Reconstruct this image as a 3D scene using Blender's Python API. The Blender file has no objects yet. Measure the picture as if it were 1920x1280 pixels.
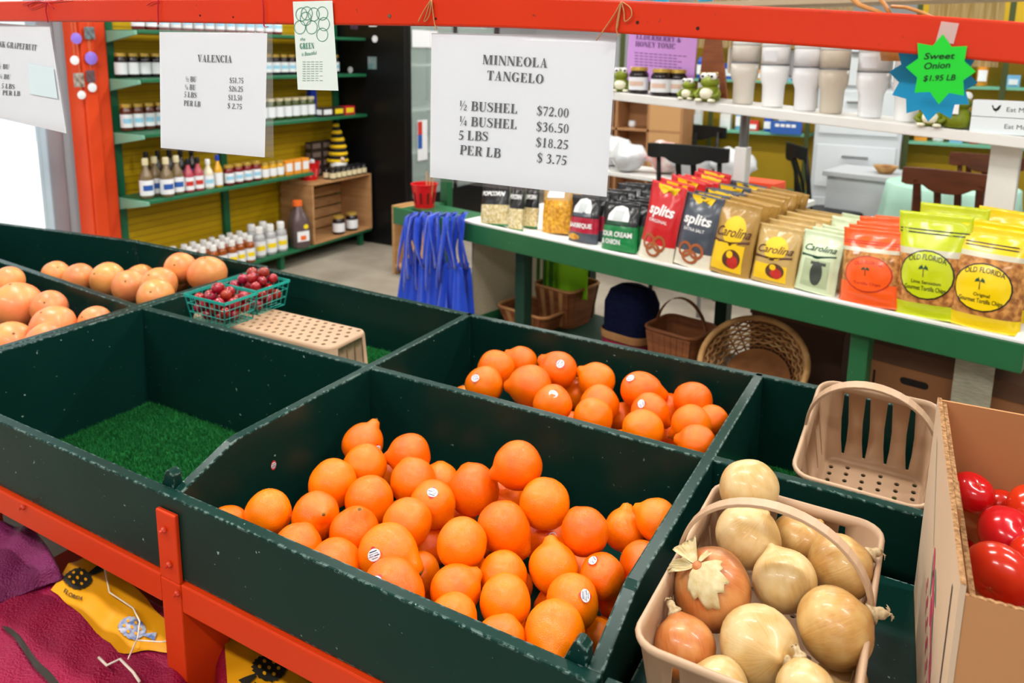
import bpy, bmesh, math, random
from mathutils import Vector, Matrix, Quaternion, noise
random.seed(7)
SC = bpy.context.scene
COL = SC.collection
PI = math.pi
def lin(c):
    return tuple(((v/255)/12.92 if v/255 <= .04045 else ((v/255+.055)/1.055)**2.4) for v in c)

# ------------------------------------------------------------------ camera
YAW, PITCH, ROLL = math.radians(-29.3), math.radians(10.6), math.radians(.8)
FPX, CX, CY = 1440.0, 960.0, 370.0          # focal length and principal point in a 1920x1280 frame
CAM = Vector((0, 0, 1.62))
_f = Vector((math.sin(YAW)*math.cos(PITCH), math.cos(YAW)*math.cos(PITCH), -math.sin(PITCH)))
_r0 = Vector((math.cos(YAW), -math.sin(YAW), 0)); _u0 = _r0.cross(_f)
_r = _r0*math.cos(ROLL)+_u0*math.sin(ROLL); _u = -_r0*math.sin(ROLL)+_u0*math.cos(ROLL)
cd = bpy.data.cameras.new('camera'); cam = bpy.data.objects.new('camera', cd); COL.objects.link(cam)
cam.matrix_world = Matrix(((_r.x, _u.x, -_f.x, CAM.x), (_r.y, _u.y, -_f.y, CAM.y), (_r.z, _u.z, -_f.z, CAM.z), (0, 0, 0, 1)))
cd.sensor_width = 36; cd.lens = 36*FPX/1920
cd.shift_x = 0; cd.shift_y = -(640-CY)/1920
cd.clip_start = .05; cd.clip_end = 200
cd.dof.use_dof = True; cd.dof.focus_distance = 1.25; cd.dof.aperture_fstop = 5.2
SC.camera = cam
# photogrammetry helpers: a measured pixel plus one known real coordinate gives a point of the place
def _ray(x, y): return _f + _r*((x-CX)/FPX) - _u*((y-CY)/FPX)
def atz(x, y, z): d = _ray(x, y); return CAM + d*((z-CAM.z)/d.z)
def aty(x, y, Y): d = _ray(x, y); return CAM + d*((Y-CAM.y)/d.y)
def atx(x, y, X): d = _ray(x, y); return CAM + d*((X-CAM.x)/d.x)
def atp(x, y, o, n): d = _ray(x, y); return CAM + d*((o-CAM).dot(n)/d.dot(n))
def depth(p): return (Vector(p)-CAM).dot(_f)

# ------------------------------------------------------------------ world, sun, exposure
w = bpy.data.worlds.new('overcast_sky'); SC.world = w; w.use_nodes = True
bg = w.node_tree.nodes['Background']; bg.inputs[0].default_value = (.90, .95, 1.0, 1); bg.inputs[1].default_value = 1.2
sd = bpy.data.lights.new('sun', 'SUN'); sd.energy = 5.5; sd.angle = .05; sd.color = (1, .96, .9)
so = bpy.data.objects.new('sun', sd); COL.objects.link(so); so.rotation_euler = Vector((-.35, .55, 1)).to_track_quat('Z', 'Y').to_euler()
SC.view_settings.view_transform = 'Standard'; SC.view_settings.look = 'None'
SC.view_settings.gamma = 1; SC.view_settings.use_curve_mapping = False
SC.view_settings.exposure = .05

# ------------------------------------------------------------------ materials
MATS = {}
def mat(name, col, rough=.5, spec=.5, metal=0, var=None, vscale=6, vamt=.5, bump=0, bscale=40, detail=4, coat=0,
        trans=0, alpha=1, emit=0, ior=1.45, sss=0, rand=0, stretch=None, wear=None, wscale=60, wamt=.55, coord='Object', kind='noise', sheen=0):
    if name in MATS: return MATS[name]
    m = bpy.data.materials.new(name); MATS[name] = m; m.use_nodes = True
    nt = m.node_tree; N = nt.nodes; L = nt.links; b = N['Principled BSDF']
    c = (*lin(col), 1)
    b.inputs['Base Color'].default_value = c; b.inputs['Roughness'].default_value = rough
    b.inputs['Specular IOR Level'].default_value = spec; b.inputs['Metallic'].default_value = metal
    b.inputs['Coat Weight'].default_value = coat; b.inputs['Transmission Weight'].default_value = trans
    b.inputs['Alpha'].default_value = alpha; b.inputs['IOR'].default_value = ior
    if coat: b.inputs['Coat Roughness'].default_value = .12
    if sheen: b.inputs['Sheen Weight'].default_value = sheen
    if sss: b.inputs['Subsurface Weight'].default_value = sss; b.inputs['Subsurface Radius'].default_value = (.012, .006, .002); b.inputs['Subsurface Scale'].default_value = .6
    if emit: b.inputs['Emission Color'].default_value = c; b.inputs['Emission Strength'].default_value = emit
    out = None
    tc = N.new('ShaderNodeTexCoord'); vec = tc.outputs[coord]
    if stretch:
        mp = N.new('ShaderNodeMapping'); mp.inputs['Scale'].default_value = stretch; L.new(vec, mp.inputs['Vector']); vec = mp.outputs[0]
    def nz(scale, det=4):
        if kind == 'voronoi':
            t = N.new('ShaderNodeTexVoronoi'); t.inputs['Scale'].default_value = scale; L.new(vec, t.inputs['Vector']); return t.outputs['Distance']
        t = N.new('ShaderNodeTexNoise'); t.inputs['Scale'].default_value = scale; t.inputs['Detail'].default_value = det; L.new(vec, t.inputs['Vector']); return t.outputs['Fac']
    if var:
        mr = N.new('ShaderNodeMapRange'); mr.inputs['From Min'].default_value = .5-.22/max(vamt, .05)*.5; mr.inputs['From Max'].default_value = .5+.22/max(vamt, .05)*.5
        L.new(nz(vscale, detail), mr.inputs['Value'])
        mx = N.new('ShaderNodeMix'); mx.data_type = 'RGBA'; L.new(mr.outputs[0], mx.inputs['Factor'])
        mx.inputs[6].default_value = c; mx.inputs[7].default_value = (*lin(var), 1); out = mx.outputs[2]
    if rand:
        oi = N.new('ShaderNodeObjectInfo'); hs = N.new('ShaderNodeHueSaturation')
        m1 = N.new('ShaderNodeMapRange'); m1.inputs['To Min'].default_value = 1-rand; m1.inputs['To Max'].default_value = 1+rand*.5; L.new(oi.outputs['Random'], m1.inputs['Value'])
        L.new(m1.outputs[0], hs.inputs['Value'])
        m2 = N.new('ShaderNodeMapRange'); m2.inputs['To Min'].default_value = .5-rand*.06; m2.inputs['To Max'].default_value = .5+rand*.06
        mm = N.new('ShaderNodeMath'); mm.operation = 'FRACT'; mu = N.new('ShaderNodeMath'); mu.operation = 'MULTIPLY'; mu.inputs[1].default_value = 7.3
        L.new(oi.outputs['Random'], mu.inputs[0]); L.new(mu.outputs[0], mm.inputs[0]); L.new(mm.outputs[0], m2.inputs['Value']); L.new(m2.outputs[0], hs.inputs['Hue'])
        if out: L.new(out, hs.inputs['Color'])
        else: hs.inputs['Color'].default_value = c
        out = hs.outputs[0]
    if wear:   # chipped paint along the edges
        bv = N.new('ShaderNodeBevel'); bv.samples = 4; bv.inputs['Radius'].default_value = .006
        ge = N.new('ShaderNodeNewGeometry'); dt = N.new('ShaderNodeVectorMath'); dt.operation = 'DOT_PRODUCT'
        L.new(bv.outputs[0], dt.inputs[0]); L.new(ge.outputs['Normal'], dt.inputs[1])
        m3 = N.new('ShaderNodeMapRange'); m3.inputs['From Min'].default_value = .995; m3.inputs['From Max'].default_value = .86; L.new(dt.outputs['Value'], m3.inputs['Value'])
        t2 = N.new('ShaderNodeTexNoise'); t2.inputs['Scale'].default_value = wscale; t2.inputs['Detail'].default_value = 5; L.new(tc.outputs[coord], t2.inputs['Vector'])
        m4 = N.new('ShaderNodeMapRange'); m4.inputs['From Min'].default_value = wamt; m4.inputs['From Max'].default_value = wamt+.08; L.new(t2.outputs['Fac'], m4.inputs['Value'])
        t3 = N.new('ShaderNodeTexNoise'); t3.inputs['Scale'].default_value = 90; L.new(tc.outputs[coord], t3.inputs['Vector'])
        m5 = N.new('ShaderNodeMapRange'); m5.inputs['From Min'].default_value = .74; m5.inputs['From Max'].default_value = .78; L.new(t3.outputs['Fac'], m5.inputs['Value'])
        mu = N.new('ShaderNodeMath'); mu.operation = 'MULTIPLY'; L.new(m3.outputs[0], mu.inputs[0]); L.new(m4.outputs[0], mu.inputs[1])
        ma = N.new('ShaderNodeMath'); ma.operation = 'MAXIMUM'; L.new(mu.outputs[0], ma.inputs[0]); L.new(m5.outputs[0], ma.inputs[1])
        mx = N.new('ShaderNodeMix'); mx.data_type = 'RGBA'; L.new(ma.outputs[0], mx.inputs['Factor'])
        if out: L.new(out, mx.inputs[6])
        else: mx.inputs[6].default_value = c
        mx.inputs[7].default_value = (*lin(wear), 1); out = mx.outputs[2]
    if out: L.new(out, b.inputs['Base Color'])
    if bump:
        bp = N.new('ShaderNodeBump'); bp.inputs['Strength'].default_value = bump; bp.inputs['Distance'].default_value = .01
        L.new(nz(bscale, 3), bp.inputs['Height']); L.new(bp.outputs[0], b.inputs['Normal'])
    return m
def M(name, *a, **k): return mat(name, *a, **k)

# ------------------------------------------------------------------ mesh helpers
class MB:
    def __init__(s): s.v = []; s.f = []; s.m = []; s.mi = 0
    def add(s, v, f):
        o = len(s.v); s.v += [tuple(p) for p in v]; s.f += [tuple(i+o for i in q) for q in f]; s.m += [s.mi]*len(f); return s
    def box(s, x0, x1, y0, y1, z0, z1):
        return s.add([(x0,y0,z0),(x1,y0,z0),(x1,y1,z0),(x0,y1,z0),(x0,y0,z1),(x1,y0,z1),(x1,y1,z1),(x0,y1,z1)],
                     [(0,3,2,1),(4,5,6,7),(0,1,5,4),(1,2,6,5),(2,3,7,6),(3,0,4,7)])
    def prism(s, a, b, width, z0, z1):            # a board standing along the line a-b in plan
        a = Vector((a[0], a[1], 0)); b = Vector((b[0], b[1], 0)); n = Vector((-(b-a).y, (b-a).x, 0)).normalized()*width/2
        q = [a-n, b-n, b+n, a+n]
        return s.add([(p.x,p.y,z0) for p in q]+[(p.x,p.y,z1) for p in q], [(0,3,2,1),(4,5,6,7),(0,1,5,4),(1,2,6,5),(2,3,7,6),(3,0,4,7)])
    def lathe(s, prof, n=24, c=(0,0,0), cap=True):
        o = []
        for r, z in prof:
            for k in range(n): a = 2*PI*k/n; o.append((c[0]+r*math.cos(a), c[1]+r*math.sin(a), c[2]+z))
        f = []
        for i in range(len(prof)-1):
            for k in range(n): k2 = (k+1) % n; f.append((i*n+k, i*n+k2, (i+1)*n+k2, (i+1)*n+k))
        if cap:
            if prof[0][0] > 1e-5: f.append(tuple(range(n-1, -1, -1)))
            if prof[-1][0] > 1e-5: f.append(tuple((len(prof)-1)*n+k for k in range(n)))
        return s.add(o, f)
    def tube(s, pts, r, n=8, closed=False, flat=1.0):
        pts = [Vector(p) for p in pts]; m = len(pts); o = []; up = Vector((0, 0, 1)); prev = None
        for i, p in enumerate(pts):
            a = pts[(i-1) % m] if (closed or i > 0) else p; b = pts[(i+1) % m] if (closed or i < m-1) else p
            t = (b-a); t = t.normalized() if t.length > 1e-9 else Vector((0, 0, 1))
            if prev is None:
                ref = up if abs(t.z) < .9 else Vector((1, 0, 0)); x = t.cross(ref).normalized()
            else:
                x = (prev - t*prev.dot(t)); x = x.normalized() if x.length > 1e-6 else t.orthogonal().normalized()
            prev = x; y = t.cross(x); rr = r[i] if isinstance(r, (list, tuple)) else r
            for k in range(n): q = 2*PI*k/n; o.append(p + x*(rr*math.cos(q)) + y*(rr*flat*math.sin(q)))
        f = []
        for i in range(m if closed else m-1):
            j = (i+1) % m
            for k in range(n): k2 = (k+1) % n; f.append((i*n+k, i*n+k2, j*n+k2, j*n+k))
        if not closed: f.append(tuple(range(n-1, -1, -1))); f.append(tuple((m-1)*n+k for k in range(n)))
        return s.add(o, f)
    def grid(s, fn, nu, nv, closeu=False):
        o = [fn(i/(nu if closeu else nu-1), j/(nv-1)) for j in range(nv) for i in range(nu)]
        f = []
        for j in range(nv-1):
            for i in range(nu if closeu else nu-1):
                i2 = (i+1) % nu; f.append((j*nu+i, j*nu+i2, (j+1)*nu+i2, (j+1)*nu+i))
        return s.add(o, f)
    def loft(s, rings, cap0=True, cap1=True):
        n = len(rings[0]); o = [p for r in rings for p in r]; f = []
        for i in range(len(rings)-1):
            for k in range(n): k2 = (k+1) % n; f.append((i*n+k, i*n+k2, (i+1)*n+k2, (i+1)*n+k))
        if cap0: f.append(tuple(range(n-1, -1, -1)))
        if cap1: f.append(tuple((len(rings)-1)*n+k for k in range(n)))
        return s.add(o, f)
    def mesh(s, name, mats, smooth=False):
        me = bpy.data.meshes.new(name); me.from_pydata(s.v, [], s.f)
        for m in (mats if isinstance(mats, (list, tuple)) else [mats]): me.materials.append(m)
        me.polygons.foreach_set('material_index', s.m)
        if smooth: me.polygons.foreach_set('use_smooth', [True]*len(s.f))
        me.update(); return me
    def build(s, name, mats, parent=None, smooth=False, loc=None, rot=None, bevel=0, solid=0, autosmooth=None):
        o = bpy.data.objects.new(name, s.mesh(name, mats, smooth)); COL.objects.link(o)
        if parent: o.parent = parent
        if loc is not None: o.location = loc
        if rot is not None: o.rotation_euler = rot
        if solid: q = o.modifiers.new('solid', 'SOLIDIFY'); q.thickness = solid; q.offset = 0
        if bevel: q = o.modifiers.new('bevel', 'BEVEL'); q.width = bevel; q.segments = 2; q.limit_method = 'ANGLE'
        return o
def empty(name, loc=(0,0,0), rz=0):
    o = bpy.data.objects.new(name, None); COL.objects.link(o); o.location = loc; o.rotation_euler = (0, 0, rz); o.empty_display_size = .05; return o
def tag(o, label, cat, group=None, kind=None):
    o['label'] = label; o['category'] = cat
    if group: o['group'] = group
    if kind: o['kind'] = kind
    return o
def struct(o): o['kind'] = 'structure'; return o
def link(name, me, parent=None, mw=None):
    o = bpy.data.objects.new(name, me); COL.objects.link(o)
    if parent: o.parent = parent
    if mw is not None: o.matrix_local = mw
    return o
def copy_tree(o, parent=None):
    c = o.copy(); COL.objects.link(c); c.parent = parent
    for ch in o.children: copy_tree(ch, c)
    return c
def cut(o, cutter):          # boolean difference, baked into the mesh
    q = o.modifiers.new('cut', 'BOOLEAN'); q.object = cutter; q.solver = 'EXACT'
    dg = bpy.context.evaluated_depsgraph_get(); me = bpy.data.meshes.new_from_object(o.evaluated_get(dg))
    o.modifiers.remove(q); old = o.data; o.data = me; bpy.data.meshes.remove(old)
    cm = cutter.data; bpy.data.objects.remove(cutter); bpy.data.meshes.remove(cm)
ORD = ['first', 'second', 'third', 'fourth', 'fifth', 'sixth', 'seventh', 'eighth', 'ninth', 'tenth', 'eleventh', 'twelfth', 'thirteenth', 'fourteenth']

# ------------------------------------------------------------------ room
CONC = M('worn_concrete', (172,162,146), .75, .3, var=(132,122,108), vscale=2.2, vamt=.5, bump=.15, bscale=30)
WALLW = M('painted_wall', (214,218,220), .7, .3, var=(200,206,210), vscale=1.2, vamt=.4)
mb = MB(); mb.box(-4.75, 4.6, -3.5, 9.2, -.12, 0); struct(mb.build('floor', CONC))
mb = MB(); mb.box(-14, -4.76, -8, 14, -.16, -.04); struct(mb.build('pavement_outside', M('pale_pavement', (222,220,214), .8, .2, var=(205,203,196), vscale=3)))
mb = MB(); mb.box(-4.75, 4.6, -3.5, 9.2, 3.1, 3.2); struct(mb.build('ceiling', M('white_ceiling', (232,232,230), .8, .2)))
mb = MB(); mb.box(-4.75, 4.6, 9.0, 9.2, 0, 3.1); struct(mb.build('wall_back', WALLW))
mb = MB(); mb.box(4.5, 4.6, -3.5, 9.0, 0, 3.1); struct(mb.build('wall_right', WALLW))
mb = MB(); mb.box(-4.85, -4.73, 2.86, 9.0, 0, 3.1); mb.box(-4.85, -4.73, -3.5, -.2, 0, 3.1); mb.box(-4.85, -4.73, -.2, 2.86, 2.35, 3.1)
struct(mb.build('wall_left', WALLW))
mb = MB(); mb.box(-4.75, -1.2, -3.6, -3.5, 0, 3.1); mb.box(3.2, 4.6, -3.6, -3.5, 0, 3.1); mb.box(-1.2, 3.2, -3.6, -3.5, 2.5, 3.1); struct(mb.build('wall_front', WALLW))  # unseen wall behind the camera, added to cut bright reflections on the boards
ALU = M('door_aluminium', (170,182,192), .35, .5, metal=.3, var=(150,162,172), vscale=3)
d = struct(empty('door_1', (-4.7, 0, 0)))
mb = MB(); mb.box(-.06, .05, 2.61, 2.71, 0, 2.35); mb.box(-.06, .05, -.2, -.12, 0, 2.35); mb.box(-.06, .05, -.12, 2.61, 2.27, 2.35); mb.build('door_frame', ALU, d, bevel=.006)
mb = MB(); mb.box(-.06, .03, 2.71, 2.86, 0, 2.35); mb.build('door_jamb', M('pale_jamb', (196,206,214), .5), d, bevel=.01)
mb = MB(); mb.box(-.03, .0, 1.18, 1.26, 0, 2.27); mb.build('door_mullion', ALU, d)
GLASS = M('clear_glass', (235,245,242), .03, .5, trans=1, ior=1.01, alpha=.25)
for y0, y1 in ((-.12, 1.18), (1.26, 2.61)):
    mb = MB(); mb.box(-.02, -.012, y0, y1, .02, 2.27); mb.build('pane', GLASS, d)
# ceiling tube lights (the room's own lamps, above the frame)
LW = M('tube_glow', (255,252,244), .5, emit=6)
HS = M('lamp_housing', (236,236,234), .5)
i = 0
for y in (-.6, 1.5, 3.8, 6.2):
    for x in (-3.1, -1.0, 1.1):
        t = empty('ceiling_light', (x, y, 3.1)); tag(t, 'ceiling tube light, %s row from the front, %s of its row' % (('first', 'second', 'third', 'fourth')[[-.6, 1.5, 3.8, 6.2].index(y)], ('left', 'middle', 'right')[[-3.1, -1.0, 1.1].index(x)]), 'light', 'ceiling tube lights')
        mb = MB(); mb.box(-.62, .62, -.08, .08, -.07, 0); mb.build('housing', HS, t, bevel=.01)
        for k in (-.04, .04):
            mb = MB(); mb.tube([(-.6, k, -.09), (.6, k, -.09)], .016, 10); mb.build('tube', LW, t, smooth=True)
        ld = bpy.data.lights.new('tube_light', 'AREA'); ld.shape = 'RECTANGLE'; ld.size = 1.2; ld.size_y = .14; ld.energy = 33; ld.color = (1, .985, .95)
        lo = bpy.data.objects.new('tube_light', ld); COL.objects.link(lo); lo.parent = t; lo.location = (0, 0, -.115)

# ------------------------------------------------------------------ produce stand
GREEN = M('dark_green_paint', (9,42,36), .28, .2, var=(12,50,43), vscale=4, vamt=.35, wear=(150,176,168), wscale=110, wamt=.50, bump=.03, bscale=22)
RED = M('red_paint', (214,54,10), .42, .3, var=(220,62,14), vscale=3, vamt=.3, bump=.03, bscale=25)
TURF = M('turf_backing', (13,74,31), .95, .1, var=(24,98,44), vscale=45, vamt=.6)
ZR, ZF, ZB = .835, .79, .53
X0, XA, XB, XR = -2.103, -1.211, -.343, .62
YF, YM, YB = .849, 1.431, 1.9
TH = .023
st = empty('produce_stand', (-1.2, 1.4, 0)); tag(st, 'dark green partitioned wooden produce stand on red painted legs', 'produce stand')
SO = Vector((-1.2, 1.4, 0))
def rel(mb):
    mb.v = [(x-SO.x, y-SO.y, z-SO.z) for x, y, z in mb.v]; return mb
def divider(x, y0, y1, slope):       # side board; its front end steps down to the front board
    mb = MB()
    pr = [(y1, ZB-.03), (y1, ZR), (y0+.145, ZR), (y0+.125, ZR-.004), (y0+.0, ZF-.004), (y0, ZB-.03)] if slope else [(y1, ZB-.03), (y1, ZR), (y0, ZR), (y0, ZB-.03)]
    n = len(pr); v = [(x-TH/2, p[0], p[1]) for p in pr]+[(x+TH/2, p[0], p[1]) for p in pr]
    f = [tuple(range(n)), tuple(range(2*n-1, n-1, -1))]+[((k+1) % n, k, k+n, (k+1) % n+n) for k in range(n)]
    return rel(mb.add(v, f))
for x in (X0, XA, XB, XR):
    divider(x, YF+.012, YB-.011, True).build('divider_board', GREEN, st, bevel=.003)
def corner_block(x):
    pr = [(x-.052, .775), (x-.034, ZF+.026), (x-.029, ZF+.031), (x-.022, ZF+.031), (x-TH/2, ZF+.022), (x-TH/2, .76), (x-.052, .76)]; n = len(pr); y0, y1 = YF+.0125, YF+.034
    mb = MB(); mb.add([(a, y0, b) for a, b in pr]+[(a, y1, b) for a, b in pr], [tuple(range(n-1, -1, -1)), tuple(range(n, 2*n))]+[(k, (k+1) % n, (k+1) % n+n, k+n) for k in range(n)]); rel(mb).build('corner_block', GREEN, st, bevel=.002)
for x in (XA, XB): corner_block(x)
def board(name, a, b, z0, z1, m=GREEN, th=TH, bev=.003): mb = MB(); mb.prism(a, b, th, z0, z1); return rel(mb).build(name, m, st, bevel=bev)
for a, b in ((X0, XA), (XA, XB), (XB, XR)):
    board('middle_board', (a, YM-.006 if a == X0 else YM), (b, YM+(.006 if a == XB else 0)), ZB-.03, ZR-.001)
    board('back_board', (a-.01, YB+(.03 if a == X0 else 0)), (b+.01, YB-(.0 if a == X0 else .004)), ZB-.03, ZR-.002)
PW = .056   # red post
board('front_board', (X0-.0, YF), (XB+.012, YF), .622, ZF); board('front_board', (XB+.02, YF), (XR+.012, YF), .622, ZF)
for k, (a, b) in enumerate(((X0, XA-.024), (XA+PW-.02, XB-.03), (XB+PW-.02, XR))):
    board('apron_rail', (a, YF-.004), (b, YF-.004), .56, .62, RED, .034)
for px in (X0+.02, XA-.022, XB-.025, XR-.05):
    mb = MB(); mb.box(px, px+PW, YF-.022, YF+.085, 0, .618); mb.box(px, px+PW, YF-.022, YF-.0120, .618, ZF-.028); rel(mb).build('leg', RED, st, bevel=.003)
for px in (X0+.02, XR-.06):
    mb = MB(); mb.box(px, px+PW, YB-.09, YB+.0, 0, ZB-.05); rel(mb).build('leg', RED, st, bevel=.003)
for a, b in ((X0, XA), (XA, XB), (XB, XR)):
    mb = MB(); mb.box(a+TH/2, b-TH/2, YF+.085, YB-.02, ZB-.03, ZB-.008); rel(mb).build('bin_floor', GREEN, st); board('inner_board', (a+TH/2, YF+.08), (b-TH/2, YF+.08), ZB-.03, .635)
mb = MB(); mb.box(X0, XR, YF+.09, YB, .16, .18); rel(mb).build('lower_shelf', RED, st)
BOLT = M('red_bolt', (206,60,30), .35, .6)
for px, py in ((308,993), (318,1058), (333,1112), (44,950)):
    p = aty(px, py, YF-.024); mb = MB(); mb.lathe([(.0001,.006),(.004,.0055),(.0065,.003),(.007,0)], 6); mb.lathe([(.0032,.011),(.0032,.005)], 8)
    o = mb.build('bolt', BOLT, st, loc=p-SO, rot=(PI/2, 0, 0))
# left unit with the grapefruit
sl = empty('produce_stand', (-2.9, 1.4, 0)); tag(sl, 'dark green produce stand holding the grapefruit beside the doorway', 'produce stand')
SM = SO; SO = Vector((-2.9, 1.4, 0)); st_main = st; st = sl
XL = X0-TH-.003
board('middle_board', (-3.75, 1.54), (XL, 1.42), ZB-.03, ZR-.001)
board('back_board', (-3.75, 1.805), (-2.86, 1.935), ZB-.03, ZR+.002); board('back_board', (-2.855, 1.936), (XL, 1.945), ZB-.03, ZR)
mb = MB(); mb.box(-3.78, -3.757, .86, 1.82, ZB-.03, ZR); rel(mb).build('divider_board', GREEN, st, bevel=.003)
divider(XL, .861, 1.94, True).build('divider_board', GREEN, st, bevel=.003)
board('front_board', (-3.78, YF), (XL, YF), .622, ZF); board('apron_rail', (-3.7, YF-.004), (XL-.06, YF-.004), .56, .62, RED, .034)
mb = MB(); mb.box(-3.75, XL-TH/2, .94, 1.8, ZB-.03, ZB-.008); rel(mb).build('bin_floor', GREEN, st)
for px in (-3.76, XL-.06):
    for y in (YF-.02, 1.7):
        mb = MB(); mb.box(px, px+PW, y, y+.09, 0, .66 if y < 1 else ZB-.03); rel(mb).build('leg', RED, st, bevel=.003)
st = st_main; SO = SM
# turf mats: backing plus blades
def turf(x0, x1, y0, y1, z, label, blades, rot=0):
    t = empty('turf_mat', ((x0+x1)/2, (y0+y1)/2, z)); tag(t, label, 'turf mat')
    sx, sy = (x1-x0)/2, (y1-y0)/2
    mb = MB(); mb.box(-sx, sx, -sy, sy, 0, .006); mb.build('backing', TURF, t)
    if blades:
        rg = random.Random(int(x0*1000)); mb = MB()
        for k in range(blades):
            x = rg.uniform(-sx, sx); y = rg.uniform(-sy, sy); a = rg.uniform(0, 2*PI); h = rg.uniform(.005, .011); w2 = .0013; l = rg.uniform(-.005, .005)
            dx, dy = math.cos(a)*w2, math.sin(a)*w2
            mb.mi = rg.choice((0, 0, 1)); mb.add([(x-dx, y-dy, .0055), (x+dx, y+dy, .0055), (x-dy*l*600+l, y+dx*l*600, .006+h)], [(0, 1, 2)])
        o = mb.build('blades', [M('turf_blade', (17,90,37), .8, .2), M('turf_blade_light', (40,122,60), .8, .2)], t); o['kind'] = 'stuff'
    return t
turf(X0+.02, XA-.02, YF+.095, YM-.02, ZB-.006, 'bright green turf mat lining the empty front bin', 42000)
turf(X0+.02, XA-.02, YM+.02, YB-.02, .65, 'green turf mat under the upturned perforated basket', 12000)
turf(XB+.02, XR-.02, YM+.02, YB-.02, .60, 'green turf mat under the tilted slotted basket', 14000)
for x0, x1, y0, y1, z, s in ((X0+.02, XA-.02, YM+.02, YB-.02, .65, st), (XB+.02, XR-.02, YM+.02, YB-.02, .60, st), (XA+.02, XB-.02, YF+.02, YM-.02, .594, st), (XA+.02, XB-.02, YM+.02, YB-.03, .634, st), (-3.0, XL-.02, YF+.02, 1.40, .645, sl), (-3.0, XL-.02, 1.53, 1.9, .645, sl)):
    SO = SM if s is st else Vector((-2.9, 1.4, 0))
    mb = MB(); mb.box(x0, x1, y0, y1, z-.018, z-.0005); rel(mb).build('raised_floor', GREEN, s)
    for xx in (x0+.01, x1-.03):
        mb = MB(); mb.box(xx, xx+.02, y0, y1, ZB-.0075, z-.0185); rel(mb).build('riser', GREEN, s)
SO = SM
# ------------------------------------------------------------------ fruit
def fruit_mesh(name, nub, nubw, dimple, m, elong=1.0, seg=28, rings=18, oblate=1.0, wob=0, seed=0):
    mb = MB(); prof = []
    for i in range(rings+1):
        th = PI*(1-i/rings); r = 1+nub*math.exp(-(th/nubw)**3.2) - dimple*math.exp(-((PI-th)/.22)**2) - .5*dimple*math.exp(-(th/.12)**2)
        zz = r*math.cos(th); zz *= oblate*(elong if zz > 0 else 1)
        prof.append((max(r*math.sin(th), 0 if i in (0, rings) else 1e-4), zz))
    mb.lathe(prof, seg, cap=False)
    if wob: mb.v = [tuple(Vector(p)*(1+wob*noise.noise(Vector(p)*1.3+Vector((seed*3.1, 0, 0))))) for p in mb.v]
    return mb.mesh(name, m, True)
ORANGE = M('tangelo_peel', (252,124,0), .26, .5, var=(247,106,0), vscale=1.6, vamt=.5, rand=.1, bump=.22, bscale=30, kind='noise', coat=.06)
PINKY = M('grapefruit_peel', (240,160,84), .36, .5, var=(238,132,84), vscale=1.1, vamt=.5, rand=.12, bump=.12, bscale=26, coat=.15)
STEM = M('stem_scar', (120,104,40), .8, var=(70,60,24), vscale=5)
STW = M('sticker_white', (232,234,240), .35); STR = M('sticker_red', (206,44,52), .35); STB = M('sticker_ink', (34,40,70), .4)
TM = [fruit_mesh('tangelo_body', .24, .27, .03, ORANGE, 1.03, wob=.05, seed=1), fruit_mesh('tangelo_body', .34, .25, .03, ORANGE, 1.04, wob=.05, seed=2),
      fruit_mesh('tangelo_body', .10, .30, .03, ORANGE, 1.0, wob=.05, seed=3), fruit_mesh('tangelo_body', .26, .34, .03, ORANGE, 1.16, wob=.05, seed=4)]
TN = [1.03*1.22, 1.04*1.32, 1.08, 1.16*1.24]
mb = MB(); mb.lathe([(.085, -.012), (.08, .012), (.04, .02), (.02, .045), (.0, .05)], 8); STEMM = mb.mesh('stem_scar', STEM, True)
def cap_poly(mb, shape, rad, lift):       # flat print wrapped on the unit sphere, pole at +Z
    v = []
    for x, y in shape:
        a = math.hypot(x, y); s = math.sin(a)/a if a > 1e-6 else 1
        v.append((x*s*lift, y*s*lift, math.cos(a)*lift))
    n = len(v); cx_, cy_ = sum(p[0] for p in shape)/n, sum(p[1] for p in shape)/n; a = math.hypot(cx_, cy_); s = math.sin(a)/a if a > 1e-6 else 1
    v.append((cx_*s*lift, cy_*s*lift, math.cos(a)*lift)); mb.add(v, [(k, (k+1) % n, n) for k in range(n)])
def sticker_mesh():
    mb = MB(); s = .26
    ell = lambda rx, ry, cy, n=14: [(rx*math.cos(2*PI*k/n), cy+ry*math.sin(2*PI*k/n)) for k in range(n)]
    mb.mi = 1; cap_poly(mb, ell(s*.55, s*1.0, 0), 1, 1.045); mb.mi = 1; cap_poly(mb, ell(s*.98, s*.42, 0), 1, 1.046)
    mb.mi = 0; cap_poly(mb, ell(s*.86, s*.72, 0), 1, 1.05)
    mb.mi = 2
    for y, x0, x1, h in ((.40, -.45, .35, .035), (.12, -.72, -.05, .055), (.12, .05, .7, .03), (-.14, -.6, .6, .03), (-.4, -.5, .5, .06)):
        cap_poly(mb, [(x0*s, (y-h)*s), (x1*s, (y-h)*s), (x1*s, (y+h)*s), (x0*s, (y+h)*s)], 1, 1.056)
    return mb.mesh('sticker', [STW, STR, STB], False)
STM = sticker_mesh()
def view_dir(c, ox, oy):       # unit direction on a fruit seen at offset (ox right, oy down; 1 = its edge)
    v = (Vector(c)-CAM).normalized(); rr = (_r - v*_r.dot(v)).normalized(); uu = rr.cross(v)
    k = max(0, 1-ox*ox-oy*oy); return (rr*ox - uu*oy - v*math.sqrt(k)).normalized()
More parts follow.
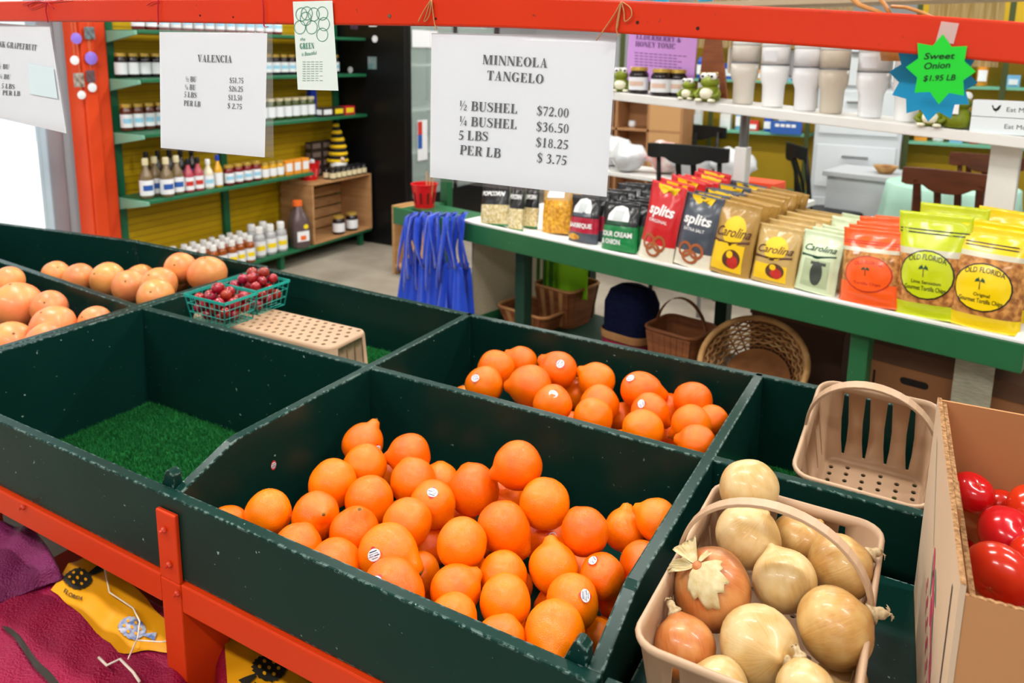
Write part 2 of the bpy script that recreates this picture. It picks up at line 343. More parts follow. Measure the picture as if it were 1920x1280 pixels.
def place(name, me, c, r, axis, spin=0):
    o = bpy.data.objects.new(name, me); COL.objects.link(o)
    q = Vector(axis).to_track_quat('Z', 'Y') @ Quaternion((0, 0, 1), spin)
    o.matrix_world = Matrix.Translation(c) @ q.to_matrix().to_4x4() @ Matrix.Scale(r, 4); return o
def add_on(o, name, me, axis, up, scale=1, push=0):     # a child piece sitting on a fruit, its local Z along axis
    z = Vector(axis).normalized(); x = Vector(up).cross(z).normalized(); y = z.cross(x)
    R3 = Matrix((x, y, z)).transposed().to_4x4(); mw = o.matrix_world
    T = Matrix.Translation(mw.translation + z*push*mw.to_scale()[0]) @ R3 @ Matrix.Scale(mw.to_scale()[0]*scale, 4)
    c = bpy.data.objects.new(name, me); COL.objects.link(c); c.parent = o; c.matrix_local = mw.inverted() @ T; return c
TANGELO=[(-1.0879,1.2548,0.7358,0.0475),(-0.9587,1.2607,0.7433,0.0482),(-1.0237,1.186,0.7315,0.0484),(-1.0286,1.0909,0.7398,0.0493),(-0.9331,1.0915,0.7312,0.049),(-0.8965,1.1907,0.7337,0.0479),(-1.0752,0.959,0.7297,0.0445),(-0.9921,1.0022,0.7273,0.0475),(-1.1356,0.9096,0.7029,0.0443),(-1.1023,0.9621,0.6556,0.0351),(-0.9581,0.9176,0.7179,0.0457),(-0.8954,1.0041,0.7216,0.0491),(-0.8122,1.059,0.7407,0.0462),(-0.8156,1.144,0.7323,0.0476),(-0.8637,0.9133,0.7175,0.0505),(-0.7918,0.9706,0.738,0.0537),(-0.7643,1.0284,0.6706,0.0403),(-0.8833,1.2693,0.6935,0.0431),(-0.7723,1.231,0.7317,0.0525),(-0.6831,1.2593,0.7992,0.0504),(-0.5992,1.2131,0.7658,0.049),(-0.6794,1.0442,0.7516,0.0456),(-0.6435,1.1297,0.7486,0.0494),(-0.4973,1.1768,0.7627,0.0436),(-0.6061,1.2333,0.6759,0.0451),(-0.4635,1.2966,0.7056,0.0425),(-0.3983,1.2889,0.755,0.0412),(-0.3981,1.2157,0.7074,0.0415),(-0.5243,1.1039,0.7235,0.045),(-0.4384,1.1225,0.7283,0.0387),(-0.597,1.0502,0.7146,0.0429),(-0.6451,0.9701,0.7205,0.044),(-0.5517,0.9788,0.7316,0.0427),(-0.46,1.0445,0.7225,0.044),(-0.4171,1.1507,0.6629,0.0367),(-0.7257,0.9018,0.7365,0.0519),(-0.6028,0.902,0.7317,0.0388),(-0.5169,0.9037,0.7222,0.0416),(-0.4492,0.9558,0.7339,0.0484),(-0.4193,1.0656,0.6514,0.0366),(-0.8213,1.129,0.6444,0.0457),(-0.7443,1.3096,0.6777,0.049)]
TANGELO_BACK=[(-1.0109,1.7245,0.7626,0.0529),(-0.9829,1.8209,0.7545,0.0473),(-0.8449,1.7762,0.7775,0.0533),(-0.988,1.6251,0.7593,0.0505),(-0.8688,1.6614,0.7702,0.0579),(-0.7406,1.7971,0.7629,0.0512),(-0.6141,1.7825,0.7713,0.052),(-0.7784,1.6077,0.7642,0.0489),(-0.6936,1.71,0.7446,0.0502),(-0.6723,1.6163,0.7537,0.0478),(-0.808,1.8222,0.7001,0.0457),(-0.5587,1.7005,0.7609,0.0482),(-0.5488,1.8262,0.7164,0.043),(-0.5426,1.6071,0.7589,0.0484),(-0.4802,1.7982,0.7684,0.0494),(-0.4435,1.6636,0.775,0.0472),(-0.4145,1.7419,0.7552,0.0399),(-0.4062,1.5827,0.773,0.0437),(-0.6535,1.7731,0.6854,0.0432),(-0.4146,1.8039,0.6824,0.0388)]
GRAPEFRUIT=[(-2.6154,1.317,0.7795,0.0788),(-2.486,1.3514,0.7835,0.0574),(-2.7268,1.3575,0.8318,0.053),(-2.3338,1.2757,0.7724,0.0671),(-2.4288,1.1956,0.7224,0.0699),(-2.2396,1.1968,0.7657,0.0579),(-2.252,1.3582,0.7764,0.0518)]
GRAPEFRUIT_BACK=[(-2.9481,1.6414,0.7533,0.0523),(-2.8392,1.6652,0.7474,0.0597),(-2.7142,1.7016,0.7559,0.065),(-2.5776,1.6978,0.7498,0.0635),(-2.7432,1.8527,0.7129,0.0601),(-2.4057,1.6977,0.7841,0.0652),(-2.4372,1.8132,0.8131,0.06),(-2.5238,1.8555,0.745,0.0599),(-2.3104,1.8315,0.8056,0.0706),(-2.3109,1.6152,0.779,0.0625)]
ONION=[(-0.2243,1.2261,0.9084,0.0504),(-0.2027,1.1344,0.8806,0.0512),(-0.227,1.0181,0.856,0.0582),(-0.136,1.0673,0.872,0.0474),(-0.0692,1.1444,0.8707,0.0481),(-0.0599,1.0093,0.869,0.0521),(-0.1435,0.9487,0.8466,0.0538),(-0.2375,0.9225,0.8258,0.0439),(-0.1757,0.8712,0.8309,0.0381),(-0.0781,0.8908,0.8597,0.0355),(-0.1372,1.2275,0.8388,0.0476),(-0.0452,1.0193,0.7852,0.0353)]
TOMATO=[(0.0901,1.3414,0.9412,0.0332),(0.138,1.2692,0.9234,0.0434),(0.1177,1.1351,0.9381,0.0435),(0.1681,1.3338,0.9444,0.0336),(0.0875,1.3676,0.8098,0.0327),(0.1356,1.3727,0.9106,0.0301),(0.165,1.1973,0.9345,0.0361)]
TANGELO_FILL=[(-1.0556,1.3062,0.641,0.038),(-0.576,1.0237,0.641,0.038),(-0.5211,1.1084,0.641,0.038),(-0.5771,0.903,0.641,0.038),(-0.8186,1.2462,0.641,0.038),(-0.4711,0.9166,0.641,0.038),(-0.993,1.1033,0.641,0.038),(-0.9804,1.0121,0.641,0.038),(-0.6686,0.9907,0.641,0.038),(-0.4017,1.3122,0.641,0.038),(-1.0659,1.0607,0.641,0.038),(-0.5255,1.2217,0.641,0.038),(-0.9268,1.1823,0.641,0.038),(-0.7849,0.9161,0.641,0.038),(-1.1249,1.2375,0.641,0.038),(-0.8581,0.9833,0.641,0.038),(-0.5025,1.0127,0.641,0.038),(-0.7177,1.121,0.641,0.038),(-0.5609,1.2934,0.641,0.038),(-0.8861,1.0671,0.641,0.038),(-0.7477,1.1994,0.641,0.038),(-1.023,1.1808,0.641,0.038),(-0.9635,1.3035,0.641,0.038),(-0.6158,1.1189,0.641,0.038)]
TANGELO_BACK_FILL=[(-0.5213,1.7386,0.681,0.038),(-0.7151,1.5388,0.681,0.038),(-0.8298,1.6202,0.681,0.038),(-0.4346,1.6723,0.681,0.038),(-0.7574,1.6779,0.681,0.038),(-0.8884,1.8234,0.681,0.038),(-0.425,1.5398,0.681,0.038),(-0.6065,1.6524,0.681,0.038),(-0.6249,1.5415,0.681,0.038),(-1.077,1.6647,0.681,0.038)]

# (mesh kind, nub offset on view, nub faces viewer, sticker offset, label)
TL = [
 (1, (.45,-.85), 0, (.7,.25), 'stickered tangelo at the far left top of the front pile, knob up'),
 (0, (-.95,.15), 0, None, 'tangelo in the front pile with greenish scars, leaning on the middle board'),
 (2, (-.1,-.6), 0, None, 'plain tangelo just below the topmost left stickered one'),
 (2, (.4,-.7), 0, None, 'plain tangelo above and right of the one whose stem end faces out'),
 (2, (.2,-.8), 0, None, 'plain tangelo in the middle of the left half of the front pile'),
 (2, (-.3,-.8), 0, None, 'plain tangelo directly below the greenish scarred one'),
 (2, (.3,.5), 0, None, 'tangelo by itself at the left, near the sticker on the board'),
 (0, (.25,-.05), 1, None, 'tangelo at left whose knobbed stem end points straight outward'),
 (2, (0,-.5), 0, None, 'leftmost tangelo in the front pile, half behind the front board'),
 (2, (0,-.5), 0, None, 'small low tangelo peeking above the front board at left'),
 (2, (.3,-.8), 0, (-.1,.08), 'tangelo by the front board at left with a barcode sticker facing out'),
 (0, (.1,-.7), 0, None, 'tangelo with a glossy pebbled top in the left middle of the pile'),
 (2, (.5,-.5), 0, None, 'plain tangelo below the stickered one in the centre left'),
 (0, (.8,.75), 0, (0,-.45), 'tangelo with a sticker on top and its knob at lower right'),
 (2, (.2,-.7), 0, None, 'plain tangelo resting on the front board under the long stickered one'),
 (3, (.82,.42), 1, (-.4,.05), 'long tangelo with a sticker at left and its stem knob at right'),
 (1, (.3,.9), 0, None, 'shaded tangelo tucked behind two stickered ones by the front board'),
 (2, (0,-.9), 0, None, 'shaded tangelo mostly hidden near the back of the front pile'),
 (2, (-.3,-.8), 0, None, 'glossy tangelo at the top centre of the front pile'),
 (0, (-.85,.3), 0, None, 'topmost tangelo of the front pile, its knob at left'),
 (2, (-.7,-.4), 0, None, 'glossy tangelo just below and right of the topmost one'),
 (2, (-.6,.6), 0, None, 'large smooth tangelo in the very centre of the front pile'),
 (3, (.72,.78), 0, None, 'pear shaped tangelo right of centre with its knob at lower right'),
 (2, (-.4,-.75), 0, None, 'tangelo with brown specks on its top left, right half of the pile'),
 (2, (.3,0), 0, (.3,-.05), 'deep tangelo with a small sticker, half hidden right of centre'),
 (0, (.15,-1), 0, None, 'tangelo with its knob up, wedged at the right by the middle board'),
 (0, (-.9,-.5), 0, None, 'rightmost back tangelo in the front pile, knob at upper left'),
 (2, (.2,-.6), 0, None, 'tangelo against the right divider, half cut off by its rim'),
 (0, (-.1,-.98), 0, None, 'pear shaped tangelo with its narrow end up, right of centre'),
 (2, (.1,.6), 0, (-.4,-.62), 'tangelo with a sticker at its upper left near the right divider'),
 (2, (.4,-.7), 0, None, 'tangelo behind two others just right of centre'),
 (0, (.82,-.6), 0, None, 'tangelo with a knob at upper right, in the lower centre'),
 (2, (-.2,.7), 0, None, 'round tangelo in the lower centre above the dark gap'),
 (2, (-.3,-.6), 0, (.48,-.2), 'tangelo with a tilted sticker, behind the biggest front one'),
 (2, (.2,-.6), 0, None, 'small tangelo low against the right divider'),
 (3, (.75,.6), 1, (-.5,-.2), 'long tangelo on the front board with a sticker and knob at right'),
 (2, (0,-.7), 0, None, 'tangelo sitting low on the front board in the lower centre'),
 (2, (.3,-.8), 0, None, 'yellowish tangelo on the front board left of the biggest one'),
 (3, (-.12,.75), 1, None, 'biggest tangelo at the front, its stem end pointing down and out'),
 (2, (0,-.6), 0, None, 'tangelo in the front right corner beside the notch'),
 (2, (0,-.5), 0, None, 'deep tangelo hidden in the middle of the front pile'),
 (2, (0,-.5), 0, None, 'deep tangelo hidden under the topmost pair'),
]
BL = [
 (2, (0,-.6), 0, None, 'upper left tangelo in the rear bin'),
 (0, (-.9,-.5), 0, None, 'rearmost tangelo in the rear bin, its knob at upper left'),
 (0, (-.85,-.55), 0, (.1,-.32), 'rear bin tangelo with a sticker facing out and a flat left top'),
 (2, (.2,-.4), 0, (-.45,-.35), 'leftmost tangelo of the rear bin with a sticker on top'),
 (0, (-1,0), 0, None, 'large rear bin tangelo with a knob pointing left'),
 (0, (-.85,-.5), 0, None, 'glossy rear bin tangelo in the middle of the back row'),
 (3, (.95,.2), 0, (-.45,-.6), 'lemon shaped rear bin tangelo with a sticker and stem at right'),
 (2, (0,-.3), 0, (.05,-.5), 'scuffed pale rear bin tangelo with a sticker on top'),
 (0, (-.9,.4), 0, None, 'glossy tangelo at the centre of the rear bin'),
 (2, (0,-.6), 0, None, 'rear bin tangelo just behind the middle board, centre'),
 (2, (0,0), 0, None, 'shaded tangelo half hidden in the middle of the rear bin'),
 (0, (.7,.5), 0, (-.4,-.4), 'rear bin tangelo with a sticker at left and dark stem spot'),
 (2, (.7,.3), 0, None, 'rear bin tangelo tucked behind the right stickered one'),
 (2, (-.6,-.2), 0, None, 'rear bin tangelo low behind the middle board, right of centre'),
 (2, (0,-.3), 0, None, 'round tangelo standing highest at the right of the rear bin'),
 (1, (-.85,.45), 0, None, 'rear bin tangelo with a crinkled knob at lower left'),
 (2, (.2,-.6), 0, None, 'small rear bin tangelo beside the right divider'),
 (0, (-1,-.25), 0, None, 'pale wrinkled tangelo nearest the right rear corner, knob at left'),
 (2, (0,-.6), 0, None, 'deep rear bin tangelo hardly visible in the centre'),
 (2, (0,-.6), 0, None, 'deep rear bin tangelo hardly visible at the right'),
]
WUP = Vector((0, 0, 1))
def put_tangelos(data, info, group):
    for k, ((x, y, z, r), (kd, (ox, oy), face, stk, lab)) in enumerate(zip(data, info)):
        c = Vector((x, y, z)); l = math.hypot(ox, oy)
        if face or l < .85: ax = view_dir(c, ox, oy)
        else:
            v = (c-CAM).normalized(); rr = (_r-v*_r.dot(v)).normalized(); uu = rr.cross(v); ax = (rr*ox-uu*oy+v*.12).normalized()
        o = place('tangelo', TM[kd], c, r*(1 if kd == 2 else .97), ax, k*1.7); tag(o, lab, 'tangelo', group)
        if kd != 2 or face: add_on(o, 'stem_scar', STEMM, ax, WUP if abs(ax.z) < .9 else Vector((1, 0, 0)), .9, TN[kd]-.01)
        if stk:
            d = view_dir(c, *stk); add_on(o, 'sticker', STM, d, _u*math.cos(k)+_r*math.sin(k)*.5, 1.0)
put_tangelos(TANGELO, TL, 'tangelos heaped in the front bin'); put_tangelos(TANGELO_BACK, BL, 'tangelos in the rear bin')
for data, lab, grp in ((TANGELO_FILL, 'tangelo in the lower layer of the front pile', 'lower layer of front tangelos'), (TANGELO_BACK_FILL, 'tangelo in the lower layer of the rear bin', 'lower layer of rear tangelos')):
    for k, (x, y, z, r) in enumerate(data): o = place('tangelo', TM[2], Vector((x, y, z)), r, Vector((math.sin(k*2.), math.cos(k*2.), .4)), k); tag(o, lab, 'tangelo', grp)
GM = [fruit_mesh('grapefruit_body', .03, .3, .04, PINKY, 1, oblate=.94, wob=.04, seed=s) for s in (5, 6, 7)]
mb = MB(); mb.lathe([(.06, 0), (.05, .008), (.0, .01)], 8); SPOT = mb.mesh('stem_scar', M('grapefruit_stem', (120,84,50), .8), True)
GL = ['very large grapefruit at the left edge of the front bin', 'yellow grapefruit right behind the very large one', 'small grapefruit peeking behind the very large one at the frame edge', 'grapefruit with a brown blemish below the yellow one', 'orange grapefruit at the lower left corner against the divider', 'low yellow grapefruit half behind the divider rim', 'single grapefruit peeking over the divider rim at right']
GL2 = ['leftmost grapefruit of the rear bin', 'second grapefruit from the left in the rear bin', 'yellow grapefruit third from the left in the rear bin', 'grapefruit with a dark navel spot in the rear bin', 'grapefruit tucked behind the one with the navel spot', 'pinkish grapefruit in the middle right of the rear bin', 'highest grapefruit at the back of the rear bin', 'grapefruit wedged under the highest rear one', 'big pink grapefruit at the right end of the rear bin', 'pink grapefruit nearest the middle board in the rear bin']
for k, ((x, y, z, r), lab) in enumerate(list(zip(GRAPEFRUIT, GL))+list(zip(GRAPEFRUIT_BACK, GL2))):
    ax = Vector((math.sin(k*2.1)*.8, -.6+.5*math.cos(k*1.7), .7)).normalized()
    o = place('grapefruit', GM[k % 3], Vector((x, y, z)), r, ax, k); tag(o, lab, 'grapefruit', 'grapefruit in the left stand')
    add_on(o, 'stem_scar', SPOT, ax, Vector((1, 0, .1)), 1, .96)
# a loose sticker stuck on the inside of the divider
p = atx(513, 872, XA+TH/2+.0012); mb = MB()
for mi, rx, ry, dx in ((1, .0075, .011, 0), (0, .0068, .0072, .0003)):
    mb.mi = mi; mb.add([(dx, rx*math.cos(2*PI*k/16), ry*math.sin(2*PI*k/16)) for k in range(16)], [tuple(range(16))])
mb.mi = 2
for z in (.003, -.001, -.004): mb.add([(.0006, -.005, z), (.0006, .005, z), (.0006, .005, z+.0012), (.0006, -.005, z+.0012)], [(0, 1, 2, 3)])
tag(mb.build('fruit_sticker', [STW, STR, STB], loc=p, solid=.0003), 'oval fruit sticker stuck on the inner face of the divider', 'sticker')
# ------------------------------------------------------------------ lettering
def pen(pts, wd, n=5):
    """pen stroke through pts with widths wd -> list of quads (catmull-rom, joined)"""
    P = [Vector((p[0], p[1])) for p in pts]; W = list(wd); q = []; ws = []
    for i in range(len(P)-1):
        p0 = P[max(i-1, 0)]; p1 = P[i]; p2 = P[i+1]; p3 = P[min(i+2, len(P)-1)]
        for k in range(n if i < len(P)-2 else n+1):
            t = k/n; q.append(.5*((2*p1)+(p2-p0)*t+(2*p0-5*p1+4*p2-p3)*t*t+(3*p1-p0-3*p2+p3)*t**3)); ws.append(W[i]*(1-t)+W[i+1]*t)
    L = []; R = []
    for i, p in enumerate(q):
        d = q[min(i+1, len(q)-1)]-q[max(i-1, 0)]; d = d.normalized() if d.length > 1e-9 else Vector((1, 0)); nn = Vector((-d.y, d.x))*ws[i]/2
        L.append(p+nn); R.append(p-nn)
    return [[L[i], R[i], R[i+1], L[i+1]] for i in range(len(q)-1)]
def rc(x0, y0, x1, y1): return [[(x0, y0), (x1, y0), (x1, y1), (x0, y1)]]
def stem(x, w=.19, y0=0, y1=1, sb=1, stp=1, s=.075):
    o = rc(x, y0, x+w, y1)
    if sb: o += rc(x-s, y0, x+w+s, y0+.05)
    if stp: o += rc(x-s, y1-.05, x+w+s, y1)
    return o
def dg(x0, y0, x1, y1, w): return [[(x0, y0), (x0+w, y0), (x1+w, y1), (x1, y1)]]
def ell(cx, cy, rx, ry, wx, wy, a0=0, a1=360, n=28):
    o = []; 
    for k in range(n):
        a = math.radians(a0+(a1-a0)*k/n); b = math.radians(a0+(a1-a0)*(k+1)/n)
        f = lambda t, i: (cx+(rx-i*wx)*math.cos(t), cy+(ry-i*wy)*math.sin(t))
        o.append([f(a, 0), f(b, 0), f(b, 1), f(a, 1)])
    return o
TK, TN_ = .19, .06
def glyphs():
    G = {}
    G['I'] = (.42, stem(.115))
    G['L'] = (.68, stem(.1)+rc(.1, 0, .62, .055)+[[(.62, 0), (.62, .3), (.58, .3), (.5, .05)]])
    G['E'] = (.70, stem(.1)+rc(.1, 0, .62, .055)+rc(.1, .945, .6, 1)+[[(.64, .0), (.64, .28), (.60, .28), (.52, .05)], [(.6, 1), (.52, .95), (.57, .74), (.6, .74)]]+rc(.28, .48, .46, .535)+rc(.44, .36, .475, .65))
    G['F'] = (.64, stem(.1)+rc(.1, .945, .6, 1)+[[(.6, 1), (.52, .95), (.57, .74), (.6, .74)]]+rc(.28, .48, .46, .535)+rc(.44, .36, .475, .65))
    G['T'] = (.70, stem(.255, stp=0)+rc(.04, .945, .66, 1)+[[(.04, 1), (.04, .72), (.075, .72), (.14, .95)], [(.66, 1), (.66, .72), (.625, .72), (.56, .95)]])
    G['H'] = (.82, stem(.09)+stem(.54)+rc(.25, .48, .56, .535))
    G['N'] = (.78, stem(.1, .055)+dg(.06, 1, .54, 0, .2)+stem(.64, .055, sb=0))
    G['M'] = (1.0, stem(.1, .055)+stem(.72)+dg(.08, 1, .38, 0, .19)+dg(.42, 0, .7, 1, .06))
    G['A'] = (.76, dg(.10, 0, .37, 1, .06)+dg(.46, 0, .32, 1, .0)+[[(.46, 0), (.66, 0), (.43, 1), (.33, 1)]]+rc(.2, .30, .54, .35)+rc(.0, 0, .26, .045)+rc(.4, 0, .76, .045))
    G['V'] = (.76, [[(.33, 0), (.43, 0), (.27, 1), (.07, 1)]]+dg(.38, 0, .62, 1, .055)+rc(0, .955, .36, 1)+rc(.5, .955, .76, 1))
    G['O'] = (.80, ell(.4, .5, .37, .515, .2, .055))
    G['C'] = (.74, ell(.4, .5, .37, .515, .2, .055, 40, 322)+rc(.64, .68, .675, 1.0))
    G['G'] = (.80, ell(.4, .5, .37, .515, .2, .055, 40, 310)+rc(.64, .70, .675, 1.0)+rc(.52, .04, .69, .40)+rc(.45, .38, .77, .43))
    G['U'] = (.78, rc(.1, .3, .29, 1)+rc(.02, .955, .37, 1)+rc(.60, .3, .655, 1)+rc(.5, .955, .76, 1)+pen([(.195, .32), (.24, .08), (.40, .015), (.56, .1), (.628, .32)], [.19, .13, .075, .06, .055]))
    G['S'] = (.60, pen([(.5, .80), (.42, .93), (.28, .97), (.13, .87), (.12, .72), (.27, .57), (.43, .44), (.5, .28), (.42, .1), (.27, .03), (.12, .09), (.06, .24)], [.05, .05, .06, .11, .15, .19, .19, .15, .11, .06, .05, .05])+rc(.50, .70, .535, 1.0)+rc(.03, .0, .065, .30))
    G['B'] = (.70, stem(.1)+pen([(.25, .97), (.42, .965), (.55, .86), (.54, .64), (.42, .53), (.25, .525)], [.06, .07, .16, .16, .07, .06])+pen([(.25, .525), (.46, .51), (.6, .39), (.59, .14), (.44, .03), (.25, .03)], [.06, .07, .17, .17, .07, .06]))
    G['P'] = (.66, stem(.1)+pen([(.25, .97), (.44, .965), (.57, .84), (.56, .60), (.44, .47), (.25, .465)], [.06, .07, .17, .17, .07, .06]))
    G['R'] = (.76, stem(.1)+pen([(.25, .97), (.44, .965), (.56, .85), (.55, .63), (.43, .51), (.25, .505)], [.06, .07, .17, .17, .07, .06])+dg(.34, .52, .52, 0, .2)+rc(.52, 0, .78, .045))
    G['K'] = (.80, stem(.1)+dg(.28, .38, .62, 1, .06)+dg(.34, .55, .54, 0, .22)+rc(.5, .955, .78, 1)+rc(.46, 0, .82, .045))
    G['D'] = (.78, stem(.1)+pen([(.25, .97), (.46, .94), (.63, .76), (.65, .5), (.62, .24), (.45, .06), (.25, .03)], [.06, .08, .16, .2, .16, .08, .06]))
    G['Y'] = (.76, stem(.29, .18, 0, .5, stp=0)+[[(.27, .5), (.45, .5), (.27, 1), (.06, 1)]]+dg(.38, .48, .62, 1, .055)+rc(0, .955, .36, 1)+rc(.5, .955, .76, 1))
    G['&'] = (.86, ell(.3, .26, .27, .28, .16, .06)+ell(.34, .76, .18, .24, .1, .05)+dg(.22, .62, .6, 0, .18)+pen([(.50, .06), (.68, .22), (.74, .5)], [.05, .05, .05])+rc(.6, .48, .86, .53))
    G['0'] = (.52, ell(.26, .49, .23, .50, .12, .05))
    G['1'] = (.52, stem(.185, .15, stp=0)+[[(.06, .84), (.335, 1), (.335, .95), (.19, .86)]])
    G['2'] = (.52, pen([(.07, .70), (.12, .90), (.26, .96), (.39, .86), (.39, .66), (.25, .36), (.08, .08)], [.05, .07, .09, .15, .15, .11, .06])+[[(.04, 0), (.44, 0), (.49, .24), (.45, .24), (.38, .14), (.04, .13)]])
    G['3'] = (.52, pen([(.07, .76), (.14, .92), (.26, .96), (.37, .85), (.34, .66), (.2, .54)], [.05, .07, .09, .15, .12, .05])+pen([(.2, .54), (.36, .47), (.42, .29), (.34, .09), (.19, .03), (.05, .08)], [.05, .11, .16, .13, .07, .09]))
    G['5'] = (.52, rc(.13, .86, .46, .985)+dg(.07, .5, .13, .98, .05)+pen([(.08, .54), (.26, .53), (.41, .38), (.36, .12), (.2, .03), (.04, .08)], [.06, .12, .16, .13, .07, .09]))
    G['6'] = (.52, ell(.27, .31, .22, .32, .12, .05)+pen([(.46, .97), (.28, .9), (.13, .66), (.11, .34)], [.03, .06, .11, .13]))
    G['7'] = (.52, rc(.05, .86, .47, .985)+dg(.14, 0, .40, .9, .09)+rc(.05, .74, .085, .9))
    G['8'] = (.52, ell(.26, .73, .18, .25, .1, .05)+ell(.26, .27, .215, .285, .12, .05))
    G['.'] = (.26, ell(.13, .08, .09, .09, .09, .09, n=12))
    G['$'] = (.52, [[(Vector(p)*1).to_tuple() if False else (p[0]*.86+.0, p[1]) for p in q] for q in G['S'][1]]+rc(.225, -.12, .265, 1.12))
    G[' '] = (.26, [])
    sm = lambda g, x, y, s: [[(p[0]*s+x, p[1]*s+y) for p in q] for q in G[g][1]]
    G['4'] = (.52, rc(.27, 0, .42, .98)+rc(.02, .22, .5, .34)+dg(.02, .3, .27, .98, .06))
    G['\u00bd'] = (.80, sm('1', 0, .42, .6)+dg(.14, -.02, .52, 1.02, .045)+sm('2', .44, 0, .6))
    G['\u00bc'] = (.80, sm('1', 0, .42, .6)+dg(.14, -.02, .52, 1.02, .045)+sm('4', .44, 0, .6))
    return G
GL_ = glyphs()
def serif_line(text):
    x = 0; out = []
    for ch in text:
        w_, polys = GL_[ch]; out += [[(p[0]+x, p[1]) for p in q] for q in polys]; x += w_+.035
    return out, x-.035
def sans_mesh(text, shear=0, bold=0, space=1):
    """verts, faces and width of text in the built-in font, cap height 1"""
    cu = bpy.data.curves.new('tmp', 'FONT'); cu.body = text; cu.size = 1; cu.shear = shear; cu.offset = bold; cu.space_character = space; cu.resolution_u = 3
    o = bpy.data.objects.new('tmp', cu); COL.objects.link(o); dg_ = bpy.context.evaluated_depsgraph_get(); me = bpy.data.meshes.new_from_object(o.evaluated_get(dg_))
    k = 1/.695; v = [(p.co.x*k, p.co.y*k) for p in me.vertices]; f = [tuple(p.vertices) for p in me.polygons]
    bpy.data.objects.remove(o); bpy.data.curves.remove(cu); bpy.data.meshes.remove(me)
    x0 = min([p[0] for p in v]+[0]); x1 = max([p[0] for p in v]+[.1]); return [(p[0]-x0, p[1]) for p in v], f, x1-x0
INK = M('black_ink', (24,24,28), .6, .3)
def put_text(mb, fn, text, pl, pr, cap, serif=True, **kw):
    """fn maps a pixel of the measured sign face to its point; baseline runs pl -> pr; cap height in pixels"""
    a = Vector(pl); b = Vector(pr); d = b-a; L_ = d.length; d = d/L_; n = Vector((d.y, -d.x))   # up in the picture
    if serif:
        polys, w_ = serif_line(text)
        for q in polys: mb.add([fn(*(a+d*(p[0]/w_*L_)+n*(p[1]*cap))) for p in q], [tuple(range(len(q)))])
    else:
        v, f, w_ = sans_mesh(text, **kw); mb.add([fn(*(a+d*(p[0]/w_*L_)+n*(p[1]*cap))) for p in v], f)

